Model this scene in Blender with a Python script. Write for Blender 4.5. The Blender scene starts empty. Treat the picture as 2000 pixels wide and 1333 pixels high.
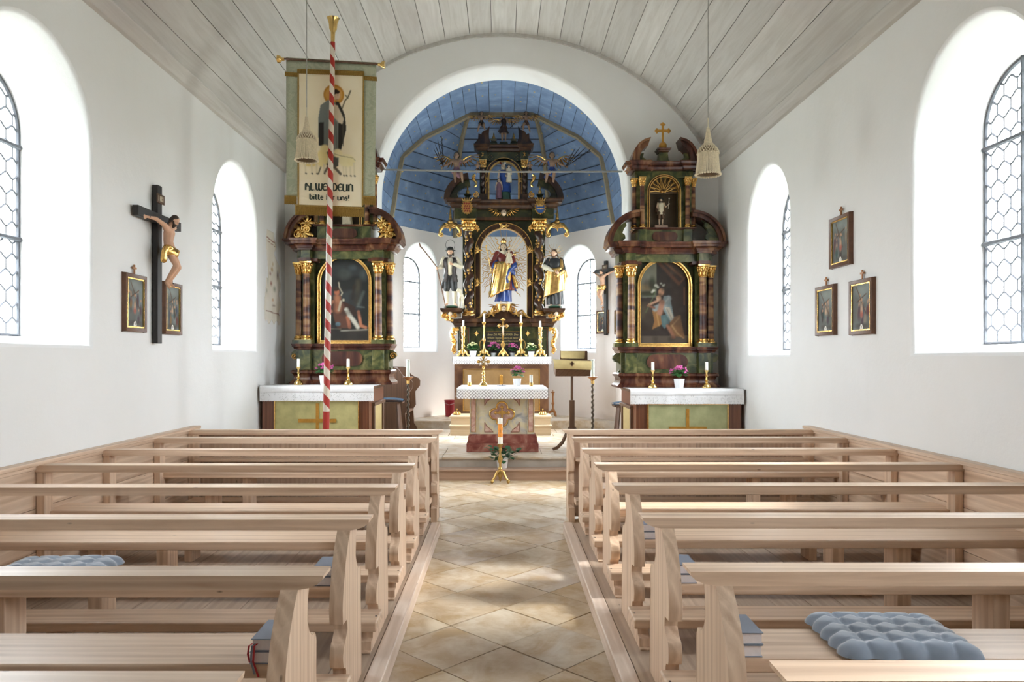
import bpy, math, random
import numpy as np
from mathutils import Vector, Matrix
from mathutils.geometry import tessellate_polygon

random.seed(7)
R = math.radians
C = bpy.context.scene.collection
sc = bpy.context.scene

# ------------------------------------------------------------------ camera, sky, exposure
CAMH = 1.63
FPX = 1446.0
cam_d = bpy.data.cameras.new('camera')
cam = bpy.data.objects.new('camera', cam_d)
C.objects.link(cam)
cam.location = (0, 0, CAMH)
cam.rotation_euler = (R(90), 0, 0)
cam_d.sensor_width = 36.0
cam_d.lens = 36.0 * FPX / 2000.0
cam_d.shift_x = 0.010
cam_d.shift_y = 0.01675
cam_d.clip_start = 0.05
sc.camera = cam

sc.view_settings.view_transform = 'Standard'
sc.view_settings.look = 'None'
sc.view_settings.gamma = 1.0
sc.view_settings.use_curve_mapping = False
sc.view_settings.exposure = 1.12

world = bpy.data.worlds.new('overcast_sky')
sc.world = world
world.use_nodes = True
wn = world.node_tree.nodes
wl = world.node_tree.links
wn.clear()
w_out = wn.new('ShaderNodeOutputWorld')
w_bg = wn.new('ShaderNodeBackground')
w_tc = wn.new('ShaderNodeTexCoord')
w_sep = wn.new('ShaderNodeSeparateXYZ')
w_map = wn.new('ShaderNodeMapRange')
w_ramp = wn.new('ShaderNodeValToRGB')
wl.new(w_tc.outputs['Generated'], w_sep.inputs[0])
w_map.inputs['From Min'].default_value = -1
w_map.inputs['From Max'].default_value = 1
wl.new(w_sep.outputs['Z'], w_map.inputs['Value'])
wl.new(w_map.outputs['Result'], w_ramp.inputs[0])
cr = w_ramp.color_ramp
cr.elements[0].position = 0.46
cr.elements[0].color = (0.31, 0.335, 0.30, 1)
cr.elements[1].position = 0.52
cr.elements[1].color = (0.91, 0.955, 1.0, 1)
e = cr.elements.new(0.85); e.color = (0.95, 0.975, 1.0, 1)
wl.new(w_ramp.outputs[0], w_bg.inputs[0])
w_bg.inputs[1].default_value = 17.0
wl.new(w_bg.outputs[0], w_out.inputs[0])

# veiled sun from the right, through the right-hand windows
sun_d = bpy.data.lights.new('veiled_sun', 'SUN')
sun_d.energy = 5.0
sun_d.angle = R(13)
sun_d.color = (1.0, .93, .83)
sun = bpy.data.objects.new('veiled_sun', sun_d)
C.objects.link(sun)
sun.rotation_euler = Vector((.77, -.02, .64)).to_track_quat('Z', 'Y').to_euler()

cy = sc.cycles
cy.max_bounces = 14
cy.diffuse_bounces = 9
cy.glossy_bounces = 4
cy.transparent_max_bounces = 16
cy.caustics_reflective = False
cy.caustics_refractive = False
cy.sample_clamp_indirect = 8.0
cy.use_denoising = True
cy.adaptive_threshold = 0.01


def PX(px, d):
    return (px - 980.0) * d / FPX


def PZ(py, d):
    return CAMH - (py - 700.0) * d / FPX


# ------------------------------------------------------------------ mesh helpers
class MB:
    def __init__(s):
        s.v = []
        s.f = []

    def add(s, vs, fs):
        b = len(s.v)
        s.v.extend([tuple(p) for p in vs])
        s.f.extend([tuple(i + b for i in q) for q in fs])
        return s

    def box(s, x0, x1, y0, y1, z0, z1):
        vs = [(x, y, z) for x in (x0, x1) for y in (y0, y1) for z in (z0, z1)]
        return s.add(vs, [(0, 1, 3, 2), (4, 6, 7, 5), (0, 4, 5, 1), (2, 3, 7, 6), (0, 2, 6, 4), (1, 5, 7, 3)])

    def prism(s, pts, plane, a, b):
        """outline in 'xz', 'yz' or 'xy' pushed from a to b along the third axis"""
        if plane == 'xz':
            m = lambda p, t: (p[0], t, p[1])
        elif plane == 'yz':
            m = lambda p, t: (t, p[0], p[1])
        else:
            m = lambda p, t: (p[0], p[1], t)
        n = len(pts)
        vs = [m(p, a) for p in pts] + [m(p, b) for p in pts]
        fs = [(i, (i + 1) % n, n + (i + 1) % n, n + i) for i in range(n)]
        if n > 4:
            tri = tessellate_polygon([[Vector((p[0], p[1], 0)) for p in pts]])
            fs += [tuple(t) for t in tri] + [tuple(i + n for i in t) for t in tri]
        else:
            fs += [tuple(range(n)), tuple(range(2 * n - 1, n - 1, -1))]
        return s.add(vs, fs)

    def band(s, outer, inner, plane, a, b, closed=False):
        """strip between two outlines of equal length, with thickness"""
        if plane == 'xz':
            m = lambda p, t: (p[0], t, p[1])
        elif plane == 'yz':
            m = lambda p, t: (t, p[0], p[1])
        else:
            m = lambda p, t: (p[0], p[1], t)
        n = len(outer)
        vs = []
        for o, i in zip(outer, inner):
            vs += [m(o, a), m(i, a), m(i, b), m(o, b)]
        fs = []
        rng = range(n) if closed else range(n - 1)
        for k in rng:
            p, q = 4 * k, 4 * ((k + 1) % n)
            for j in range(4):
                fs.append((p + j, p + (j + 1) % 4, q + (j + 1) % 4, q + j))
        if not closed:
            e_ = 4 * (n - 1)
            fs += [(0, 3, 2, 1), (e_, e_ + 1, e_ + 2, e_ + 3)]
        return s.add(vs, fs)

    def lathe(s, prof, cx=0, cy=0, cz=0, seg=16, cap=True, sx=1.0, sy=1.0):
        vs = []
        for r, z in prof:
            for k in range(seg):
                a = 2 * math.pi * k / seg
                vs.append((cx + r * sx * math.cos(a), cy + r * sy * math.sin(a), cz + z))
        fs = []
        for i in range(len(prof) - 1):
            for k in range(seg):
                k2 = (k + 1) % seg
                fs.append((i * seg + k, i * seg + k2, (i + 1) * seg + k2, (i + 1) * seg + k))
        if cap:
            fs.append(tuple(range(seg - 1, -1, -1)))
            o = (len(prof) - 1) * seg
            fs.append(tuple(range(o, o + seg)))
        return s.add(vs, fs)

    def loft(s, rings, closed=True, caps=True):
        n = len(rings[0])
        vs = [p for r in rings for p in r]
        fs = []
        for i in range(len(rings) - 1):
            for k in range(n if closed else n - 1):
                k2 = (k + 1) % n
                fs.append((i * n + k, i * n + k2, (i + 1) * n + k2, (i + 1) * n + k))
        if caps and closed:
            fs.append(tuple(range(n - 1, -1, -1)))
            o = (len(rings) - 1) * n
            fs.append(tuple(range(o, o + n)))
        return s.add(vs, fs)

    def tube(s, pts, rad, seg=8, cap=True, flat=1.0, up=None):
        pts = [Vector(p) for p in pts]
        n = len(pts)
        if not isinstance(rad, (list, tuple)):
            rad = [rad] * n
        rings = []
        u = None
        for i, p in enumerate(pts):
            t = (pts[min(i + 1, n - 1)] - pts[max(i - 1, 0)])
            t = t.normalized() if t.length > 1e-9 else Vector((0, 0, 1))
            if u is None:
                ref = Vector(up) if up else (Vector((0, 0, 1)) if abs(t.z) < .9 else Vector((0, 1, 0)))
                u = ref - t * ref.dot(t)
                if u.length < 1e-6:
                    u = t.orthogonal()
                u.normalize()
            else:
                u = u - t * u.dot(t)
                if u.length < 1e-6:
                    u = t.orthogonal()
                u.normalize()
            w = t.cross(u)
            rings.append([p + (u * math.cos(2 * math.pi * k / seg) * flat + w * math.sin(2 * math.pi * k / seg)) * rad[i] for k in range(seg)])
        return s.loft(rings, True, cap)

    def cap(s, a, b, ra, rb, seg=8):
        """tapered capsule"""
        a, b = Vector(a), Vector(b)
        t = b - a
        L = t.length
        t = t.normalized() if L > 1e-9 else Vector((0, 0, 1))
        u = t.orthogonal().normalized()
        w = t.cross(u)
        rings = []
        for c_, r_, angs in ((a, ra, (-80, -45, 0)), (b, rb, (0, 45, 80))):
            for g in angs:
                cc = c_ + t * r_ * math.sin(R(g))
                rr = r_ * math.cos(R(g))
                rings.append([cc + (u * math.cos(2 * math.pi * k / seg) + w * math.sin(2 * math.pi * k / seg)) * rr for k in range(seg)])
        return s.loft(rings)

    def ball(s, c, r, seg=10, rings=6, rot=None):
        if not isinstance(r, (list, tuple)):
            r = (r, r, r)
        c = Vector(c)
        rs = []
        for i in range(rings + 1):
            th = math.pi * (0.04 + 0.92 * i / rings)
            ring = []
            for k in range(seg):
                a = 2 * math.pi * k / seg
                p = Vector((r[0] * math.sin(th) * math.cos(a), r[1] * math.sin(th) * math.sin(a), -r[2] * math.cos(th)))
                if rot:
                    p = rot @ p
                ring.append(c + p)
            rs.append(ring)
        return s.loft(rs)

    def xf(s, m, start=0):
        s.v[start:] = [tuple(m @ Vector(p)) for p in s.v[start:]]
        return s


def rotm(pivot, ang, axis='Z'):
    p = Vector(pivot)
    return Matrix.Translation(p) @ Matrix.Rotation(ang, 4, axis) @ Matrix.Translation(-p)


def root_of(o):
    while o.parent is not None:
        o = o.parent
    return o


def mesh_of(name, mb, sharp=38):
    me = bpy.data.meshes.new(name)
    me.from_pydata(mb.v, [], mb.f)
    me.validate()
    me.polygons.foreach_set('use_smooth', [True] * len(me.polygons))
    me.set_sharp_from_angle(angle=R(sharp))
    me.update()
    return me


def obj(name, mb, mat, parent=None, label=None, kind=None, bevel=0, sharp=38, me=None):
    """one mesh object; the shapes are given in world coordinates, the root's place is taken off"""
    if me is None:
        if parent is not None:
            L = root_of(parent).location
            mb.v = [(p[0] - L[0], p[1] - L[1], p[2] - L[2]) for p in mb.v]
        me = mesh_of(name, mb, sharp)
    if mat is not None and not me.materials:
        me.materials.append(mat)
    o = bpy.data.objects.new(name, me)
    C.objects.link(o)
    if parent is not None:
        o.parent = parent
    if bevel:
        b = o.modifiers.new('bevel', 'BEVEL')
        b.width = bevel
        b.segments = 2
        b.limit_method = 'ANGLE'
        b.angle_limit = R(40)
        b.harden_normals = False
    if label:
        o['label'] = label
    if kind:
        o['kind'] = kind
    return o


def thing(name, label, cat, loc=(0, 0, 0), group=None):
    o = bpy.data.objects.new(name, None)
    o.empty_display_size = .1
    C.objects.link(o)
    o.location = loc
    o['label'] = label
    o['category'] = cat
    if group:
        o['group'] = group
    return o


def tag(o, label, cat, group=None):
    o['label'] = label
    o['category'] = cat
    if group:
        o['group'] = group
    return o


def single(name, mb, mat, label, cat, loc, group=None, **k):
    """a thing that is one mesh"""
    mb.v = [(p[0] - loc[0], p[1] - loc[1], p[2] - loc[2]) for p in mb.v]
    o = obj(name, mb, mat, None, **k)
    o.location = loc
    return tag(o, label, cat, group)


def dup(root, loc, label=None, group=None, kids=True):
    r = root.copy()
    C.objects.link(r)
    r.location = loc
    if label:
        r['label'] = label
    if group:
        r['group'] = group
    if kids:
        for ch in list(root.children):
            c = ch.copy(); C.objects.link(c); c.parent = r
            for g in ch.children:
                d = g.copy(); C.objects.link(d); d.parent = c
    return r


def remeshed(name, mb, voxel, mat, parent, smooth=4, **k):
    """fuse overlapping shapes into one continuous surface"""
    L = root_of(parent).location
    mb.v = [(p[0] - L[0], p[1] - L[1], p[2] - L[2]) for p in mb.v]
    me0 = bpy.data.meshes.new('tmp')
    me0.from_pydata(mb.v, [], mb.f)
    import bmesh
    bm = bmesh.new(); bm.from_mesh(me0)
    bmesh.ops.recalc_face_normals(bm, faces=bm.faces)
    bm.to_mesh(me0); bm.free()
    t = bpy.data.objects.new('tmp', me0)
    C.objects.link(t)
    m = t.modifiers.new('r', 'REMESH'); m.mode = 'VOXEL'; m.voxel_size = voxel; m.use_smooth_shade = True
    s_ = t.modifiers.new('s', 'SMOOTH'); s_.iterations = smooth; s_.factor = .5
    dg = bpy.context.evaluated_depsgraph_get()
    me = bpy.data.meshes.new_from_object(t.evaluated_get(dg))
    bpy.data.objects.remove(t)
    bpy.data.meshes.remove(me0)
    me.name = name
    me.materials.clear()
    return obj(name, None, mat, parent, me=me, **k)


# ------------------------------------------------------------------ materials
def new_mat(name):
    m = bpy.data.materials.new(name)
    m.use_nodes = True
    nt = m.node_tree
    b = nt.nodes['Principled BSDF']
    return m, nt, b


def lin(c):
    return tuple(((x / 255.0) / 12.92 if x <= 10 else ((x / 255.0 + .055) / 1.055) ** 2.4) for x in c)


def ramp(nt, fac, stops):
    r = nt.nodes.new('ShaderNodeValToRGB')
    els = r.color_ramp.elements
    while len(els) > 1:
        els.remove(els[-1])
    els[0].position = stops[0][0]
    els[0].color = (*stops[0][1], 1)
    for p, c in stops[1:]:
        e_ = els.new(p); e_.color = (*c, 1)
    nt.links.new(fac, r.inputs[0])
    return r.outputs[0]


def coords(nt, scale=(1, 1, 1), rnd=0.0, rot=(0, 0, 0), geo=False):
    tc = nt.nodes.new('ShaderNodeTexCoord')
    mp = nt.nodes.new('ShaderNodeMapping')
    mp.inputs['Scale'].default_value = scale
    mp.inputs['Rotation'].default_value = rot
    src = tc.outputs['Object']
    if geo:
        g = nt.nodes.new('ShaderNodeNewGeometry')
        src = g.outputs['Position']
    if rnd:
        oi = nt.nodes.new('ShaderNodeObjectInfo')
        mu = nt.nodes.new('ShaderNodeMath'); mu.operation = 'MULTIPLY'; mu.inputs[1].default_value = rnd
        nt.links.new(oi.outputs['Random'], mu.inputs[0])
        ad = nt.nodes.new('ShaderNodeVectorMath'); ad.operation = 'ADD'
        nt.links.new(src, ad.inputs[0]); nt.links.new(mu.outputs[0], ad.inputs[1])
        src = ad.outputs[0]
    nt.links.new(src, mp.inputs[0])
    return mp.outputs[0]


def noise(nt, vec, scale=5, detail=4, rough=.55, dist=0.0):
    n = nt.nodes.new('ShaderNodeTexNoise')
    n.inputs['Scale'].default_value = scale
    n.inputs['Detail'].default_value = detail
    n.inputs['Roughness'].default_value = rough
    n.inputs['Distortion'].default_value = dist
    nt.links.new(vec, n.inputs['Vector'])
    return n.outputs['Fac']


def bump(nt, b, h, strength=.2, dist=.01):
    n = nt.nodes.new('ShaderNodeBump')
    n.inputs['Strength'].default_value = strength
    n.inputs['Distance'].default_value = dist
    nt.links.new(h, n.inputs['Height'])
    nt.links.new(n.outputs[0], b.inputs['Normal'])


def mixc(nt, fac, a, b_, mode='MIX'):
    m = nt.nodes.new('ShaderNodeMix'); m.data_type = 'RGBA'; m.blend_type = mode
    for sock, val in ((m.inputs[0], fac), (m.inputs[6], a), (m.inputs[7], b_)):
        if hasattr(val, 'links') or hasattr(val, 'is_linked'):
            nt.links.new(val, sock)
        elif isinstance(val, (int, float)):
            sock.default_value = val
        else:
            sock.default_value = (*val, 1)
    return m.outputs[2]


def plain(name, col, rough=.6, metal=0.0, var=.12, scale=18, bumps=.0, spec=None, rnd=0.0):
    m, nt, b = new_mat(name)
    v = coords(nt, rnd=rnd)
    n = noise(nt, v, scale, 3)
    c0 = tuple(x * (1 - var) for x in col)
    c1 = tuple(min(1, x * (1 + var)) for x in col)
    nt.links.new(ramp(nt, n, [(.3, c0), (.7, c1)]), b.inputs['Base Color'])
    b.inputs['Roughness'].default_value = rough
    b.inputs['Metallic'].default_value = metal
    if spec is not None:
        b.inputs['Specular IOR Level'].default_value = spec
    if bumps:
        bump(nt, b, n, bumps, .01)
    return m


def wood(name, light, dark, axis='X', rough=.42, grain=26, knots=True, rnd=37.0, var=.5):
    """planed softwood with grain along one axis"""
    m, nt, b = new_mat(name)
    sc_ = {'X': (.55, 9, 9), 'Y': (9, .55, 9), 'Z': (9, 9, .55)}[axis]
    v = coords(nt, sc_, rnd)
    n1 = noise(nt, v, grain / 10.0, 5, .6, 1.4)
    w = nt.nodes.new('ShaderNodeTexWave')
    w.wave_type = 'RINGS'
    w.rings_direction = axis
    w.inputs['Scale'].default_value = .5
    w.inputs['Distortion'].default_value = 5.0
    w.inputs['Detail'].default_value = 3
    nt.links.new(v, w.inputs['Vector'])
    mid = tuple((a * (1 - var) + c * var) for a, c in zip(light, dark))
    c1 = ramp(nt, n1, [(.25, dark), (.48, mid), (.75, light)])
    c2 = mixc(nt, .48, c1, ramp(nt, w.outputs['Fac'], [(.0, mid), (.6, light), (1, dark)]))
    last = c2
    if knots:
        sk = {'X': (1.6, 4.5, 4.5), 'Y': (4.5, 1.6, 4.5), 'Z': (4.5, 4.5, 1.6)}[axis]
        vk = coords(nt, sk, rnd)
        vo = nt.nodes.new('ShaderNodeTexVoronoi')
        vo.inputs['Scale'].default_value = 2.1
        nt.links.new(vk, vo.inputs['Vector'])
        kd = tuple(x * .32 for x in dark)
        f = ramp(nt, vo.outputs['Distance'], [(.0, (1, 1, 1)), (.03, (.6, .6, .6)), (.06, (0, 0, 0))])
        last = mixc(nt, f, c2, kd)
    oi = nt.nodes.new('ShaderNodeObjectInfo')
    hv = nt.nodes.new('ShaderNodeHueSaturation')
    mr = nt.nodes.new('ShaderNodeMapRange')
    mr.inputs['To Min'].default_value = .88
    mr.inputs['To Max'].default_value = 1.1
    nt.links.new(oi.outputs['Random'], mr.inputs[0])
    nt.links.new(mr.outputs[0], hv.inputs['Value'])
    nt.links.new(last, hv.inputs['Color'])
    nt.links.new(hv.outputs[0], b.inputs['Base Color'])
    b.inputs['Roughness'].default_value = rough
    b.inputs['Specular IOR Level'].default_value = .6
    bump(nt, b, n1, .12, .004)
    return m


def marble(name, stops, scale=(4, 4, 4), ns=1.0, rough=.28, dist=1.5, rnd=5.0, detail=4):
    m, nt, b = new_mat(name)
    v = coords(nt, scale, rnd)
    n = noise(nt, v, ns, detail, .5, dist)
    nt.links.new(ramp(nt, n, stops), b.inputs['Base Color'])
    b.inputs['Roughness'].default_value = rough
    return m


M = {}
def plaster_mat(name, base, warm, stain=.0):
    m, nt, b = new_mat(name)
    v = coords(nt, geo=True)
    n = noise(nt, v, .7, 4, .6)
    c = ramp(nt, n, [(.3, warm), (.7, base)])
    if stain:
        vs = coords(nt, (1, 1, .25), geo=True)
        n3 = noise(nt, vs, 1.1, 3, .6)
        c = mixc(nt, ramp(nt, n3, [(.60, (0, 0, 0)), (.78, (stain,) * 3)]), c, (.60, .55, .52))
    nt.links.new(c, b.inputs['Base Color'])
    b.inputs['Roughness'].default_value = .92
    b.inputs['Specular IOR Level'].default_value = .15
    n2 = noise(nt, v, 9, 6, .65)
    bump(nt, b, n2, .25, .012)
    return m


M['plaster'] = plaster_mat('white_plaster', (.85, .86, .865), (.81, .815, .805), .22)
M['plaster_in'] = plaster_mat('reveal_plaster', (.86, .87, .88), (.84, .85, .85))
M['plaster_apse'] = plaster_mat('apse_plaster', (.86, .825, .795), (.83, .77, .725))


def ceiling_mat():
    m, nt, b = new_mat('grey_ceiling_boards')
    v = coords(nt, (5, .35, 5), 23)
    n = noise(nt, v, 2.4, 5, .62, 1.0)
    c = ramp(nt, n, [(.25, (.50, .475, .44)), (.55, (.61, .595, .565)), (.8, (.68, .665, .635))])
    vg = coords(nt, (.5, .35, .5), geo=True)
    n2 = noise(nt, vg, 1.0, 3, .5)
    c = mixc(nt, ramp(nt, n2, [(.5, (0, 0, 0)), (.72, (.45,) * 3)]), c, (.46, .40, .405))
    oi = nt.nodes.new('ShaderNodeObjectInfo')
    hv = nt.nodes.new('ShaderNodeHueSaturation')
    mr = nt.nodes.new('ShaderNodeMapRange'); mr.inputs['To Min'].default_value = .86; mr.inputs['To Max'].default_value = 1.08
    nt.links.new(oi.outputs['Random'], mr.inputs[0]); nt.links.new(mr.outputs[0], hv.inputs['Value'])
    nt.links.new(c, hv.inputs['Color']); nt.links.new(hv.outputs[0], b.inputs['Base Color'])
    b.inputs['Roughness'].default_value = .8
    bump(nt, b, n, .15, .004)
    return m


M['ceiling'] = ceiling_mat()
M['joint'] = plain('dark_joint', (.06, .055, .05), .9)


def blue_mat():
    m, nt, b = new_mat('blue_painted_boards')
    v = coords(nt, (2, 2, 2), 11)
    n = noise(nt, v, 1.6, 5, .6)
    c = ramp(nt, n, [(.28, lin((96, 118, 152))), (.55, lin((116, 141, 175))), (.8, lin((150, 170, 196)))])
    oi = nt.nodes.new('ShaderNodeObjectInfo')
    hv = nt.nodes.new('ShaderNodeHueSaturation')
    mr = nt.nodes.new('ShaderNodeMapRange'); mr.inputs['To Min'].default_value = .85; mr.inputs['To Max'].default_value = 1.08
    nt.links.new(oi.outputs['Random'], mr.inputs[0]); nt.links.new(mr.outputs[0], hv.inputs['Value'])
    nt.links.new(c, hv.inputs['Color']); nt.links.new(hv.outputs[0], b.inputs['Base Color'])
    b.inputs['Roughness'].default_value = .6
    return m


M['blue'] = blue_mat()
M['rib'] = plain('olive_rib', lin((152, 138, 110)), .7)
M['star'] = plain('gilt_star', lin((225, 190, 90)), .4, .6)
WL, WD = (.82, .64, .485), (.48, .315, .205)
M['wood'] = wood('bleached_larch', WL, WD, 'X')
M['wood_z'] = wood('bleached_larch_upright', WL, WD, 'Z')
M['wood_y'] = wood('bleached_larch_long', WL, WD, 'Y')
M['wood_board'] = wood('bleached_board_upright', (.56, .41, .31), (.38, .26, .18), 'Z')
M['plank'] = wood('grey_floor_plank', (.46, .36, .28), (.28, .205, .15), 'Y')
M['beam'] = wood('worn_pale_beam', (.82, .70, .61), (.58, .44, .35), 'Y')
M['step_wood'] = wood('red_brown_step', (.50, .34, .25), (.32, .20, .14), 'X')
M['podium'] = wood('pale_podium_wood', (.66, .53, .36), (.54, .41, .26), 'X', knots=False)
M['dark_wood'] = wood('dark_brown_wood', (.17, .085, .045), (.08, .037, .018), 'Z', .4, knots=False)
M['mahogany'] = wood('mahogany', (.24, .09, .045), (.10, .03, .014), 'Z', .3, knots=False)
M['black_wood'] = plain('black_wood', (.018, .016, .015), .45)
BR = [(.28, (.022, .007, .005)), (.44, (.062, .018, .012)), (.56, (.12, .042, .022)), (.68, (.24, .115, .055))]
M['brown_marble'] = marble('brown_painted_marble', BR, (6, 4, 1.6), 1.0, .25, .6, 9)
M['column_marble'] = marble('banded_column_marble', [(.34, (.03, .010, .012)), (.45, (.095, .032, .020)), (.54, (.24, .11, .05)), (.66, (.38, .22, .095))], (1.6, 1.6, 7.5), 1.0, .38, .8, 31, 2)
M['green_marble'] = marble('green_painted_marble', [(.28, (.010, .015, .006)), (.42, (.042, .055, .016)), (.56, (.105, .108, .034)), (.7, (.20, .18, .07))], (5, 5, 5), 1.0, .28, 1.6, 13)
M['dark_brown'] = marble('dark_brown_marble', [(.3, (.013, .005, .003)), (.5, (.040, .015, .007)), (.7, (.095, .042, .016))], (7, 5, 2.5), 1.0, .28, .6, 7)
M['dark_green'] = marble('dark_green_marble', [(.3, (.007, .010, .004)), (.5, (.026, .030, .010)), (.7, (.075, .070, .022))], (5, 5, 5), 1.0, .3, 1.6, 5)
M['red_marble'] = marble('red_marble', [(.3, (.16, .035, .028)), (.5, (.24, .07, .055)), (.66, (.34, .15, .11)), (.8, (.46, .30, .22))], (4, 4, 4), 1.2, .25, 1.5)
M['pink_marble'] = marble('pink_marble', [(.3, (.42, .20, .16)), (.5, (.58, .36, .29)), (.7, (.72, .58, .46))], (6, 6, 6), 1.2, .35, 1.5)
M['cream_marble'] = marble('cream_grey_marble', [(.34, (.34, .33, .33)), (.46, (.56, .52, .45)), (.56, (.66, .58, .38)), (.68, (.70, .62, .50)), (.8, (.62, .42, .33))], (4, 4, 4), 1.3, .35, 1.3)
M['gold'] = plain('gilding', (.83, .52, .17), .27, 1.0, .18, 30, .25)
M['dim_gold'] = plain('worn_gilding', (.58, .35, .11), .36, 1.0, .25, 24, .3)
M['old_gold'] = plain('antique_gold', (.42, .27, .09), .38, .9, .3, 20, .3)
M['brass'] = plain('polished_brass', (.86, .60, .22), .16, 1.0, .05)
M['ochre'] = plain('ochre_gilt_paint', lin((190, 140, 60)), .4, .5, .15)
M['iron'] = plain('grey_iron', (.30, .31, .30), .5, .5)
M['black_iron'] = plain('black_iron', (.03, .03, .032), .45, .5)
M['lead'] = plain('window_lead', (.13, .14, .16), .55, .2)
M['skin'] = plain('painted_skin', lin((214, 170, 140)), .5, 0, .08)
M['brown_skin'] = plain('brown_painted_skin', lin((150, 118, 92)), .5, 0, .15)  # darker, browner skin tone used for the angels
M['pale_skin'] = plain('pale_painted_skin', lin((205, 180, 152)), .5, 0, .1)
M['hair'] = plain('dark_painted_hair', (.035, .02, .012), .5)
M['brown_hair'] = plain('brown_painted_hair', (.10, .05, .025), .5)
M['eye'] = plain('painted_eye', (.02, .015, .012), .3)
M['white_cloth'] = plain('white_linen', (.86, .87, .90), .85, 0, .03, 60, .1)
M['ivory'] = plain('ivory_paint', lin((215, 205, 180)), .5, 0, .08)
M['blue_robe'] = plain('blue_robe_paint', (.018, .05, .21), .3, 0, .3, 12)
M['red_robe'] = plain('red_robe_paint', (.15, .018, .014), .35, 0, .3, 12)
M['green_robe'] = plain('green_paint', (.025, .075, .04), .4, 0, .3)
M['purple_robe'] = plain('mauve_robe_paint', (.20, .10, .13), .45, 0, .2)
M['black_cloth'] = plain('black_painted_cloth', (.018, .018, .018), .5)
M['dark_vest'] = plain('dark_waistcoat', (.035, .024, .022), .5)
M['wax'] = plain('candle_wax', (.88, .86, .78), .45, 0, .03)
M['pot'] = plain('white_glazed_pot', (.86, .87, .88), .25, 0, .02)
M['leaf'] = plain('plant_leaf', (.035, .12, .03), .5, 0, .4, 30, rnd=20)
M['pink'] = plain('pink_petal', lin((205, 95, 160)), .6, 0, .25, 40, rnd=9)
M['yellow'] = plain('cream_petal', lin((225, 222, 165)), .6, 0, .15, 40)
M['red_plastic'] = plain('red_bucket_plastic', (.26, .012, .022), .35)
M['bluecush'] = plain('blue_cushion', (.02, .06, .11), .8, 0, .2)
M['cream_cloth'] = plain('tan_book_cloth', lin((205, 184, 130)), .8, 0, .06)
M['antependium'] = plain('olive_gold_brocade', lin((188, 180, 124)), .75, 0, .16, 7, .2)
M['antependium_dark'] = plain('olive_brown_brocade', lin((138, 108, 66)), .75, 0, .14, 9, .2)
M['stone_grey'] = marble('step_stone', [(.3, (.36, .32, .27)), (.55, (.48, .44, .38)), (.75, (.56, .52, .46))], (1.5, 1.5, 1.5), 1.6, .6, .6)
M['plaque'] = plain('black_plaque', (.012, .010, .010), .35)
M['cord'] = plain('lamp_cord', (.35, .34, .31), .6)


def tile_mat(name, cols, rough=.38):
    m, nt, b = new_mat(name)
    oi = nt.nodes.new('ShaderNodeObjectInfo')
    n = len(cols)
    base = ramp(nt, oi.outputs['Random'], [(i / (n - 1), c_) for i, c_ in enumerate(cols)])
    v = coords(nt, (1, 1, 1), 40)
    n1 = noise(nt, v, 2.6, 6, .62, .8)
    c = mixc(nt, ramp(nt, n1, [(.36, (0, 0, 0)), (.62, (.8,) * 3)]), base, (.40, .265, .12))
    n2 = noise(nt, v, 7, 5, .6)
    c = mixc(nt, ramp(nt, n2, [(.46, (0, 0, 0)), (.7, (.6,) * 3)]), c, (.70, .64, .54))
    nt.links.new(c, b.inputs['Base Color'])
    r_ = nt.nodes.new('ShaderNodeMapRange'); r_.inputs['To Min'].default_value = rough - .1; r_.inputs['To Max'].default_value = rough + .22
    nt.links.new(n1, r_.inputs[0]); nt.links.new(r_.outputs[0], b.inputs['Roughness'])
    bump(nt, b, n2, .08, .004)
    return m


M['tile'] = tile_mat('sandstone_tile', [(.60, .48, .34), (.66, .55, .41), (.57, .51, .44), (.62, .50, .34), (.49, .42, .37), (.68, .57, .42), (.58, .54, .48)])
M['grout'] = plain('tile_joint', (.30, .25, .18), .9)
M['slab'] = tile_mat('chancel_slab', [(.56, .50, .43), (.60, .55, .48), (.53, .48, .42)], .45)


def glass_mat():
    m, nt, b = new_mat('window_glass')
    nt.nodes.remove(b)
    out = nt.nodes['Material Output']
    tr = nt.nodes.new('ShaderNodeBsdfTransparent')
    oi = nt.nodes.new('ShaderNodeObjectInfo')
    tint = ramp(nt, oi.outputs['Random'], [(0, (.86, .90, .92)), (.5, (.93, .95, .96)), (1, (.97, .98, .97))])
    nt.links.new(tint, tr.inputs[0])
    gl = nt.nodes.new('ShaderNodeBsdfGlossy'); gl.inputs['Roughness'].default_value = .08
    mx = nt.nodes.new('ShaderNodeMixShader'); mx.inputs[0].default_value = .05
    nt.links.new(tr.outputs[0], mx.inputs[1]); nt.links.new(gl.outputs[0], mx.inputs[2])
    nt.links.new(mx.outputs[0], out.inputs[0])
    return m


M['glass'] = glass_mat()


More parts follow.
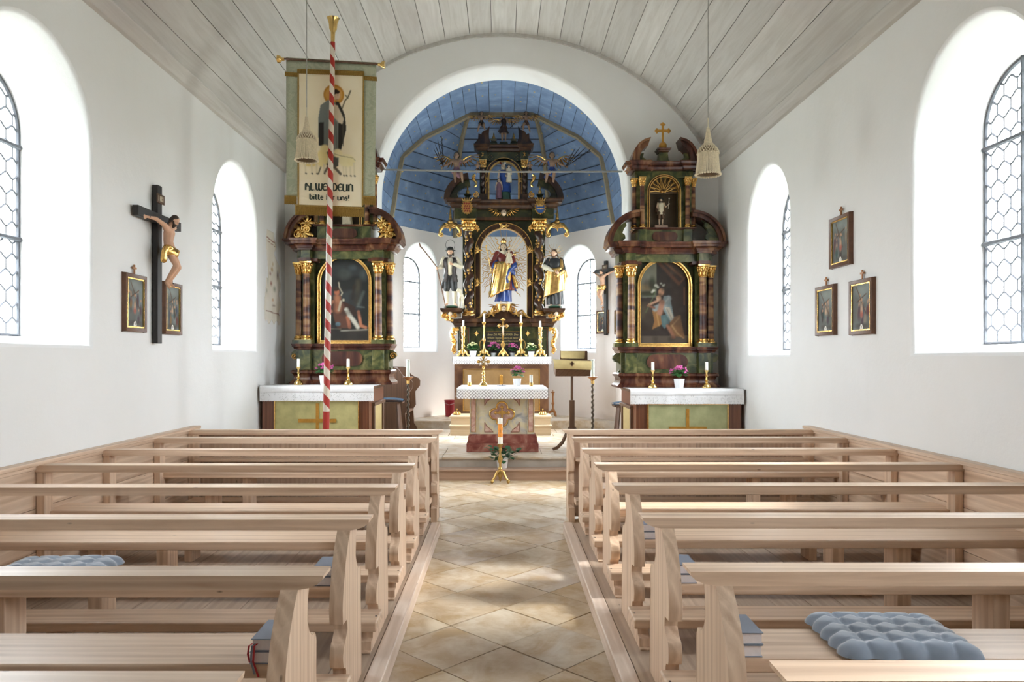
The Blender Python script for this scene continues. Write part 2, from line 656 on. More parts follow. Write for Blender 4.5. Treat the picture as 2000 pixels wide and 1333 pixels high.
def lace_mat(name, scale, thr, rot=45, net='diamond', open_=.62):
    """white net whose holes let what hangs behind show"""
    m, nt, b = new_mat(name)
    out = nt.nodes['Material Output']
    b.inputs['Base Color'].default_value = (.86, .87, .90, 1)
    b.inputs['Roughness'].default_value = .85
    v = coords(nt, (1, 1, 1), 0, (0, R(rot), 0))
    sep = nt.nodes.new('ShaderNodeSeparateXYZ'); nt.links.new(v, sep.inputs[0])

    def wave(s, f):
        a = nt.nodes.new('ShaderNodeMath'); a.operation = 'MULTIPLY'; a.inputs[1].default_value = f
        nt.links.new(s, a.inputs[0])
        q = nt.nodes.new('ShaderNodeMath'); q.operation = 'SINE'; nt.links.new(a.outputs[0], q.inputs[0])
        ab = nt.nodes.new('ShaderNodeMath'); ab.operation = 'ABSOLUTE'; nt.links.new(q.outputs[0], ab.inputs[0])
        return ab.outputs[0]
    a = wave(sep.outputs['X'], scale); c = wave(sep.outputs['Z'], scale)
    mn = nt.nodes.new('ShaderNodeMath'); mn.operation = 'MINIMUM'
    nt.links.new(a, mn.inputs[0]); nt.links.new(c, mn.inputs[1])
    gt = nt.nodes.new('ShaderNodeMath'); gt.operation = 'GREATER_THAN'; gt.inputs[1].default_value = thr
    nt.links.new(mn.outputs[0], gt.inputs[0])
    if net == 'flower':
        n = noise(nt, coords(nt), 38, 2)
        g2 = nt.nodes.new('ShaderNodeMath'); g2.operation = 'GREATER_THAN'; g2.inputs[1].default_value = .56
        nt.links.new(n, g2.inputs[0])
        mm = nt.nodes.new('ShaderNodeMath'); mm.operation = 'MULTIPLY'
        nt.links.new(gt.outputs[0], mm.inputs[0]); nt.links.new(g2.outputs[0], mm.inputs[1])
        gt = mm
    tr = nt.nodes.new('ShaderNodeBsdfTransparent')
    mx = nt.nodes.new('ShaderNodeMixShader')
    k = nt.nodes.new('ShaderNodeMath'); k.operation = 'MULTIPLY'; k.inputs[1].default_value = open_
    nt.links.new(gt.outputs[0], k.inputs[0])
    nt.links.new(k.outputs[0], mx.inputs[0]); nt.links.new(b.outputs[0], mx.inputs[1]); nt.links.new(tr.outputs[0], mx.inputs[2])
    nt.links.new(mx.outputs[0], out.inputs[0])
    return m


M['lace'] = lace_mat('diamond_lace', 95, .45)
M['lace_fine'] = lace_mat('flower_lace', 170, .5, 45, 'flower', .3)


def attr_mat(name, rough=.5, attr='paint'):
    m, nt, b = new_mat(name)
    a = nt.nodes.new('ShaderNodeAttribute'); a.attribute_name = attr
    nt.links.new(a.outputs['Color'], b.inputs['Base Color'])
    b.inputs['Roughness'].default_value = rough
    b.inputs['Specular IOR Level'].default_value = .25
    return m


M['paint'] = attr_mat('oil_paint', .6)
M['print'] = attr_mat('painted_cloth', .85)
M['fresco'] = attr_mat('fresco_paint', .95)


# ------------------------------------------------------------------ painted flat pictures
class Canvas:
    """colours laid on a fine grid: u to the right, v up, both 0..1; asp = height / width"""

    def __init__(s, nx, ny, base, asp, seed=1):
        s.nx, s.ny, s.asp = nx, ny, asp
        u, v = np.meshgrid(np.linspace(0, 1, nx), np.linspace(0, 1, ny))
        s.u, s.v = u, v * asp
        s.c = np.ones((ny, nx, 3)) * np.array(lin(base))
        s.rs = np.random.RandomState(seed)

    def noise(s, n):
        g = s.rs.rand(n + 3, n + 3)
        x = (s.u / max(1, s.asp) * n); y = s.v / max(1, s.asp) * n
        xi = np.clip(x.astype(int), 0, n + 1); yi = np.clip(y.astype(int), 0, n + 1)
        fx = x - xi; fy = y - yi
        fx = fx * fx * (3 - 2 * fx); fy = fy * fy * (3 - 2 * fy)
        a = g[yi, xi] * (1 - fx) + g[yi, xi + 1] * fx
        b = g[yi + 1, xi] * (1 - fx) + g[yi + 1, xi + 1] * fx
        return a * (1 - fy) + b * fy

    def lay(s, m, col, a=1.0):
        m = np.clip(m, 0, 1)[..., None] * a
        s.c = s.c * (1 - m) + np.array(lin(col)) * m

    def mottle(s, col, n, a=.5, lo=.45):
        s.lay((s.noise(n) - lo) / (1 - lo) * 1.6, col, a)

    def ell(s, u, v, ru, rv, col, a=1.0, soft=.25, rot=0):
        du, dv = s.u - u, s.v - v * s.asp
        cr_, sr = math.cos(R(rot)), math.sin(R(rot))
        x = (du * cr_ + dv * sr) / ru; y = (-du * sr + dv * cr_) / rv
        s.lay((1 - np.sqrt(x * x + y * y)) / soft, col, a)

    def line(s, pts, w, col, a=1.0, soft=.4):
        for (p, q) in zip(pts[:-1], pts[1:]):
            px, py, qx, qy = p[0], p[1] * s.asp, q[0], q[1] * s.asp
            dx, dy = qx - px, qy - py
            L = dx * dx + dy * dy + 1e-12
            t = np.clip(((s.u - px) * dx + (s.v - py) * dy) / L, 0, 1)
            d = np.hypot(s.u - px - t * dx, s.v - py - t * dy)
            s.lay((1 - d / w) / soft, col, a)

    def poly(s, pts, col, a=1.0):
        inside = np.zeros_like(s.u, bool)
        n = len(pts)
        for i in range(n):
            x1, y1 = pts[i][0], pts[i][1] * s.asp
            x2, y2 = pts[(i + 1) % n][0], pts[(i + 1) % n][1] * s.asp
            c_ = ((y1 > s.v) != (y2 > s.v)) & (s.u < (x2 - x1) * (s.v - y1) / (y2 - y1 + 1e-12) + x1)
            inside ^= c_
        s.lay(inside.astype(float), col, a)

    def soften(s, n=1):
        for _ in range(n):
            q = np.pad(s.c, ((1, 1), (1, 1), (0, 0)), 'edge')
            s.c = (q[:-2, 1:-1] + q[2:, 1:-1] + q[1:-1, :-2] + q[1:-1, 2:] + 2 * q[1:-1, 1:-1]) / 6
        return s

    def mesh(s, name, place, inside=None):
        """place(u, v01) -> world point; inside(u, v01) keeps a cell"""
        ny, nx = s.ny, s.nx
        us = np.linspace(0, 1, nx); vs = np.linspace(0, 1, ny)
        pts = [place(u, v) for v in vs for u in us]
        fs = []
        for j in range(ny - 1):
            for i in range(nx - 1):
                if inside is None or inside((us[i] + us[i + 1]) / 2, (vs[j] + vs[j + 1]) / 2):
                    a = j * nx + i
                    fs.append((a, a + 1, a + nx + 1, a + nx))
        me = bpy.data.meshes.new(name)
        me.from_pydata(pts, [], fs)
        at = me.color_attributes.new('paint', 'FLOAT_COLOR', 'POINT')
        col = np.ones((ny * nx, 4), np.float32)
        col[:, :3] = s.c.reshape(-1, 3)
        at.data.foreach_set('color', col.ravel())
        me.polygons.foreach_set('use_smooth', [True] * len(me.polygons))
        me.update()
        return me


def arc(cx, cz, r, a0, a1, n, rz=None):
    rz = rz or r
    return [(cx + r * math.cos(R(a0 + (a1 - a0) * i / n)), cz + rz * math.sin(R(a0 + (a1 - a0) * i / n))) for i in range(n + 1)]


def spiral(c, r0, turns, n=22, start=0.0, shrink=.16, plane='xz', sgn=1):
    pts = []
    for i in range(n + 1):
        t = i / n
        r_ = r0 * (1 - t * (1 - shrink))
        a = start + sgn * turns * 2 * math.pi * t
        dx, dz = r_ * math.cos(a), r_ * math.sin(a)
        pts.append((c[0] + dx, c[1], c[2] + dz) if plane == 'xz' else (c[0], c[1] + dx, c[2] + dz))
    return pts

# ================================================================== the room
W = 3.22
YA = 11.0            # nave face of the chancel arch wall
YB = 11.6            # chancel face
YR = -4.5            # west end
GD = .36             # glass lies this deep in the wall


def win_outline(ac, r, spring, bottom, n=26):
    pts = [(ac - r, bottom), (ac - r, bottom + (spring - bottom) * .5)]
    pts += [(ac + r * math.cos(R(180 - 180 * i / n)), spring + r * math.sin(R(180 * i / n))) for i in range(n + 1)]
    pts += [(ac + r, bottom + (spring - bottom) * .5), (ac + r, bottom)]
    return pts


def structure(o):
    o['kind'] = 'structure'
    return o


WINDOWS = []


def wall(name, O, U, N, outline, wins, mat):
    O, U, N = Vector(O), Vector(U), Vector(N)
    P = lambda a, z, d: O + U * a + Vector((0, 0, z)) + N * d
    mb = MB()
    holes = [win_outline(w['ac'], w['r'] + .035, w['sp'], w['bot'] - .03) for w in wins]
    polys = [[Vector((a, z, 0)) for a, z in outline]] + [[Vector((a, z, 0)) for a, z in h] for h in holes]
    tri = tessellate_polygon(polys)
    flat = [p for q in polys for p in q]
    mb.add([P(p.x, p.y, 0) for p in flat], tri)
    holes_g = [win_outline(w['ac'], w['rg'], w['spg'], w['botg']) for w in wins]
    polys2 = [[Vector((a, z, 0)) for a, z in outline]] + [[Vector((a, z, 0)) for a, z in h] for h in holes_g]
    mb.add([P(p.x, p.y, GD + .1) for q in polys2 for p in q], tessellate_polygon(polys2))
    n = len(outline)
    for i in range(n):
        a, b = outline[i], outline[(i + 1) % n]
        mb.add([P(*a, 0), P(*b, 0), P(*b, GD + .1), P(*a, GD + .1)], [(0, 1, 2, 3)])
    o = structure(obj(name, mb, mat))
    for w in wins:
        rb = MB()
        rings = []
        for dr, dep in ((.035, 0), (.012, .008), (0.0, .03)):
            rings.append([P(a, z, dep) for a, z in win_outline(w['ac'], w['r'] + dr, w['sp'], w['bot'] - dr)])
        rings.append([P(a, z, GD) for a, z in win_outline(w['ac'], w['rg'], w['spg'], w['botg'])])
        rings.append([P(a, z, GD + .1) for a, z in win_outline(w['ac'], w['rg'], w['spg'], w['botg'])])
        rb.loft(rings, True, False)
        ro = obj('window_reveal', rb, M['plaster_in'], o, sharp=50)
        ro['kind'] = 'structure'
        w['P'] = P
        w['side'] = name
        WINDOWS.append(w)
    return o


def clip_convex(poly, hull):
    out = poly
    n = len(hull)
    for i in range(n):
        a, b = hull[i], hull[(i + 1) % n]
        inp, out = out, []
        if not inp:
            break
        f = lambda p: (b[0] - a[0]) * (p[1] - a[1]) - (b[1] - a[1]) * (p[0] - a[0])
        for j in range(len(inp)):
            p, q = inp[j], inp[(j + 1) % len(inp)]
            fp, fq = f(p), f(q)
            if fp <= 0:
                out.append(p)
            if fp * fq < 0:
                t = fp / (fp - fq)
                out.append((p[0] + (q[0] - p[0]) * t, p[1] + (q[1] - p[1]) * t))
    return out


def build_window(n, w, single_panes, label):
    P = w['P']
    ac, rg, sp, bot = w['ac'], w['rg'], w['spg'], w['botg']
    hull = win_outline(ac, rg, sp, bot)
    root = thing('window_%d' % n, label, 'window', P(ac, bot, GD))
    del root['category']
    root['kind'] = 'structure'
    D = GD + .03
    fr = MB()
    pts = [P(a, z, D) for a, z in win_outline(ac, rg - .012, sp, bot + .012)]
    fr.tube(pts + [pts[0]], .016, 6)
    obj('window_frame', fr, M['lead'], root)
    top = sp + rg
    for z in (bot + (top - bot) * .375, bot + (top - bot) * .73):
        half = rg if z < sp else math.sqrt(max(0, rg * rg - (z - sp) ** 2))
        b = MB(); b.tube([P(ac - half, z, D - .012), P(ac + half, z, D - .012)], .019, 6)
        obj('glazing_bar', b, M['lead'], root)
    b = MB(); b.tube([P(ac, bot, D - .012), P(ac, top, D - .012)], .013, 6)
    obj('glazing_bar', b, M['lead'], root)
    # wavy leads
    wv, p = w.get('cell', (.14, .118))
    amp = p * .17
    cr_ = .0085 if single_panes else (.0105 if 'cell' not in w else .009)
    nl = int((top - bot) / p) + 2
    came = MB()

    def zline(k, y):
        return bot + k * p + amp * (-1) ** k * math.cos(2 * math.pi * (y - ac) / wv)
    for k in range(1, nl):
        run = []
        for i in range(int(2 * rg / wv * 8) + 1):
            y = ac - rg + i * wv / 8
            z = zline(k, y)
            ins = abs(y - ac) < rg - .004 and (z < sp or (y - ac) ** 2 + (z - sp) ** 2 < (rg - .004) ** 2) and z > bot
            if ins:
                run.append(P(y, z, D))
            else:
                if len(run) > 1:
                    came.tube(run, cr_, 4)
                run = []
        if len(run) > 1:
            came.tube(run, cr_, 4)
    pane_polys = []
    ncol = int(rg / wv) + 2
    for k in range(0, nl):
        off = 0.0 if k % 2 == 1 else .5
        for c in range(-ncol, ncol + 1):
            yc = ac + (c + off) * wv
            ys = [yc - wv / 2 + wv * i / 6 for i in range(7)]
            poly = [(y, zline(k, y)) for y in ys] + [(y, zline(k + 1, y)) for y in reversed(ys)]
            poly = clip_convex(poly, hull)
            poly = [p_ for i_, p_ in enumerate(poly) if math.dist(p_, poly[i_ - 1]) > 1e-4]
            if len(poly) > 2 and abs(sum(poly[i_ - 1][0] * poly[i_][1] - poly[i_][0] * poly[i_ - 1][1] for i_ in range(len(poly)))) > 4e-4:
                pane_polys.append(poly)
            y = yc + wv / 2
            z0, z1 = zline(k, y), zline(k + 1, y)
            zm = (z0 + z1) / 2
            if abs(y - ac) < rg - .01 and z0 > bot and (z1 < sp or (y - ac) ** 2 + (z1 - sp) ** 2 < rg * rg):
                came.tube([P(y, z0, D), P(y, z1, D)], cr_ * .7, 4)
    co = obj('lead_came', came, M['lead'], root)
    co['kind'] = 'stuff'
    if single_panes:
        for poly in pane_polys:
            mb = MB()
            tri = tessellate_polygon([[Vector((a, z, 0)) for a, z in poly]])
            mb.add([P(a, z, D) for a, z in poly], tri)
            obj('pane', mb, M['glass'], root)
    else:
        mb = MB()
        for poly in pane_polys:
            tri = tessellate_polygon([[Vector((a, z, 0)) for a, z in poly]])
            mb.add([P(a, z, D) for a, z in poly], tri)
        o = obj('pane', mb, M['glass'], root)
        o['kind'] = 'stuff'
    # daylight portal: only guides the sky's own light through the opening
    ld = bpy.data.lights.new('sky_portal', 'AREA')
    ld.shape = 'RECTANGLE'
    ld.size = 2 * rg; ld.size_y = top - bot
    ld.cycles.is_portal = True
    lo = bpy.data.objects.new('sky_portal', ld)
    C.objects.link(lo)
    c0 = P(ac, (bot + top) / 2, GD + .09)
    nrm = (P(0, 0, 1) - P(0, 0, 0)).normalized()
    lo.location = c0
    lo.rotation_euler = nrm.to_track_quat('Z', 'Y').to_euler()


def nave_windows(bots, big_r):
    out = []
    for ac, r, rg in (((1.25, .69, .42),) if bots < 1.7 else ()) + ((5.11, .69, .42), (9.0, big_r, .47)):  # the right side gets one more window, out of view, added for its light
        out.append(dict(ac=ac - YR, r=r, sp=3.26, bot=bots, rg=rg, spg=3.30, botg=bots + .055))
    return out


L_ = YA - YR
side_outline = [(0, 0), (L_, 0), (L_, 4.55), (0, 4.55)]
wall('wall_left', (-W, YR, 0), (0, 1, 0), (-1, 0, 0), side_outline, nave_windows(1.735, .73), M['plaster'])
wall('wall_right', (W, YR, 0), (0, 1, 0), (1, 0, 0), side_outline, nave_windows(1.675, .70), M['plaster'])

# arch wall with the round chancel arch
RA, ZA = 1.87, 4.10
mb = MB()
outl = [(-W - .1, -.2), (W + .1, -.2), (W + .1, 6.9), (-W - .1, 6.9)]


def arch_pts(r, bottom=-.2):
    return [(-r, bottom)] + [(-r * math.cos(R(180 * i / 48)), ZA + r * math.sin(R(180 * i / 48))) for i in range(49)] + [(r, bottom)]


polys = [[Vector((*p, 0)) for p in outl[:1]] + [Vector((*p, 0)) for p in arch_pts(RA + .05)] + [Vector((*p, 0)) for p in outl[1:]]]
for y in (YA, YB):
    mb.add([(p.x, y, p.y) for p in polys[0]], tessellate_polygon(polys))
structure(obj('wall_arch', mb, M['plaster']))
mb = MB()
rings = []
for dr, dy in ((.05, 0), (.018, .012), (0, .05)):
    rings.append([(x, YA + dy, z) for x, z in arch_pts(RA + dr)])
for dr, dy in ((0, .05), (.018, .012), (.05, 0)):
    rings.append([(x, YB - dy, z) for x, z in arch_pts(RA + dr)])
mb.loft(rings, False, False)
structure(obj('wall_arch_reveal', mb, M['plaster'], bpy.data.objects['wall_arch'], sharp=60))

mb = MB(); mb.box(-W - .4, W + .4, YR - .25, YR, 0, 6.9)
structure(obj('wall_west', mb, M['plaster']))

# nave ceiling: boards on a shallow barrel
ZE, RISE = 4.42, 2.03
RC = (W * W + RISE * RISE) / (2 * RISE)
ZC = ZE + RISE - RC
A0 = math.degrees(math.asin(W / RC))


def barrel(a, r=RC):
    return (r * math.sin(R(a)), ZC + r * math.cos(R(a)))


mb = MB()
mb.loft([[(x, y, z) for x, z in [barrel(-A0 + 2 * A0 * i / 60, RC + .03) for i in range(61)]] for y in (YR - .1, YA + .02)], False, False)
ceil_o = structure(obj('ceiling', mb, M['joint']))
a = -A0
k = 0
rs = random.Random(3)
edges = [-A0]
while edges[-1] < A0 - 3:
    edges.append(edges[-1] + rs.uniform(4.6, 5.9))
edges[-1] = A0
for a0, a1 in zip(edges[:-1], edges[1:]):
    mb = MB()
    g = .055
    up = rs.uniform(-.004, .004)
    pr = [barrel(a0 + g + (a1 - a0 - 2 * g) * i / 4, RC + up) for i in range(5)]
    pr += [barrel(a1 - g - (a1 - a0 - 2 * g) * i / 4, RC + .028) for i in range(5)]
    cuts = [YR, rs.uniform(1.5, 6.0), YA]
    for y0, y1 in zip(cuts[:-1], cuts[1:]):
        b = MB(); b.prism(pr, 'xz', y0 + .001, y1 - .001)
        obj('board', b, M['ceiling'], ceil_o)
for n_, s in ((1, -1), (2, 1)):
    mb = MB()
    mb.prism([(s * (W + .02), ZE - .05), (s * (W - .035), ZE - .03), (s * (W - .10), ZE + .075), (s * (W - .02), ZE + .16), (s * (W + .02), ZE + .16)], 'xz', YR, YA)
    structure(obj('trim_%d' % n_, mb, M['ceiling'], bevel=.008))
mb = MB()
arc_o = [barrel(-A0 + 2 * A0 * i / 40, RC + .02) for i in range(41)]
arc_i = [barrel(-A0 + 2 * A0 * i / 40, RC - .045) for i in range(41)]
mb.band(arc_o, arc_i, 'xz', YA - .035, YA + .01)
structure(obj('trim_3', mb, M['ceiling']))

# ------------------------------------------------------------------ chancel walls
XS, Y1, XB, Y2, ZV = 2.22, 14.4, 1.02, 16.0, 4.25
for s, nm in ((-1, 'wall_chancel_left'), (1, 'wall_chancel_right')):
    wall(nm, (s * XS, YB, 0), (0, 1, 0), (s, 0, 0), [(0, 0), (Y1 - YB, 0), (Y1 - YB, ZV + .1), (0, ZV + .1)], [dict(ac=a_, r=.50, sp=3.40, bot=1.5, rg=.42, spg=3.35, botg=1.56, cell=(.13, .115)) for a_ in (.72, 2.0)], M['plaster_apse'])  # unseen windows in both side walls, added to brighten the apse
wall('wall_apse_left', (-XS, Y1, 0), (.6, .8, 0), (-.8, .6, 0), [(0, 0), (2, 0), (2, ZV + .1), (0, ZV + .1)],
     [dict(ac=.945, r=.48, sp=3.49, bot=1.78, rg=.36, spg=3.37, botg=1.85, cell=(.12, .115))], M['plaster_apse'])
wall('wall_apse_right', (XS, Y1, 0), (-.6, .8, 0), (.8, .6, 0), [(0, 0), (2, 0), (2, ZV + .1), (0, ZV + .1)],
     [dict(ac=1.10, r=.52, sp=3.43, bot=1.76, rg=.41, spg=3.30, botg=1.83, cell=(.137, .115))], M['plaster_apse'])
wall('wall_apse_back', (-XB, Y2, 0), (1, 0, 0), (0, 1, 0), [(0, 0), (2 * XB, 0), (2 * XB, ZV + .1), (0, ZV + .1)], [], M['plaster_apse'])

# chancel vault: blue boards
rib = [(-2.22, 4.25), (-2.15, 4.62), (-2.08, 5.10), (-1.97, 5.58), (-1.52, 5.97), (-.617, 6.42)]


def poly_at(pts, t):
    L = [0]
    for p, q in zip(pts[:-1], pts[1:]):
        L.append(L[-1] + math.dist(p, q))
    s_ = t * L[-1]
    for i in range(len(L) - 1):
        if s_ <= L[i + 1] + 1e-9:
            f = (s_ - L[i]) / (L[i + 1] - L[i] + 1e-12)
            return tuple(a + (b - a) * f for a, b in zip(pts[i], pts[i + 1]))
    return pts[-1]


rib_full = rib + [(-x, z) for x, z in reversed(rib)]
front = [(-2.22 * math.cos(R(180 * i / 60)), 4.18 + 1.93 * math.sin(R(180 * i / 60))) for i in range(61)]
vault = thing('ceiling', 'blue boarded chancel vault with gilt stars', 'ceiling', (0, YB, 0))
del vault['category']
vault['kind'] = 'structure'
mb = MB()
NF = 72
mb.loft([[(x * 1.012, YB - .02, z + .03) for x, z in [poly_at(front, i / NF) for i in range(NF + 1)]],
         [(x * 1.012, Y1 + .05, z + .03) for x, z in [poly_at(rib_full, i / NF) for i in range(NF + 1)]]], False, False)


def c_left(z):
    u = min(1, max(0, (z - ZV) / (6.42 - ZV)))
    q = math.sqrt(max(0, 1 - u ** 2.2))
    return (-.617 - .403 * q, Y1 + 1.6 * q, z)


def l_left(z):
    for p, q in zip(rib[:-1], rib[1:]):
        if z <= q[1] + 1e-9:
            f = (z - p[1]) / (q[1] - p[1])
            return (p[0] + (q[0] - p[0]) * f, Y1, z)
    return (rib[-1][0], Y1, z)


# heights of the board joints, equal along the back curve
us = [ZV + (6.42 - ZV) * i / 200 for i in range(201)]
cl = [0]
for p, q in zip(us[:-1], us[1:]):
    cl.append(cl[-1] + (Vector(c_left(q)) - Vector(c_left(p))).length)
NB = 10
zs = []
for i in range(NB + 1):
    t = cl[-1] * i / NB
    j = min(range(201), key=lambda k_: abs(cl[k_] - t))
    zs.append(us[j])
zs[0], zs[-1] = ZV, 6.42
zz = [ZV + (6.42 - ZV) * i / 40 for i in range(41)]
for s in (-1, 1):
    mb.loft([[(-s * c_left(z)[0], c_left(z)[1] + .04, z + .03) for z in zz], [(-s * l_left(z)[0] * 1.012, l_left(z)[1], z + .03) for z in zz]], False, False)
mb.loft([[(c_left(z)[0], c_left(z)[1] + .04, z + .03) for z in zz], [(-c_left(z)[0], c_left(z)[1] + .04, z + .03) for z in zz]], False, False)
obj('vault_backing', mb, M['joint'], vault)


def slab(q, t=.02):
    """thick board from a patch given as two polylines"""
    A, B = q
    n = (Vector(A[-1]) - Vector(A[0])).cross(Vector(B[0]) - Vector(A[0])).normalized() * t
    mb = MB()
    k_ = len(A)
    vs = [Vector(p) for p in A] + [Vector(p) for p in B]
    top = [p + n for p in vs]
    fs = []
    for i in range(k_ - 1):
        fs.append((i, i + 1, k_ + i + 1, k_ + i))
        fs.append((2 * k_ + i, 2 * k_ + i + 1, 3 * k_ + i + 1, 3 * k_ + i))
    o = 2 * k_
    fs += [(0, k_, o + k_, o), (k_ - 1, 2 * k_ - 1, o + 2 * k_ - 1, o + k_ - 1)]
    for i in range(k_ - 1):
        fs += [(i, i + 1, o + i + 1, o + i), (k_ + i, k_ + i + 1, o + k_ + i + 1, o + k_ + i)]
    mb.add(vs + top, fs)
    return mb


lerp = lambda a, b, t: tuple(x + (y - x) * t for x, y in zip(a, b))
NFB = 30
for i in range(NFB):
    t0, t1 = (i + .022) / NFB, (i + .978) / NFB
    lip = .014
    A = [(*(lambda p: (p[0], YB - .01, p[1]))(poly_at(front, t0 + (t1 - t0) * j / 2)),) for j in range(3)]
    B = [(*(lambda p: (p[0], Y1, p[1]))(poly_at(rib_full, t0 + (t1 - t0) * j / 2)),) for j in range(3)]
    obj('board', slab((A, B), -.016 if i % 1 == 0 else 0), M['blue'], vault)
for z0, z1 in zip(zs[:-1], zs[1:]):
    e_ = (z1 - z0) * .022
    za, zb = z0 + e_, z1 - e_
    for s in (-1, 1):
        A = [(-s * x if s > 0 else x, y, z) for x, y, z in (l_left(za), lerp(l_left(za), c_left(za), .5), c_left(za))]
        B = [(-s * x if s > 0 else x, y - .012, z - .010) for x, y, z in (l_left(zb), lerp(l_left(zb), c_left(zb), .5), c_left(zb))]
        mb = MB()
        mb.loft([A, B], False, False)
        # the lower lip of each board stands proud and catches the light
        mb.loft([[(x, y - .016, z + .0) for x, y, z in A], [(x, y + .02, z - .004) for x, y, z in A]], False, False)
        obj('board', mb, M['blue'], vault)
    ca, cb = c_left(za), c_left(zb)
    mb = MB()
    mb.loft([[ca, (-ca[0], ca[1], ca[2])], [(cb[0], cb[1] - .014, cb[2] - .008), (-cb[0], cb[1] - .014, cb[2] - .008)]], False, False)
    obj('board', mb, M['blue'], vault)
# ribs
mb = MB()
out = [(x * 1.0, z + .0) for x, z in rib_full]
inn = []
for i, (x, z) in enumerate(rib_full):
    c = Vector((0, 4.4))
    d = (c - Vector((x, z))).normalized() * .085
    inn.append((x + d.x, z + d.y))
mb.band(out, inn, 'xz', Y1 - .05, Y1 + .07)
obj('rib', mb, M['rib'], vault)
for s in (-1, 1):
    mb = MB()
    rr = []
    for i in range(25):
        z = ZV + (6.42 - ZV) * (1 - (1 - i / 24) ** 1.6)
        x, y, z = c_left(z)
        rr.append((s * -x * .985, y - .05, z - .02))
    mb.tube(rr, .045, 4, up=(1, 0, 0))
    obj('rib', mb, M['rib'], vault)
mb = MB()
rs = random.Random(11)


def star(mb, c, u, w, n, r):
    pts = []
    for k_ in range(10):
        a_ = math.pi * k_ / 5
        q = r if k_ % 2 == 0 else r * .45
        pts.append(Vector(c) + Vector(u) * math.cos(a_) * q + Vector(w) * math.sin(a_) * q)
    mb.add([Vector(c) + Vector(n) * .006] + pts, [(0, 1 + k_, 1 + (k_ + 1) % 10) for k_ in range(10)])


for i in range(NFB):
    for j in range(2):
        t = (i + .5) / NFB
        f = rs.uniform(.15, .9)
        p = lerp((poly_at(front, t)[0], YB, poly_at(front, t)[1]), (poly_at(rib_full, t)[0], Y1, poly_at(rib_full, t)[1]), f)
        q = poly_at(front, min(1, t + .01)); q0 = poly_at(front, t)
        u = Vector((q[0] - q0[0], 0, q[1] - q0[1])).normalized()
        n = Vector((0, 4.4, 0)) * 0 + (Vector((0, p[1], 4.2)) - Vector(p)).normalized()
        star(mb, Vector(p) + n * .02, u, (0, 1, 0), n, .022)
for z0, z1 in zip(zs[:-1], zs[1:]):
    zm = (z0 + z1) / 2
    for s in (-1, 1):
        for j in range(5):
            f = (j + rs.uniform(.2, .8)) / 5
            p = lerp(l_left(zm), c_left(zm), f)
            p = Vector((-s * p[0], p[1], p[2]))
            n = (Vector((0, 14.2, 4.6)) - p).normalized()
            u = (Vector(c_left(zm)) - Vector(l_left(zm))); u = Vector((-s * u.x, u.y, 0)).normalized()
            star(mb, p + n * .03, u, n.cross(u), n, .022)
o = obj('stars', mb, M['star'], vault)
o['kind'] = 'stuff'

# ------------------------------------------------------------------ floors
mb = MB(); mb.box(-W - .3, W + .3, YR - .2, YA, -.12, -.012)
floor = structure(obj('floor', mb, M['grout']))
TD = .32
tm = None
x0t, y0t = .01, 4.83
for i in range(-5, 6):
    for j in range(-14, 17):
        if (i + j) % 2 == 0:
            continue
        x, y = x0t + TD * i, y0t + TD * j
        if y > 9.95 or y < .9:
            continue
        if abs(x) > (.85 if y < 7.1 else 1.5):
            continue
        if tm is None:
            g = TD - .005
            mb = MB(); mb.prism([(g, 0), (0, g), (-g, 0), (0, -g)], 'xy', -.03, 0)
            tm = mesh_of('tile', mb)
            tm.materials.append(M['tile'])
        o = bpy.data.objects.new('tile', tm); C.objects.link(o)
        o.parent = floor
        o.location = (x, y, random.uniform(-.0025, .001))
        o.rotation_euler = (random.uniform(-.002, .002), random.uniform(-.002, .002), 0)

ZP = .28
mb = MB()
mb.box(-1.90, 1.90, 10.07, YA + .4, -.01, ZP - .012)
mb.prism([(-XS - .05, YA + .3), (XS + .05, YA + .3), (XS + .05, Y1), (XB + .05, Y2 + .05), (-XB - .05, Y2 + .05), (-XS - .05, Y1)], 'xy', -.01, ZP - .012)
plat = structure(obj('floor_chancel', mb, M['stone_grey']))
rs = random.Random(5)
y = 10.07
row = 0
while y < 14.1:
    dy = .34 if row == 0 else rs.uniform(.5, .68)
    half = 1.66 if y + dy <= YA + .3 else 2.2
    x = -half
    while x < half - .05:
        dx = min(rs.uniform(.62, .98), half - x)
        if half - x - dx < .25:
            dx = half - x
        b = MB(); b.box(x + .003, x + dx - .003, y + .003 - (.02 if row == 0 else 0), y + dy - .003, ZP - .03, ZP + rs.uniform(-.002, .001))
        obj('slab', b, M['slab'], plat, bevel=.004)
        x += dx
    y += dy
    row += 1
b = MB(); b.prism([(-XS, 14.22), (XS, 14.22), (XS, Y1), (XB, Y2), (-XB, Y2), (-XS, Y1)], 'xy', ZP - .02, .42)
structure(obj('floor_apse', b, M['slab']))

stp = thing('chancel_step', 'low wooden step with a red-brown riser across the end of the aisle', 'step', (0, 9.9, 0))
b = MB(); b.box(-1.64, 1.64, 9.84, 9.865, 0, .125); obj('riser', b, M['step_wood'], stp)
b = MB(); b.box(-1.64, 1.64, 9.815, 10.065, .125, .15); obj('tread', b, M['step_wood'], stp, bevel=.004)

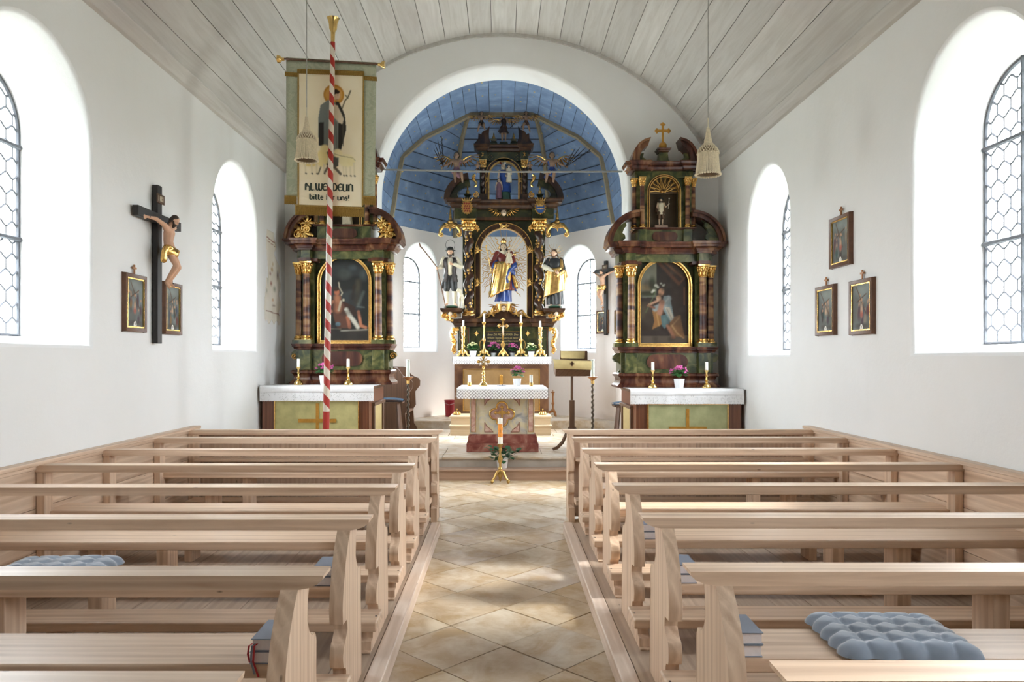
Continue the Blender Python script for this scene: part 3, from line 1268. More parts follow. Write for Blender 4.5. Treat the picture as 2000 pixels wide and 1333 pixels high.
# wooden wainscot along both pew blocks
XW = 3.155
for n_, s, lab in ((4, -1, 'wooden wainscot behind the left pews'), (5, 1, 'wooden wainscot behind the right pews')):
    t = thing('trim_%d' % n_, lab, 'wainscot', (s * XW, 3.5, 0))
    del t['category']
    t['kind'] = 'structure'
    for k_ in range(3):
        b = MB(); b.box(s * XW, s * (XW + .025), .3, 7.62, .02 + k_ * .295, .02 + (k_ + 1) * .295 - .004)
        obj('board', b, M['wood_y'], t)
    b = MB(); b.box(s * (XW - .03), s * (W - .004), .3, 7.70, .90, .93); obj('cap_rail', b, M['wood_y'], t, bevel=.006)
    b = MB(); b.box(s * (XW - .012), s * XW, .3, 7.62, .872, .90); obj('moulding', b, M['wood_y'], t, bevel=.004)
    b = MB(); b.box(s * (XW - .025), s * (W - .01), 7.62, 7.68, 0, .90); obj('end_post', b, M['wood_z'], t, bevel=.004)

labs = [ 'large arched leaded window at the left edge', 'narrow arched leaded window near the left side altar', 'right nave window out of view, added for light',
        'large arched leaded window at the right edge', 'narrow arched leaded window near the right side altar',
        'first unseen window added for light in the left chancel wall', 'second unseen window added for light in the left chancel wall', 'first unseen window added for light in the right chancel wall', 'second unseen window added for light in the right chancel wall', 'arched leaded window of the apse, left of the high altar', 'arched leaded window of the apse, right of the high altar']
for i, w in enumerate(WINDOWS):
    build_window(i + 1, w, i in (0, 3), labs[i])

b = MB(); b.tube([(-1.90, 11.25, 4.50), (0, 11.25, 4.462), (1.90, 11.25, 4.468)], .014, 8)
o = single('tie_rod', b, M['iron'], 'thin grey iron tie rod spanning the chancel arch', 'tie rod', (0, 11.25, 4.47))

# ================================================================== pews
PEW_R = [6.72, 5.88, 5.045, 4.20, 3.36, 2.51, 1.66]
PEW_L = [6.70, 5.84, 5.00, 4.155, 3.32, 2.465, 1.60]
RZ0, RZ1 = .857, .905


def smooth_poly(pts, n=3):
    """round off an outline a little by chord cutting"""
    for _ in range(n):
        out = []
        for i, p in enumerate(pts):
            q = pts[(i + 1) % len(pts)]
            out.append((p[0] * .8 + q[0] * .2, p[1] * .8 + q[1] * .2))
            out.append((p[0] * .2 + q[0] * .8, p[1] * .2 + q[1] * .8))
        pts = out
        if len(pts) > 90:
            break
    return pts


def cut_corner(pts, hard):
    """smooth an outline but keep the corners named in hard"""
    out = []
    n = len(pts)
    for i, p in enumerate(pts):
        if i in hard:
            out.append(p)
        else:
            a, b = pts[i - 1], pts[(i + 1) % n]
            out.append((p[0] * .72 + a[0] * .28, p[1] * .72 + a[1] * .28))
            out.append((p[0] * .9 + (a[0] + b[0]) * .05, p[1] * .9 + (a[1] + b[1]) * .05))
            out.append((p[0] * .72 + b[0] * .28, p[1] * .72 + b[1] * .28))
    return out


PROF = [(.165, RZ0), (0, RZ0), (-.055, .80), (-.108, .72), (-.143, .63), (-.158, .55), (-.15, .487),
        (-.072, .482), (-.06, .435), (-.09, .408), (-.138, .385), (-.152, .345), (-.14, .295), (-.098, .283),
        (-.084, .262), (-.09, .205), (-.25, .205), (-.256, .158), (-.30, .152), (-.306, .112), (-.33, .108), (-.33, .10),
        (.27, .10), (.265, .30), (.245, .48), (.25, .60), (.232, .632), (.19, .636), (.15, .665), (.125, .71), (.132, .79)]
HARD = {0, 1, 6, 7, 13, 15, 16, 17, 18, 19, 20, 21, 22, 26, 27}


def build_pew(s, d, label, group):
    xt = .64 if s > 0 else .595          # tip of the rail
    t = thing('pew', label, 'pew', (0, d, 0), group)
    q = lambda x: s * x
    b = MB()
    tip = [(xt, RZ1), (xt + .002, RZ1 - .014), (xt + .02, RZ1 - .030), (xt + .05, RZ1 - .042), (xt + .085, RZ0), (XW - .003, RZ0), (XW - .003, RZ1)]
    b.prism([(q(x), z) for x, z in tip], 'xz', d, d + .115)
    obj('top_rail', b, M['wood'], t, bevel=.009)
    xp = xt + .085
    b = MB(); b.prism([(d + y, z) for y, z in cut_corner(PROF, HARD)], 'yz', q(xp), q(xp + .058))
    obj('end_panel', b, M['wood_z'], t, bevel=.006, sharp=30)
    b = MB(); b.box(q(xp + .05), q(XW - .004), d + .07, d + .365, .53, .58)
    obj('seat', b, M['wood'], t, bevel=.007)
    b = MB(); b.box(q(xp - .03), q(XW - .004), d - .32, d - .10, .207, .258)
    kn = obj('kneeler', b, M['wood'], t, bevel=.008)
    b = MB(); b.lathe([(.006, 0), (.006, .002)], q(xp - .012), d - .22, .2575, 8)
    obj('nail', b, M['black_iron'], kn)
    b = MB(); b.box(q(2.31), q(2.39), d + .12, d + .28, .10, .53); obj('seat_leg', b, M['wood_z'], t, bevel=.004)
    b = MB(); b.box(q(2.32), q(2.38), d - .29, d - .13, .10, .207); obj('kneeler_leg', b, M['wood_z'], t, bevel=.003)
    b = MB(); b.box(q(XW - .06), q(XW - .003), d + .01, d + .11, .10, RZ0); obj('wall_post', b, M['wood_z'], t, bevel=.004)
    return t


ORD = ['front', 'second', 'third', 'fourth', 'fifth', 'sixth', 'seventh']
for s, rows, nm in ((1, PEW_R, 'right'), (-1, PEW_L, 'left')):
    first = None
    for i, d in enumerate(rows):
        if i == 0:
            lab = 'bleached wooden pew of the %s block directly behind its boarded front parapet' % nm
        elif i == 6:
            lab = 'bleached wooden pew of the %s block nearest the viewer, only its rail in view' % nm
        else:
            lab = 'bleached wooden pew of the %s block, %s row counted from the parapet' % (nm, ORD[i])
        if first is None:
            first = build_pew(s, d, lab, 'pews of the %s block' % nm)
        else:
            dup(first, (0, d, 0), lab)

# boarded parapet in front of each block
for s, y0, nm, xt in ((1, 7.47, 'right', .617), (-1, 7.44, 'left', .595)):
    t = thing('pew_parapet', 'boarded wooden parapet with a top rail in front of the %s pews' % nm, 'parapet', (0, y0, 0))
    q = lambda x: s * x
    b = MB()
    tip = [(xt, RZ1), (xt + .002, RZ1 - .014), (xt + .02, RZ1 - .030), (xt + .05, RZ1 - .042), (xt + .085, RZ0), (XW - .003, RZ0), (XW - .003, RZ1)]
    b.prism([(q(x), z) for x, z in tip], 'xz', y0, y0 + .115)
    obj('top_rail', b, M['wood'], t, bevel=.009)
    b = MB()
    pr = [(.14, RZ0), (0, RZ0), (-.05, .74), (-.09, .60), (-.09, .50), (-.04, .48), (-.04, .40), (-.10, .37), (-.10, .29), (-.05, .27), (-.05, .16), (-.12, .14), (-.12, 0), (.16, 0)]
    b.prism([(y0 + y, z) for y, z in cut_corner(pr, {0, 1, 5, 9, 11, 12, 13})], 'yz', q(xt + .05), q(xt + .108))
    obj('end_panel', b, M['wood_z'], t, bevel=.006)
    x = xt + .108
    k = 0
    ws = [.20, .29, .14, .13, .32, .17, .24, .16, .27, .20, .22, .25]
    while x < XW - .02:
        w_ = min(ws[k % len(ws)], XW - .004 - x)
        b = MB(); b.box(q(x + .0015), q(x + w_ - .0015), y0 + .05, y0 + .072, .02, .853 + (.002 if k % 2 else 0))
        obj('board', b, M['wood_board'], t, bevel=.002)
        x += w_; k += 1
    b = MB(); b.box(q(XW - .11), q(XW - .003), y0 - .0, y0 + .05, 0, RZ0); obj('wall_post', b, M['wood_z'], t, bevel=.004)
    b = MB(); b.box(q(xt + .10), q(XW - .1), y0 - .30, y0 - .10, .20, .25); obj('kneeler', b, M['wood'], t, bevel=.006)
    for xx in (1.0, 2.35):
        b = MB(); b.box(q(xx), q(xx + .06), y0 - .27, y0 + .05, 0, .20); obj('kneeler_leg', b, M['wood_z'], t)
    b = MB(); b.box(q(xt + .12), q(XW - .1), y0 - .10, y0 + .05, .60, .625); obj('book_shelf', b, M['wood'], t, bevel=.003)

# raised plank floor under the pews
for s, nm in ((1, 'right'), (-1, 'left')):
    t = thing('pew_platform', 'raised plank platform with a worn edge beam under the %s pews' % nm, 'platform', (s * 1.8, 3.5, 0))
    q = lambda x: s * x
    xe = .57
    b = MB(); b.box(q(xe), q(xe + .085), .6, 6.90, 0.001, .10); obj('edge_beam', b, M['beam'], t, bevel=.006)
    x = xe + .0855
    rs = random.Random(4 + s)
    while x < XW - .03:
        w_ = min(rs.uniform(.17, .23), XW - .006 - x)
        b = MB(); b.box(q(x + .0015), q(x + w_ - .0015), .6, 6.88, .062, .0985 + rs.uniform(-.002, .001)); obj('plank', b, M['plank'], t)
        x += w_
    for y in (.8, 2.8, 4.8, 6.7):
        b = MB(); b.box(q(xe + .09), q(XW - .01), y, y + .1, 0.001, .062); obj('joist', b, M['plank'], t)

# ------------------------------------------------------------------ hymnals and cushions
M['book_cover'] = plain('grey_book_cover', lin((118, 126, 142)), .55, 0, .05)
M['pages'] = plain('book_pages', lin((226, 222, 226)), .8, 0, .04, 90)
M['ribbon'] = plain('red_ribbon', lin((170, 30, 40)), .5)
M['ribbon_grey'] = plain('grey_ribbon', lin((120, 125, 140)), .5)


def book(x, y, z, w, dep, h, label, group, ribbons=False, side=1):
    t = thing('hymnal', label, 'book', (x, y, z), group)
    c = .0028
    b = MB()
    b.box(x, x + w, y, y + dep, z, z + c); b.box(x, x + w, y, y + dep, z + h - c, z + h)
    xs = x + w - c if side > 0 else x
    b.box(xs, xs + c, y, y + dep, z + c, z + h - c)
    obj('cover', b, M['book_cover'], t, bevel=.001)
    b = MB(); b.box(x + .005, x + w - .005, y + .005, y + dep - .005, z + c, z + h - c); obj('page_block', b, M['pages'], t)
    if ribbons:
        for k, (dx, mt, ln) in enumerate(((.004, 'ribbon', .06), (.014, 'ribbon_grey', .10), (.022, 'ribbon', .11))):
            p0 = Vector((x + dx, y + .006, z + h * .6))
            b = MB()
            pts = [p0, p0 + Vector((-.008, -.012, -.004)), p0 + Vector((-.010, -.018, -ln * .5)), p0 + Vector((-.004 + .006 * k, -.016, -ln))]
            rings = [[p + Vector((-.0035, 0, 0)), p + Vector((.0035, 0, 0))] for p in pts]
            b.loft(rings, False, False)
            obj('ribbon', b, M[mt], t, label='red ribbon marker' if mt == 'ribbon' else 'grey ribbon marker')


ZS = .5805
def stack(x, y, n, w, place, side, rib=False):
    for k in range(n):
        lab = ('lower' if k == 0 else 'upper') + ' grey hymnal of the pair ' + place
        book(x + .004 * k, y + .003 * k, ZS + k * .0425, w, .19, .042, lab, 'hymnals on the pew seats', rib and k == 1, side)


stack(.785, 2.595, 2, .13, 'on the right pew seat beside the tufted cushion', -1)
stack(.785, 3.445, 2, .125, 'on the seat of the fifth right pew', -1)
stack(.785, 4.29, 2, .12, 'on the seat of the fourth right pew', -1)
stack(-.865, 2.537, 2, .12, 'with ribbon markers on the sixth left pew', 1, True)
stack(-.875, 3.405, 2, .12, 'on the seat of the fifth left pew', 1)

M['cushion'] = plain('blue_grey_velvet', lin((126, 140, 158)), .75, 0, .12, 9, .1)
M['cushion'].node_tree.nodes['Principled BSDF'].inputs['Sheen Weight'].default_value = .6


def cushion(cx, cy_, z, w, dep, ang, label, tilt=0.0):
    nx, ny = 64, 54
    mb = MB()
    vs = []
    for j in range(ny + 1):
        for i in range(nx + 1):
            u, v = i / nx, j / ny
            edge = (1 - (2 * u - 1) ** 8) * (1 - (2 * v - 1) ** 8)
            nu, nv = 5, 5
            row = v * nv
            # puffs meet in buttons set in offset rows
            a = math.pi * (u * nu + v * nv) / 1.0
            c = math.pi * (u * nu - v * nv) / 1.0
            puff = abs(math.sin(a / 2 * 1.0 + .0) * 1.0) * abs(math.sin(c / 2 * 1.0 + .0))
            sh = .5 * (int(v * nv) % 2)
            su, sv = abs(math.sin(math.pi * u * nu)), abs(math.sin(math.pi * v * nv))
            puff = min(1, (su * sv) ** .38 + .38 * max(su, sv) ** 6)
            h = .030 * edge ** .5 + .019 * puff * edge ** .6
            pin = 1 - .05 * (1 - abs(math.sin(math.pi * v * nv)))
            pin2 = 1 - .05 * (1 - abs(math.sin(math.pi * u * nu)))
            vs.append((cx + (u - .5) * w * pin, cy_ + (v - .5) * dep * pin2, z + .006 + h))
    n1 = len(vs)
    vs += [(p[0], p[1], z + .004 if .02 < (k % (nx + 1)) / nx < .98 else z + .008) for k, p in enumerate(vs)]
    fs = []
    for j in range(ny):
        for i in range(nx):
            a = j * (nx + 1) + i
            fs.append((a, a + 1, a + nx + 2, a + nx + 1))
            fs.append((n1 + a, n1 + a + nx + 1, n1 + a + nx + 2, n1 + a + 1))
    bd = [i for i in range(nx)] + [nx + (nx + 1) * j for j in range(ny)] + [(ny) * (nx + 1) + i for i in range(nx, 0, -1)] + [(nx + 1) * j for j in range(ny, 0, -1)]
    for p, q in zip(bd, bd[1:] + bd[:1]):
        fs.append((p, q, n1 + q, n1 + p))
    mb.add(vs, fs)
    mb.xf(rotm((cx, cy_, z), ang))
    if tilt:
        mb.xf(rotm((cx, cy_, z), tilt, 'X'))
    t = thing('seat_cushion', label, 'cushion', (cx, cy_, z))
    obj('cushion_body', mb, M['cushion'], t, sharp=80)
    bb = MB()
    for i in range(1, 5):
        for j in range(1, 5):
            bb.ball((cx + (i / 5 - .5) * w, cy_ + (j / 5 - .5) * dep, z + .034), (.007, .007, .004), 8, 4)
    bb.xf(rotm((cx, cy_, z), ang))
    o = obj('button', bb, M['cushion'], t)
    o['kind'] = 'stuff'
    return t


cushion(1.44, 2.755, ZS, .50, .40, R(-2), 'blue-grey tufted velvet cushion on the sixth right pew seat')
cushion(-2.17, 3.585, ZS, .52, .42, R(3), 'blue-grey tufted cushion on the left pew seat, half hidden by the rail')

# ================================================================== altar building kit
def mold(mb, x0, x1, yf, yb, prof):
    """rectangular moulding: prof = (how far it stands out, z) upwards; the back stays flat"""
    rings = []
    for o, z in prof:
        rings.append([(x0 - o, yb, z), (x0 - o, yf - o, z), (x1 + o, yf - o, z), (x1 + o, yb, z)])
    return mb.loft(rings)


def cornice(z0, z1, out):
    h = z1 - z0
    return [(0, z0), (out * .15, z0 + h * .02), (out * .15, z0 + h * .16), (out * .28, z0 + h * .24), (out * .34, z0 + h * .38), (out * .55, z0 + h * .50),
            (out * .80, z0 + h * .54), (out * .80, z0 + h * .72), (out * .88, z0 + h * .78), (out, z0 + h * .90), (out, z1)]


def capital(mb, x, y, z0, z1, r):
    h = z1 - z0
    mb.lathe([(r * 1.12, 0), (r * 1.2, h * .05), (r * 1.05, h * .1), (r * 1.02, h * .3), (r * 1.15, h * .6), (r * 1.4, h * .84)], x, y, z0, 14)
    for tier, (zz, rr, n, L) in enumerate(((.30, 1.18, 8, .30), (.58, 1.36, 8, .30))):
        for k in range(n):
            a = 2 * math.pi * (k + .5 * tier) / n
            mb.ball((x + math.cos(a) * r * rr, y + math.sin(a) * r * rr, z0 + h * zz), (r * .22, r * .34, h * .21), 7, 5, Matrix.Rotation(a, 3, 'Z'))
            mb.ball((x + math.cos(a) * r * (rr + .25), y + math.sin(a) * r * (rr + .25), z0 + h * (zz + .17)), (r * .22, r * .25, h * .08), 6, 4, Matrix.Rotation(a, 3, 'Z'))
    for k in range(4):
        a = math.pi / 4 + k * math.pi / 2
        c = (x + math.cos(a) * r * 1.72, y + math.sin(a) * r * 1.72, z0 + h * .78)
        mb.ball(c, (r * .36, r * .36, h * .16), 8, 5)
        mb.ball((c[0], c[1], c[2] - h * .02), (r * .2, r * .2, h * .2), 7, 5)
    q = r * 1.7
    mb.prism([(x - q, y - q), (x, y - q * .82), (x + q, y - q), (x + q * .82, y), (x + q, y + q), (x, y + q * .82), (x - q, y + q), (x - q * .82, y)], 'xy', z0 + h * .88, z1)


def column_base(mb, x, y, z0, z1, r):
    h = z1 - z0
    mb.lathe([(r * 1.5, 0), (r * 1.5, h * .2), (r * 1.45, h * .28), (r * 1.55, h * .38), (r * 1.45, h * .5), (r * 1.18, h * .56), (r * 1.15, h * .66), (r * 1.28, h * .74), (r * 1.25, h * .88), (r * 1.05, h)], x, y, z0, 18)


def leafball(mb, c, ang, L, w, th=.012, bend=0.0):
    """a carved leaf lying in the x-z plane"""
    a = R(ang)
    m = Matrix.Rotation(-a, 3, 'Y')
    cc = Vector(c) + m @ Vector((L * .5, 0, 0))
    mb.ball(cc, (L * .55, th, w), 8, 5, m)
    tip = Vector(c) + m @ Vector((L * .95, -th * .5, 0))
    mb.ball(tip, (L * .16, th * 1.1, w * .55), 6, 4, m)


def spray(mb, c, size, angs, th=.014):
    for k, a in enumerate(angs):
        L = size * (1.0 if k % 2 == 0 else .72)
        leafball(mb, c, a, L, L * .2, th)
    mb.ball(c, (size * .16, th * 1.6, size * .16), 8, 5)


def scroll(mb, c, r0, turns=1.4, start=0.0, sgn=1, rad=.012, plane='xz'):
    pts = spiral(c, r0, turns, 26, start, .14, plane, sgn)
    mb.tube(pts, [rad * (1 - .45 * i / 26) for i in range(27)], 6)
    e_ = pts[-1]
    mb.ball(e_, (rad * 1.1,) * 3, 6, 4)


def arch_line(xc, hw, z0, zs, n=24):
    return [(xc - hw, z0)] + [(xc - hw * math.cos(math.pi * i / n), zs + hw * math.sin(math.pi * i / n)) for i in range(n + 1)] + [(xc + hw, z0)]


def arch_frame(mb, xc, hw_o, hw_i, z0, zs, y0, y1, bottom=None):
    mb.band(arch_line(xc, hw_o, z0, zs), arch_line(xc, hw_i, z0, zs), 'xz', y0, y1)
    if bottom:
        mb.box(xc - hw_o, xc + hw_o, y0, y1, z0 - bottom, z0)


def arch_board(mb, x0, x1, z0, z1, xc, hw, zs, y0, y1, zb=None):
    """board with an arched opening, thickness y0..y1"""
    zb = z0 if zb is None else zb
    hole = arch_line(xc, hw, zb, zs)
    if zb > z0 + 1e-6:
        polys = [[Vector((x0, z0, 0)), Vector((x1, z0, 0)), Vector((x1, z1, 0)), Vector((x0, z1, 0))], [Vector((*p, 0)) for p in hole]]
    else:
        polys = [[Vector((x0, z0, 0))] + [Vector((*p, 0)) for p in hole] + [Vector((x1, z0, 0)), Vector((x1, z1, 0)), Vector((x0, z1, 0))]]
    tri = tessellate_polygon(polys)
    flat = [p for q in polys for p in q]
    for y in (y0, y1):
        mb.add([(p.x, y, p.y) for p in flat], tri)
    for a, b in list(zip(hole[:-1], hole[1:])) + [((x0, z0), (x0, z1)), ((x0, z1), (x1, z1)), ((x1, z1), (x1, z0))]:
        mb.add([(a[0], y0, a[1]), (b[0], y0, b[1]), (b[0], y1, b[1]), (a[0], y1, a[1])], [(0, 1, 2, 3)])


def rounded_bar(mb, x0, x1, z0, z1, y0, y1):
    r = (z1 - z0) / 2
    n = 10
    pts = [(x0 + r + r * math.cos(R(90 + 180 * i / n)), z0 + r + r * math.sin(R(90 + 180 * i / n))) for i in range(n + 1)]
    pts += [(x1 - r + r * math.cos(R(-90 + 180 * i / n)), z0 + r + r * math.sin(R(-90 + 180 * i / n))) for i in range(n + 1)]
    mb.prism(pts, 'xz', y0, y1)


def budded_cross(mb, x, y, zb, zt, zc, hw, w, th):
    mb.box(x - w / 2, x + w / 2, y - th / 2, y + th / 2, zb, zt - w)
    mb.box(x - hw + w, x - w / 2, y - th / 2, y + th / 2, zc - w / 2, zc + w / 2)
    mb.box(x + w / 2, x + hw - w, y - th / 2, y + th / 2, zc - w / 2, zc + w / 2)
    for cx, cz, dx, dz in ((x, zt - w, 0, 1), (x - hw + w, zc, -1, 0), (x + hw - w, zc, 1, 0)):
        mb.ball((cx + dx * w * .5, y, cz + dz * w * .5), (w * .55, th * .6, w * .55), 8, 6)
        for s in (-1, 1):
            mb.ball((cx + dz * s * w * .75, y, cz + dx * s * w * .75), (w * .5, th * .6, w * .5), 8, 6)


def hanging_cloth(name, x0, x1, yf, yb, zt, zdrop, zlace, mlace, label, cat, left_over=0.0, right_over=0.0, scal=.006, ncyc=46):
    """linen over a table top, falling in front, with a lace border"""
    t = thing(name, label, cat, ((x0 + x1) / 2, yf, zt))
    n = 90
    mb = MB()
    rs = random.Random(hash(name) % 7 + 1)
    ph = [rs.uniform(0, 6) for _ in range(3)]
    wave = lambda x, k: .006 * k * (math.sin(x * 17 + ph[0]) + .6 * math.sin(x * 31 + ph[1]))
    xs = [x0 + (x1 - x0) * i / n for i in range(n + 1)]
    rings = [[(x, yb, zt) for x in xs], [(x, yf + .03, zt + .001) for x in xs], [(x, yf + .008, zt - .001) for x in xs], [(x, yf - .006, zt - .012) for x in xs]]
    for k in range(1, 4):
        f = k / 3
        rings.append([(x, yf - .010 + wave(x, f * .6), zt - .012 - (zt - zdrop - .012) * f) for x in xs])
    mb.loft(rings, False, False)
    o = obj('linen', mb, M['white_cloth'], t, sharp=80)
    so = o.modifiers.new('thick', 'SOLIDIFY'); so.thickness = .003; so.offset = 1
    mb = MB()
    rings = []
    for k in range(4):
        f = k / 3
        rings.append([(x, yf - .0105 + wave(x, .6 + f * .5), zdrop + .004 - (zdrop - zlace) * f + (scal * abs(math.sin((x - x0) / (x1 - x0) * ncyc * math.pi)) if k == 3 else 0)) for x in xs])
    mb.loft(rings, False, False)
    obj('lace_border', mb, mlace, t, sharp=80)
    for s, ov, xe in ((-1, left_over, x0), (1, right_over, x1)):
        if ov:
            mb = MB()
            m = 10
            ys = [yf + (yb - yf) * i / m for i in range(m + 1)]
            mb.loft([[(xe, y, zt) for y in ys], [(xe + s * .012, y, zt - .012) for y in ys],
                     [(xe + s * (.02 + .012 * math.sin(y * 23)), y, zt - ov * (1 - .25 * i / m)) for i, y in enumerate(ys)]], False, False)
            obj('side_drop', mb, M['white_cloth'], t, sharp=80)
    return t


# ================================================================== side altars
DS = 10.5
SC = DS / FPX
zs_ = lambda py: PZ(py, DS)


def picture(parent, cv, xc, hw, z0, zs, y, mat, name='painting'):
    h = zs + hw - z0
    me = cv.mesh(name, lambda u, v: (xc - hw + 2 * hw * u - parent.location[0], y - parent.location[1], z0 + h * v - parent.location[2]),
                 lambda u, v: (z0 + h * v < zs) or ((2 * u - 1) ** 2 + ((z0 + h * v - zs) / hw) ** 2 < 1.02))
    return obj(name, None, mat, parent, me=me)


def paint_right():
    c = Canvas(110, 186, (44, 33, 26), 1.74, 2)
    c.mottle((62, 48, 38), 9, .7)
    X = lambda x: (x - 110) / 630.0
    Y = lambda y: 1 - (y - 130) / 1095.0
    P = lambda *a: [(X(x), Y(y)) for x, y in a]
    c.poly(P((100, 110), (325, 110), (325, 600), (100, 600)), (104, 106, 94))
    c.mottle((128, 118, 92), 5, .25)
    c.ell(X(180), Y(470), .22, .10, (156, 132, 88), .8, .9)
    c.ell(X(200), Y(350), .2, .12, (122, 122, 108), .7, .9)
    c.ell(X(270), Y(420), .10, .2, (46, 54, 36), .95, .6)
    c.ell(X(220), Y(545), .24, .07, (56, 60, 36), 1, .5)
    c.poly(P((100, 600), (520, 590), (520, 640), (100, 640)), (48, 40, 35))
    c.poly(P((325, 110), (505, 110), (505, 640), (325, 640)), (38, 33, 30))
    c.poly(P((505, 300), (740, 300), (740, 900), (505, 900)), (46, 36, 30))
    for x0, y0, x1, y1, w, col in ((340, 130, 620, 420, .05, (96, 58, 38)), (420, 130, 660, 330, .035, (112, 72, 48)), (520, 140, 730, 260, .03, (78, 46, 32)), (640, 400, 730, 300, .03, (96, 62, 42)),
                                   (690, 470, 690, 690, .02, (112, 70, 44))):
        c.line([(X(x0), Y(y0)), (X(x1), Y(y1))], w, col, .8, .8)
    c.poly(P((100, 1030), (740, 1000), (740, 1100), (100, 1095)), (50, 40, 35))
    c.poly(P((100, 1095), (740, 1085), (740, 1230), (100, 1230)), (96, 84, 72))
    c.mottle((70, 58, 48), 14, .25)
    # cloak, robe, legs
    c.poly(P((270, 760), (380, 740), (400, 940), (270, 1010), (300, 900)), (146, 104, 58))
    c.line([(X(330), Y(800)), (X(360), Y(960))], .02, (190, 146, 88), .8, .9)
    c.poly(P((500, 860), (640, 820), (650, 900), (700, 1120), (560, 1090), (500, 1000)), (134, 96, 62))
    c.line([(X(620), Y(860)), (X(530), Y(960)), (X(600), Y(1060)), (X(680), Y(1120))], .022, (182, 144, 98), .8, .9)
    c.poly(P((380, 830), (520, 800), (500, 920), (430, 1000), (400, 960)), (82, 108, 110))
    c.ell(X(440), Y(900), .08, .12, (104, 132, 132), .7, .8)
    c.poly(P((420, 580), (500, 575), (555, 860), (510, 910), (400, 730)), (132, 150, 152))
    c.poly(P((430, 720), (500, 720), (550, 850), (520, 900)), (196, 188, 170))
    c.line([(X(460), Y(740)), (X(530), Y(880))], .014, (128, 124, 116), .7)
    c.line([(X(485), Y(610)), (X(440), Y(680)), (X(310), Y(740))], .07, (150, 160, 160), 1, .4)
    c.line([(X(490), Y(600)), (X(410), Y(690))], .025, (188, 194, 190), .8, .9)
    c.line([(X(300), Y(730)), (X(215), Y(700))], .026, (140, 92, 70), 1)
    # child
    c.line([(X(400), Y(660)), (X(370), Y(790))], .075, (170, 122, 98), 1, .5)
    c.line([(X(340), Y(640)), (X(235), Y(685))], .026, (186, 142, 116), 1)
    c.ell(X(356), Y(607), .058, .062, (196, 156, 128))
    c.ell(X(350), Y(590), .05, .04, (164, 126, 92), .8, .6)
    # head
    c.ell(X(388), Y(525), .068, .082, (176, 130, 100))
    c.ell(X(372), Y(560), .05, .05, (112, 84, 62), .9, .6)
    c.ell(X(410), Y(500), .05, .05, (120, 100, 78), .7, .8)
    c.line([(X(470), Y(960)), (X(545), Y(1090))], .045, (150, 104, 78), 1, .6)
    c.ell(X(545), Y(1110), .06, .03, (140, 94, 70))
    # lilies
    c.line([(X(185), Y(790)), (X(300), Y(560)), (X(330), Y(460))], .008, (92, 112, 74))
    for x, y, r_ in ((320, 440, .045), (345, 460, .035), (290, 505, .04), (270, 525, .03), (415, 440, .035), (385, 415, .028), (430, 430, .02)):
        c.ell(X(x), Y(y), r_, r_ * .8, (200, 198, 180), 1, .5)
    c.mottle((52, 40, 32), 11, .5); c.lay(np.ones_like(c.u), (46, 36, 28), .16)
    return c.soften(2)


def paint_left():
    c = Canvas(110, 190, (34, 36, 34), 1.76, 5)
    X = lambda x: (x - 110) / 660.0
    Y = lambda y: 1 - (y - 100) / 1160.0
    P = lambda *a: [(X(x), Y(y)) for x, y in a]
    c.mottle((58, 64, 66), 7, .8)
    c.ell(X(420), Y(320), .2, .14, (96, 102, 98), .7, .9)
    c.ell(X(540), Y(230), .12, .09, (92, 104, 112), .6, .9)
    c.ell(X(180), Y(400), .12, .3, (66, 74, 78), .7, .9)
    c.ell(X(690), Y(330), .12, .16, (98, 110, 110), .6, .9)
    c.line([(X(620), Y(420)), (X(590), Y(700))], .09, (70, 64, 50), .9, .8)
    c.line([(X(560), Y(480)), (X(540), Y(650))], .05, (46, 38, 30), .9, .8)
    c.line([(X(690), Y(560)), (X(620), Y(730))], .05, (104, 112, 106), .6, .9)
    c.line([(X(600), Y(760)), (X(700), Y(770))], .02, (120, 128, 124), .6, .8)
    c.poly(P((100, 1060), (770, 1060), (770, 1265), (100, 1265)), (58, 52, 46))
    c.mottle((40, 40, 40), 12, .35)
    c.line([(X(380), Y(1090)), (X(740), Y(1075))], .014, (196, 192, 176), .8, .8)
    c.line([(X(200), Y(1060)), (X(380), Y(1065))], .012, (150, 140, 120), .6, .8)
    # shepherd
    c.poly(P((250, 700), (390, 680), (500, 860), (520, 1050), (330, 1060), (280, 900)), (96, 62, 48))
    c.poly(P((400, 680), (570, 760), (600, 880), (480, 880)), (66, 40, 30))
    c.line([(X(330), Y(640)), (X(340), Y(800))], .10, (176, 116, 84), .95, .7)
    c.line([(X(270), Y(690)), (X(175), Y(790)), (X(250), Y(825))], .035, (186, 122, 92), 1)
    c.line([(X(380), Y(690)), (X(350), Y(810))], .028, (196, 184, 160), .9)
    c.ell(X(325), Y(560), .062, .075, (178, 108, 78))
    c.ell(X(310), Y(520), .07, .05, (60, 42, 32))
    c.line([(X(620), Y(830)), (X(655), Y(1020)), (X(720), Y(1045))], .038, (186, 120, 88), 1)
    c.line([(X(470), Y(900)), (X(500), Y(1040))], .042, (166, 104, 76), 1)
    c.ell(X(340), Y(1000), .06, .05, (90, 120, 132), .9)
    # lamb
    c.line([(X(455), Y(800)), (X(500), Y(880)), (X(560), Y(960)), (X(610), Y(1040))], .055, (206, 202, 188), 1, .6)
    c.ell(X(450), Y(800), .045, .02, (216, 212, 198))
    c.line([(X(350), Y(430)), (X(360), Y(500)), (X(400), Y(570)), (X(385), Y(605))], .012, (214, 206, 180), .9)
    c.ell(X(415), Y(670), .025, .03, (206, 196, 172))
    c.mottle((38, 36, 34), 11, .5); c.lay(np.ones_like(c.u), (38, 36, 32), .16)
    return c.soften(2)


M['canvas_dark'] = plain('niche_back', (.085, .055, .026), .5)
M['shell_brown'] = plain('shell_brown', (.11, .065, .03), .5)


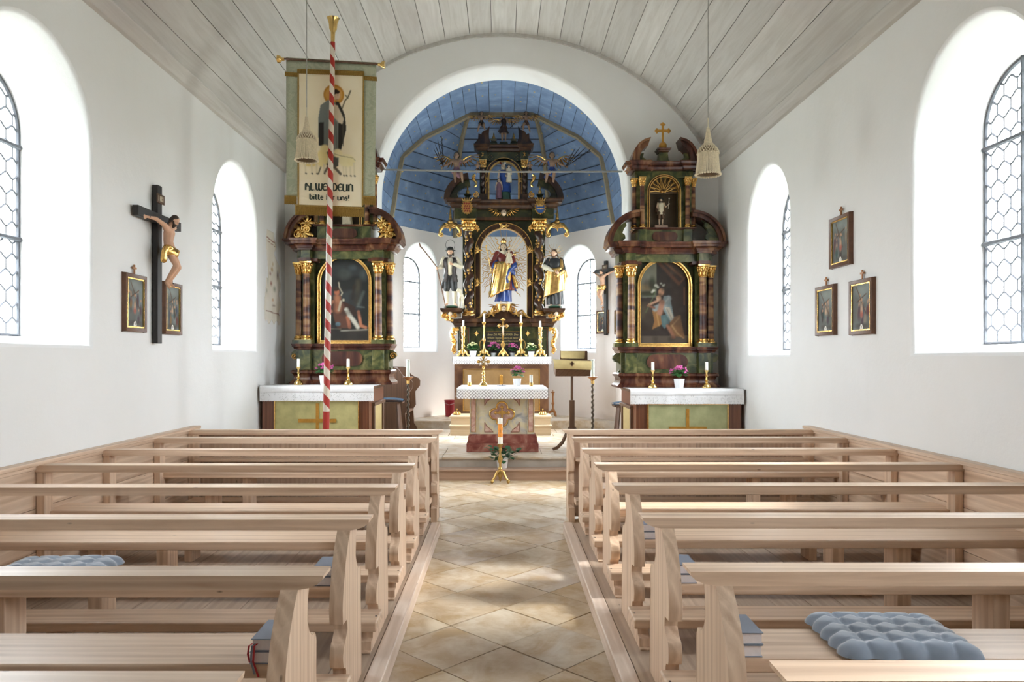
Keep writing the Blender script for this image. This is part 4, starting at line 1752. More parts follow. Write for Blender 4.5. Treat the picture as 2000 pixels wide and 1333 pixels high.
def side_altar(xc, side, wing_gold, green_ante, labels, dz=0.0):
    """side: -1 left of the arch, 1 right. mensa, predella, columns, upper storey"""
    t = thing('side_altar', labels[0], 'altar', (xc, 10.2, 0))
    X = lambda o: xc + o * SC
    # ---- mensa
    if side > 0:
        m0, m1 = 1.753, 3.183
    else:
        m0, m1 = -3.183, -1.733
    yf = 9.75
    b = MB(); b.box(m0 + .02, m1 - .02, yf + .03, 10.97, 0.004 - dz, 1.19)
    obj('mensa_body', b, M['mahogany'], t)
    b = MB(); mold(b, m0 + .02, m1 - .02, yf + .03, 10.97, [(0, 1.165), (.02, 1.18), (.02, 1.212)])
    obj('mensa_top', b, M['dark_wood'], t, bevel=.003)
    pa, pb = (PX(1267, yf), PX(1421, yf)) if side > 0 else (PX(537, yf), PX(699, yf))
    za = PZ(791, yf)
    b = MB(); b.box(pa, pb, yf + .012, yf + .032, .12, za)
    pn = obj('antependium', b, M['antependium_green'] if green_ante else M['antependium'], t)
    b = MB()
    for r_ in ((pa - .014, pa, .11, za + .012), (pb, pb + .014, .11, za + .012), (pa, pb, za, za + .012), (pa, pb, .108, .12)):
        b.box(r_[0], r_[1], yf + .004, yf + .034, r_[2], r_[3])
    obj('antependium_frame', b, M['gold'], t)
    cx = PX(1343.5, yf) if side > 0 else PX(619.5, yf)
    b = MB(); hz = .70 if side > 0 else PZ(829, yf)
    b.box(cx - .02, cx + .02, yf + .004, yf + .014, .3, PZ(799 if side > 0 else 795, yf))
    b.box(cx - .25, cx - .02, yf + .004, yf + .014, hz - .025, hz + .025)
    b.box(cx + .02, cx + .25, yf + .004, yf + .014, hz - .025, hz + .025)
    obj('antependium_cross', b, M['ochre'], pn)
    # inner end of the mensa with its pale panel
    xi = m0 if side > 0 else m1
    s = -1 if side > 0 else 1
    b = MB(); b.box(xi - s * .01, xi - s * .021, 10.1, 10.75, .10, .94)
    obj('end_panel', b, M['cream_cloth'], t)
    b = MB()
    b.box(xi - s * .024, xi + s * .012, 10.02, 10.09, .0, .96); b.box(xi - s * .024, xi + s * .012, 10.76, 10.84, .0, .96); b.box(xi - s * .024, xi + s * .025, 9.98, 10.88, .94, .985)
    obj('end_frame', b, M['dark_wood'], t, bevel=.004)
    # ---- plinth and predella
    z0 = 1.214
    b = MB()
    prof = [(.055, z0), (.055, z0 + .03), (.035, z0 + .045), (.012, z0 + .07), (.0, z0 + .11), (.012, z0 + .145), (.04, z0 + .165), (.04, z0 + .19), (.02, zs_(729))]
    mold(b, X(-92), X(92), 10.46, 10.98, prof)
    for s2 in (-1, 1):
        xa, xb = sorted((X(s2 * 60), X(s2 * 84)))
        mold(b, xa, xb, 10.42, 10.6, prof)
    obj('plinth', b, M['brown_marble'], t)
    zp0, zp1 = zs_(729), zs_(690)
    b = MB(); b.box(X(-90), X(90), 10.52, 10.98, zp0, zp1)
    obj('predella', b, M['green_marble'], t)
    for s2 in (-1, 1):
        xa, xb = sorted((X(s2 * 60), X(s2 * 83)))
        b = MB(); b.box(xa, xb, 10.45, 10.53, zp0, zp1); obj('predella_block', b, M['green_marble'], t, bevel=.004)
        pts = [(X(s2 * 89), zp0), (X(s2 * 94), zp0 + .01), (X(s2 * 90), zp0 + .05), (X(s2 * 89), zp0 + .10), (X(s2 * 92), zp0 + .14), (X(s2 * 100), zp0 + .16), (X(s2 * 104), zp0 + .20), (X(s2 * 103), zp0 + .25), (X(s2 * 97), zp1), (X(s2 * 89), zp1)]
        b = MB(); b.prism(pts, 'xz', 10.62, 10.72)
        wv = obj('scroll_bracket', b, M['green_marble'], t, sharp=60)
        if wing_gold:
            b = MB(); scroll(b, (X(s2 * 97), 10.61, zp0 + .2), .05, 1.3, 0, s2, .011); spray(b, (X(s2 * 97), 10.615, zp0 + .2), .035, range(0, 360, 60))
            obj('gilt_scroll', b, M['gold'], wv)
    b = MB(); rounded_bar(b, X(-40), X(40), zp0 + .055, zp1 - .02, 10.50, 10.53)
    obj('cartouche', b, M['brown_marble'], t, bevel=.006)
    zc1 = zs_(678)
    b = MB(); mold(b, X(-92), X(92), 10.50, 10.98, cornice(zp1, zc1, .045))
    for s2 in (-1, 1):
        xa, xb = sorted((X(s2 * 60), X(s2 * 83)))
        mold(b, xa, xb, 10.44, 10.6, cornice(zp1, zc1, .04))
    obj('predella_cornice', b, M['brown_marble'], t)
    # ---- main storey
    zb1, zsh0, zsh1, zcap = zs_(670), zs_(664), zs_(541), zs_(517)
    xcw, hwo, hwi = xc, .392, .345
    z_f0, z_fs = zc1 + .012, zs_(501) - .392
    b = MB(); b.box(X(-88), X(88), 10.74, 10.98, zc1, zs_(510)); obj('back_board', b, M['green_marble'], t)
    cols = [(-90, 10.66, .047), (-70, 10.53, .052), (70, 10.53, .052), (90, 10.66, .047)]
    for o_, yy, r_ in cols:
        x = X(o_)
        b = MB(); b.box(x - r_ * 1.65, x + r_ * 1.65, yy - r_ * 1.65, yy + r_ * 1.65, zc1, zb1); obj('column_plinth', b, M['green_marble'], t)
        b = MB(); column_base(b, x, yy, zb1, zsh0 + .02, r_); obj('column_base', b, M['gold'], t)
        b = MB(); b.lathe([(r_ * 1.02, 0), (r_ * 1.02, .25), (r_ * .99, .5), (r_ * .9, zsh1 - zsh0)], x, yy, zsh0 + .0, 20); obj('column_shaft', b, M['column_marble'], t)
        b = MB(); capital(b, x, yy, zsh1, zcap, r_ * .92); obj('capital', b, M['gold'], t)
    for s2 in (-1, 1):
        xa, xb = sorted((X(s2 * 59), X(s2 * 81)))
        b = MB(); b.box(xa, xb, 10.62, 10.75, zc1, zcap); obj('pilaster', b, M['green_marble'], t)
    pc = paint_right() if side > 0 else paint_left()
    picture(t, pc, xc, hwi + .004, z_f0, z_fs, 10.72, M['paint'])
    b = MB(); arch_frame(b, xc, hwo, hwo - .018, z_f0, z_fs, 10.655, 10.74); arch_frame(b, xc, hwi + .012, hwi, z_f0, z_fs, 10.675, 10.74)
    b.box(xc - hwo, xc + hwo, 10.655, 10.74, z_f0 - .012, z_f0 + .008); b.box(xc - hwi, xc + hwi, 10.675, 10.74, z_f0 + .03, z_f0 + .042)
    obj('gilt_frame', b, M['gold'], t)
    b = MB(); arch_frame(b, xc, hwo - .018, hwi + .012, z_f0, z_fs, 10.688, 10.74); b.box(xc - hwi, xc + hwi, 10.69, 10.74, z_f0 + .008, z_f0 + .03)
    obj('frame_hollow', b, M['dim_gold'], t)
    # ---- entablature
    za0, za1, zf1, zk1 = zcap, zs_(510), zs_(495), zs_(473)
    for s2 in (-1, 1):
        b = MB()
        xa, xb = sorted((X(s2 * 52), X(s2 * 86)))
        mold(b, xa, xb, 10.56, 10.98, [(0, za0), (.02, za0 + .008), (.02, za1)])
        xa, xb = sorted((X(s2 * 62), X(s2 * 80)))
        mold(b, xa, xb, 10.47, 10.6, [(0, za0), (.012, za0 + .008), (.012, za1)])
        obj('architrave', b, M['brown_marble'], t)
    b = MB(); b.box(X(-92), X(92), 10.62, 10.98, za1, zf1); obj('frieze', b, M['green_marble'], t)
    for s2 in (-1, 1):
        xa, xb = sorted((X(s2 * 62), X(s2 * 80)))
        b = MB(); b.box(xa, xb, 10.49, 10.63, za1, zf1); obj('frieze_block', b, M['green_marble'], t, bevel=.003)
    b = MB()
    mold(b, X(-97), X(97), 10.60, 10.98, cornice(zf1, zk1, .14))
    for s2 in (-1, 1):
        xa, xb = sorted((X(s2 * 60), X(s2 * 84)))
        mold(b, xa, xb, 10.48, 10.7, cornice(zf1, zk1, .11))
    obj('cornice', b, M['brown_marble'], t)
    # ---- curved side pediments
    for s2 in (-1, 1):
        cxx, czz = X(s2 * 50), zk1
        ro, rz = 66 * SC, zs_(409) - zk1
        outer = [(cxx + s2 * ro * math.cos(R(a)), czz + rz * math.sin(R(a))) for a in range(0, 89, 4)]
        mid = [(cxx + s2 * (ro - .035) * math.cos(R(a)), czz + (rz - .035) * math.sin(R(a))) for a in range(0, 89, 4)]
        inner = [(cxx + s2 * (ro - .085) * math.cos(R(a)), czz + (rz - .085) * math.sin(R(a))) for a in range(0, 89, 4)]
        b = MB(); b.band(outer, mid, 'xz', 10.52, 10.95); b.band(mid, inner, 'xz', 10.57, 10.95)
        pd = obj('curved_pediment', b, M['brown_marble'], t)
        if wing_gold:
            b = MB()
            cx0, cz0 = X(s2 * 84), zk1 + .13
            spray(b, (cx0, 10.68, cz0), .17, [60, 100, 140, 180, 220, 260, 300, 20, -20])
            spray(b, (cx0 - s2 * .07, 10.67, cz0 + .13), .12, range(0, 360, 45))
            scroll(b, (cx0 + s2 * .06, 10.66, cz0 - .04), .07, 1.3, 1.0, 1, .013)
            scroll(b, (cx0 - s2 * .06, 10.66, cz0 + .03), .06, 1.3, 2.5, -1, .013)
            obj('gilt_leafwork', b, M['gold'], t)
            b = MB(); b.prism([(X(s2 * 66), zk1), (cxx + s2 * (ro - .08), zk1)] + [p for p in inner[4:18]], 'xz', 10.72, 10.75)
            obj('wing_panel', b, M['dark_brown'], t)
        else:
            scal = [(X(s2 * 84), zk1), (X(s2 * 83), zk1 + .05), (X(s2 * 79), zk1 + .07), (X(s2 * 80), zk1 + .12), (X(s2 * 85), zk1 + .15), (X(s2 * 82), zk1 + .21), (X(s2 * 77), zk1 + .25), (X(s2 * 78), zk1 + .30), (X(s2 * 72), zk1 + .335)]
            b = MB(); b.prism([p for p in inner[:12]] + list(reversed(scal)), 'xz', 10.62, 10.68)
            obj('wing_panel', b, M['green_marble'], t)
    # ---- upper storey
    zu0, zu1 = zk1, zs_(445)
    b = MB(); b.box(X(-50), X(50), 10.68, 10.98, zu0, zu1); obj('upper_pedestal', b, M['green_marble'], t)
    b = MB(); rounded_bar(b, X(-25), X(25), zu0 + .04, zu1 - .03, 10.655, 10.69); obj('cartouche', b, M['brown_marble'], t, bevel=.005)
    for s2 in (-1, 1):
        xa, xb = sorted((X(s2 * 36), X(s2 * 53)))
        b = MB(); b.box(xa, xb, 10.62, 10.70, zu0, zu1); obj('upper_block', b, M['green_marble'], t, bevel=.003)
    zu2 = zs_(441)
    b = MB(); mold(b, X(-60), X(60), 10.66, 10.98, cornice(zu1, zu2, .02)); obj('upper_sill', b, M['brown_marble'], t)
    zn0 = zu2
    ncap0, ncap1 = zs_(358), zs_(341)
    for o_, yy, r_ in ((-59, 10.74, .032), (-45, 10.66, .034), (45, 10.66, .034), (59, 10.74, .032)):
        x = X(o_)
        b = MB(); column_base(b, x, yy, zn0, zn0 + .05, r_); obj('column_base', b, M['gold'], t)
        b = MB(); b.lathe([(r_, 0), (r_ * .98, .2), (r_ * .88, ncap0 - zn0 - .05)], x, yy, zn0 + .05, 16); obj('column_shaft', b, M['column_marble'], t)
        b = MB(); capital(b, x, yy, ncap0, ncap1, r_ * .9); obj('capital', b, M['gold'], t)
    hn = 33.5 * SC
    zns = zs_(334) - hn
    b = MB(); arch_board(b, X(-57), X(57), zn0, ncap1 + .02, xc, hn - .03, zns, 10.73, 10.80); obj('upper_board', b, M['green_marble'], t)
    b = MB(); b.box(X(-57), X(57), 10.93, 10.98, zn0, ncap1 + .02)
    b.loft([[(x, y, z) for x, z in arch_line(xc, hn - .03, zn0, zns)] for y in (10.80, 10.93)], False, False)
    obj('niche', b, M['canvas_dark'], t)
    b = MB(); arch_frame(b, xc, hn, hn - .010, zn0, zns, 10.70, 10.74); arch_frame(b, xc, hn - .026, hn - .036, zn0, zns, 10.70, 10.75); obj('niche_moulding', b, M['gold'], t)
    b = MB(); arch_frame(b, xc, hn - .010, hn - .026, zn0, zns, 10.715, 10.75); obj('niche_frame', b, M['brown_marble'], t)
    # shell
    sh = MB()
    zsh = zns - .015
    for k in range(9):
        a = R(180 * (k + .5) / 9)
        d = Vector((math.cos(a), 0, math.sin(a))); w_ = Vector((-math.sin(a), 0, math.cos(a)))
        L = hn * .88
        c0 = Vector((xc, 10.79, zsh + .02))
        loop = []
        for i in range(17):
            q = i / 16
            f = math.sin(math.pi * q)
            along = (.18 + .82 * f ** .75) if True else 0
            side_ = math.sin(2 * math.pi * q) * .0
            ww = L * .145 * f * (1 if q < .5 else -1) * (1.25 if .25 < q < .75 else 1)
            ang = (q - .5) * 2
            rr = L * (.2 + .8 * math.sin(math.pi * q) ** .6)
            lat = L * .15 * math.sin(2 * math.pi * q) * (rr / L)
            loop.append(c0 + d * rr + w_ * lat + Vector((0, -.02 * (rr / L), 0)))
        sh.tube(loop, .0055, 5)
    sh.ball((xc - .02, 10.765, zsh + .02), .02, 8, 5); sh.ball((xc + .02, 10.765, zsh + .02), .02, 8, 5)
    b = MB(); b.prism([(xc + hn * .93 * math.cos(R(a)), zsh + hn * .9 * math.sin(R(a))) for a in range(0, 181, 10)], 'xz', 10.80, 10.82)
    ob = obj('niche_shell', b, M['shell_brown'], t)
    obj('shell_rib', sh, M['dim_gold'], ob)
    # entablature of the upper storey, broken pediment
    ze0, ze1, ze2 = ncap1, zs_(327), zs_(310)
    b = MB(); b.box(X(-58), X(58), 10.72, 10.98, ze0 + .01, ze1); obj('upper_frieze', b, M['green_marble'], t)
    b = MB(); mold(b, X(-66), X(66), 10.70, 10.98, cornice(ze1, ze2, .09))
    for s2 in (-1, 1):
        xa, xb = sorted((X(s2 * 38), X(s2 * 62)))
        mold(b, xa, xb, 10.63, 10.75, cornice(ze1, ze2, .07))
    obj('upper_cornice', b, M['brown_marble'], t)
    for s2 in (-1, 1):
        top = zs_(266)
        pts_o = [(X(s2 * 67), ze2), (X(s2 * 65), ze2 + .09), (X(s2 * 60), ze2 + .18), (X(s2 * 52), ze2 + .26), (X(s2 * 42), top - .01), (X(s2 * 29), top + .02)]
        pts_i = [(X(s2 * 50), ze2), (X(s2 * 50), ze2 + .07), (X(s2 * 47), ze2 + .135), (X(s2 * 42), ze2 + .185), (X(s2 * 38), ze2 + .215), (X(s2 * 34), ze2 + .225)]
        b = MB(); b.band(pts_o, pts_i, 'xz', 10.64, 10.9)
        pts_m = [lerp(p, q, .35) for p, q in zip(pts_o, pts_i)]
        b.band(pts_o, pts_m, 'xz', 10.60, 10.66)
        obj('pediment_horn', b, M['brown_marble'], t, sharp=50)
        b = MB(); b.prism([(X(s2 * 52), ze2), (X(s2 * 34), ze2), (X(s2 * 36), ze2 + .05), (X(s2 * 42), ze2 + .08), (X(s2 * 40), ze2 + .14), (X(s2 * 49), ze2 + .13)], 'xz', 10.72, 10.78)
        obj('horn_panel', b, M['green_marble'], t)
    b = MB(); mold(b, X(-9), X(9), 10.72, 10.90, [(.03, ze2), (.0, ze2 + .05), (-.008, ze2 + .15)]); obj('finial_pedestal', b, M['green_marble'], t)
    zc = zs_(288)
    b = MB(); mold(b, X(-9), X(9), 10.72, 10.90, cornice(zc, zc + .05, .035)); obj('finial_cap', b, M['brown_marble'], t)
    b = MB(); b.ball((xc, 10.80, zc + .105), .058, 16, 10); obj('finial_ball', b, M['ochre'], t)
    b = MB(); budded_cross(b, xc, 10.80, zc + .15, zs_(226), zs_(243), .118, .032, .02); obj('finial_cross', b, M['ochre'], t)
    t.location.z += dz
    return t


M['antependium_green'] = plain('olive_green_brocade', lin((172, 174, 130)), .75, 0, .14, 7, .2)
xr, xl = PX(1303.5, DS), PX(668, DS)
side_altar(xr, 1, False, True, ['painted marble side altar on the right with a picture of a kneeling man and child'])
side_altar(xl, -1, True, False, ['painted marble side altar on the left with a picture of a seated shepherd'], .044)
hanging_cloth('altar_cloth', PX(1231, 9.74), PX(1453, 9.74), 9.742, 10.33, 1.2205, PZ(774, 9.74), PZ(791, 9.74), M['lace_fine'], 'white lace-edged altar cloth on the right side altar', 'altar cloth', .0, .0)
hanging_cloth('altar_cloth', PX(507, 9.74), PX(730, 9.74), 9.742, 10.33, 1.2645, PZ(768, 9.74), PZ(785, 9.74), M['lace_fine'], 'white lace-edged altar cloth on the left side altar', 'altar cloth', .0, .0)

# ================================================================== figures
J0 = dict(head=(0, -.008, .925), neck=(0, .01, .845), chest=(0, .0, .74), belly=(0, 0, .62), pelvis=(0, 0, .53),
          shL=(-.112, 0, .812), elL=(-.15, .01, .65), wrL=(-.16, -.05, .51), shR=(.112, 0, .812), elR=(.15, .01, .65), wrR=(.16, -.05, .51),
          hipL=(-.052, 0, .51), knL=(-.06, -.015, .285), anL=(-.06, .01, .045), hipR=(.052, 0, .51), knR=(.06, -.015, .285), anR=(.06, .01, .045))


def fingers(mb, w, d, side, k, curl=.5):
    """palm, four unequal bent fingers and a thumb from the side of the palm"""
    d = d.normalized()
    s_ = d.cross(Vector((0, 1, 0)))
    if s_.length < .2:
        s_ = Vector((1, 0, 0))
    s_.normalize()
    n = s_.cross(d).normalized()
    if n.y > 0:
        n = -n
    pc = w + d * .028 * k
    mb.cap(w, pc + d * .02 * k, .016 * k, .021 * k, 7)
    for i, L in enumerate((.034, .040, .037, .028)):
        o = s_ * (i - 1.5) * .0125 * k
        a = pc + d * .026 * k + o
        m = a + (d * (1 - curl * .3) + n * curl * .6) * L * .6 * k
        e_ = m + (d * (1 - curl) + n * curl) * L * .5 * k
        mb.cap(a, m, .0075 * k, .0068 * k, 6); mb.cap(m, e_, .0068 * k, .0055 * k, 6)
    o = -s_ * side * .02 * k
    a = pc + o * .7
    m = a + (o.normalized() * .7 + d * .7) * .024 * k
    mb.cap(a, m, .008 * k, .0075 * k, 6); mb.cap(m, m + (d + n * .5).normalized() * .022 * k, .0075 * k, .006 * k, 6)


class Figure:
    def __init__(s, parent, base, H, joints=None, face=0.0, hs=1.0, girth=1.0, turn=0.0):
        s.parent, s.base, s.H, s.hs, s.g = parent, Vector(base), H, hs, girth
        s.j = dict(J0)
        s.j.update(joints or {})
        s.face = face
        s.m = Matrix.Rotation(turn, 3, 'Z')

    def p(s, q, off=(0, 0, 0)):
        v = s.j[q] if isinstance(q, str) else q
        return s.base + s.m @ (Vector(v) + Vector(off)) * s.H

    def body(s, mat, name='body', legs=True, voxel=.0085, arms=True, feet=True, curl=.5):
        H, g = s.H, s.g
        mb = MB()
        c = lambda a, b_, ra, rb: mb.cap(s.p(a), s.p(b_), ra * H * g, rb * H * g)
        c('chest', 'belly', .078, .064); c('belly', 'pelvis', .064, .075)
        for sd in 'LR':
            c('chest', 'sh' + sd, .06, .038)
            if arms:
                c('sh' + sd, 'el' + sd, .034, .027); c('el' + sd, 'wr' + sd, .027, .018)
                w, e_ = s.p('wr' + sd), s.p('el' + sd)
                fingers(mb, w, w - e_, -1 if sd == 'L' else 1, H * 1.05, curl)
            if legs:
                c('pelvis', 'hip' + sd, .068, .06); c('hip' + sd, 'kn' + sd, .056, .039); c('kn' + sd, 'an' + sd, .04, .023)
                if feet:
                    a = s.p('an' + sd)
                    f = Vector(s.j.get('toe' + sd, Vector(s.j['an' + sd]) + Vector((-.012 if sd == 'L' else .012, -.085, -.03))))
                    mb.cap(a, s.p(tuple(f)), .024 * H, .016 * H)
        c('chest', 'neck', .045, .028)
        hs = s.hs
        hd = s.p('head')
        mb.cap(s.p('neck'), hd, .027 * H, .03 * H)
        fr = Matrix.Rotation(s.face, 3, 'Z')
        up = (hd - s.p('neck')).normalized()
        tilt = Vector((0, 0, 1)).rotation_difference(up).to_matrix()
        hm = tilt @ s.m @ fr
        s.hm, s.hd = hm, hd
        q = lambda x, y, z: hd + hm @ Vector((x, y, z)) * H * hs
        mb.ball(q(0, .006, .012), [x * H * hs for x in (.049, .058, .058)], 14, 10, hm)
        mb.ball(q(0, -.014, -.03), [x * H * hs for x in (.036, .040, .042)], 12, 8, hm)
        mb.cap(q(0, -.052, .006), q(0, -.066, -.014), .0075 * H * hs, .010 * H * hs, 6)
        mb.cap(q(-.013, -.050, -.036), q(.013, -.050, -.036), .0065 * H * hs, .0065 * H * hs, 6)
        for sg in (-1, 1):
            mb.ball(q(sg * .05, .006, -.002), [x * H * hs for x in (.008, .014, .018)], 8, 5, hm)
        s.body_o = remeshed(name, mb, voxel * H, mat, s.parent)
        for sg in (-1, 1):
            e_ = MB()
            e_.ball(q(sg * .018, -.050, .006), [x * H * hs for x in (.0075, .0045, .0055)], 8, 5, hm)
            obj('eye', e_, M['eye'], s.body_o)
        return s

    def q(s, x, y, z):
        return s.hd + s.hm @ Vector((x, y, z)) * s.H * s.hs

    def hair(s, mat, long=0.0, beard=0.0, name='hair'):
        H, hs = s.H, s.hs
        mb = MB()
        mb.ball(s.q(0, .018, .026), [x * H * hs for x in (.056, .058, .052)], 12, 8, s.hm)
        mb.ball(s.q(0, .035, -.01), [x * H * hs for x in (.052, .038, .05)], 10, 7, s.hm)
        for sg in (-1, 1):
            mb.cap(s.q(sg * .05, .015, .0), s.q(sg * (.05 + long * .15), .02, -.03 - long), .018 * H * hs, .014 * H * hs, 8)
        remeshed(name, mb, .012 * H, mat, s.body_o, 3)
        if beard:
            mb = MB()
            mb.cap(s.q(0, -.038, -.052), s.q(0, -.045, -.062 - beard), .028 * H * hs, .012 * H * hs, 8)
            for sg in (-1, 1):
                mb.cap(s.q(sg * .04, -.008, -.02), s.q(sg * .015, -.042, -.055), .013 * H * hs, .016 * H * hs, 7)
            mb.cap(s.q(-.02, -.058, -.028), s.q(.02, -.058, -.028), .006 * H * hs, .006 * H * hs, 6)
            remeshed('beard', mb, .009 * H, mat, s.body_o, 2)
        return s


def drape(mb, F, levels, nf=9, amp=.1, seg=48, ph=0.0):
    """folded garment: levels = (z, cx, cy, rx, ry, fold 0..1) in body heights"""
    rings = []
    L = []
    for a, b in zip(levels[:-1], levels[1:]):
        for k in range(4):
            L.append(lerp(a, b, k / 4))
    L.append(levels[-1])
    for z, cx, cy, rx, ry, f in L:
        ring = []
        for k in range(seg):
            t = 2 * math.pi * k / seg
            w_ = 1 + amp * f * (math.sin(nf * t + ph + z * 4) + .5 * math.sin((nf * 2 - 3) * t + 1.3 + ph))
            ring.append(F.p((cx + rx * w_ * math.cos(t), cy + ry * w_ * math.sin(t), z)))
        rings.append(ring)
    mb.loft(rings)
    return mb


def wing(mb, root, tip, H, n=7, spread=.5, down=(0, 0, -1), th=.006):
    root, tip, down = Vector(root), Vector(tip), Vector(down)
    d = tip - root
    L = d.length
    mb.tube([root, root + d * .5 + Vector((0, 0, L * .08)), tip], [H * .03, H * .026, H * .008], 7)
    for i in range(n):
        f = i / (n - 1)
        a = root + d * (.12 + .85 * f)
        dd = (down * (1 - f * .55) + d.normalized() * (.25 + f * .75)).normalized()
        l_ = L * (.38 + .28 * math.sin(f * 2.6))
        m = dd.to_track_quat('X', 'Y').to_matrix()
        mb.ball(a + dd * l_ * .5, (l_ * .52, th, L * .105), 8, 5, m)
    for i in range(n - 1):
        f = i / (n - 1)
        a = root + d * (.08 + .75 * f)
        dd = (down * (1 - f * .5) + d.normalized() * .4).normalized()
        m = dd.to_track_quat('X', 'Y').to_matrix()
        mb.ball(a + dd * L * .14 + Vector((0, -.004, 0)), (L * .19, th, L * .085), 7, 4, m)


def cherub_head(parent, c, r, gold, name='cherub_head'):
    b = MB()
    b.ball(c, (r * .8, r * .8, r), 12, 9); b.ball((c[0], c[1] - r * .35, c[2] - r * .35), (r * .55, r * .5, r * .5), 10, 7)
    b.cap((c[0], c[1] - r * .75, c[2]), (c[0], c[1] - r * .92, c[2] - r * .22), r * .13, r * .17, 6)
    for s in (-1, 1):
        b.ball((c[0] + s * r * .42, c[1] - r * .55, c[2] - r * .3), r * .3, 8, 6)
    h = remeshed(name, b, r * .1, M['pale_skin'], parent, 3)
    for s in (-1, 1):
        b = MB(); b.ball((c[0] + s * r * .3, c[1] - r * .76, c[2] + r * .06), (r * .12, r * .08, r * .09), 8, 5); obj('eye', b, M['eye'], h)
    b = MB()
    b.ball((c[0], c[1] + r * .25, c[2] + r * .35), (r * .86, r * .8, r * .78), 12, 8)
    for k in range(7):
        a = R(20 + k * 140 / 6)
        b.ball((c[0] + math.cos(a) * r * .8, c[1] - r * .25, c[2] + r * .25 + math.sin(a) * r * .7), r * .24, 7, 5)
    obj('hair', b, M['brown_hair'], h)
    for s in (-1, 1):
        b = MB()
        wing(b, (c[0] + s * r * .7, c[1] + r * .1, c[2] - r * .2), (c[0] + s * r * 3.6, c[1], c[2] + r * 1.3), r * 1.6, 6, th=.008)
        obj('wing', b, gold, h)
    return h


# ================================================================== the high altar
DM = 14.2
SM = DM / FPX
XM = PX(984, DM)
zm = lambda py: PZ(py, DM)
xm = lambda px: PX(px, DM)
ha = thing('high_altar', 'tall gilded high altar with twisted columns in the blue apse', 'altar', (XM, 14.3, ZP))

# two wooden steps in front
st = thing('altar_step', 'two pale wooden steps in front of the high altar', 'steps', (0, 13.2, ZP))
for k, (y0, y1, z0, z1) in enumerate(((12.93, 13.80, ZP, .452), (13.10, 13.80, .452, .60))):
    b = MB(); b.box(-.90, .86, y0 + .015, y1, z0 + .002, z1 - .028); obj('riser', b, M['podium'], st)
    b = MB(); b.box(-.925, .885, y0, y1, z1 - .028, z1); obj('tread', b, M['podium'], st, bevel=.006)

ym = 13.82
b = MB(); b.box(-.885, .875, ym, 14.9, ZP + .002, 1.60); obj('mensa_body', b, M['dark_brown'], ha)
M['mensa_brown'] = marble('brown_mensa_paint', [(.3, (.06, .022, .012)), (.5, (.13, .06, .03)), (.7, (.21, .11, .055))], (3, 3, 3), 1.0, .35, 1.0)
ha.children[0].data.materials[0] = M['mensa_brown']
b = MB(); mold(b, -.90, .89, ym, 14.9, [(0, 1.59), (.005, 1.61), (.005, 1.652)]); obj('mensa_top', b, M['dark_wood'], ha, bevel=.004)
xa, xb = PX(906, ym), PX(1052.6, ym)
zt_ = PZ(722.5, ym)
b = MB(); b.box(xa, xb, ym - .014, ym + .002, .66, zt_); pn = obj('antependium', b, M['antependium_dark'], ha)
b = MB()
b.box(xa - .018, xa, ym - .022, ym + .002, .64, zt_ + .018); b.box(xb, xb + .018, ym - .022, ym + .002, .64, zt_ + .018)
b.box(xa, xb, ym - .022, ym + .002, zt_, zt_ + .018); b.box(xa, xb, ym - .022, ym + .002, .64, .66)
obj('antependium_frame', b, M['dim_gold'], ha)
cxm = PX(979, ym)
b = MB(); b.box(cxm - .028, cxm + .028, ym - .03, ym - .014, .74, PZ(735, ym)); b.ball((cxm, ym - .02, PZ(735, ym)), (.03, .01, .03), 10, 6)
b.box(cxm - .2, cxm + .2, ym - .028, ym - .014, .90, .95)
obj('antependium_cross', b, M['ochre'], pn)

# predella
yf = 14.42
zb0, zb1, zb2 = 1.654, zm(638), zm(622)
b = MB(); b.box(xm(893), xm(1073), yf, 14.9, zb0, zb1); obj('predella', b, M['dark_green'], ha)
for o_ in (906, 1062):
    b = MB(); b.box(xm(o_) - .10, xm(o_) + .10, yf - .05, yf + .02, zb0, zb1); obj('predella_block', b, M['dark_green'], ha, bevel=.004)
    b = MB(); b.band([(xm(o_) - .085, zb0 + .04), (xm(o_) + .085, zb0 + .04), (xm(o_) + .085, zb1 - .03), (xm(o_) - .085, zb1 - .03)], [(xm(o_) - .07, zb0 + .055), (xm(o_) + .07, zb0 + .055), (xm(o_) + .07, zb1 - .045), (xm(o_) - .07, zb1 - .045)], 'xz', yf - .056, yf - .05, True)
    obj('block_moulding', b, M['brown_marble'], ha)
for px in (930, 1031.5):
    b = MB(); spray(b, (xm(px), yf - .008, zm(651)), .05, range(0, 360, 45), .008); obj('gilt_rosette', b, M['gold'], ha)
b = MB(); mold(b, xm(887), xm(1081), yf - .02, 14.9, cornice(zb1, zb2, .09))
for o_ in (914.5, 1054.5):
    mold(b, xm(o_) - .14, xm(o_) + .14, yf - .13, yf, cornice(zb1, zb2, .05))
obj('predella_cornice', b, M['dark_brown'], ha)
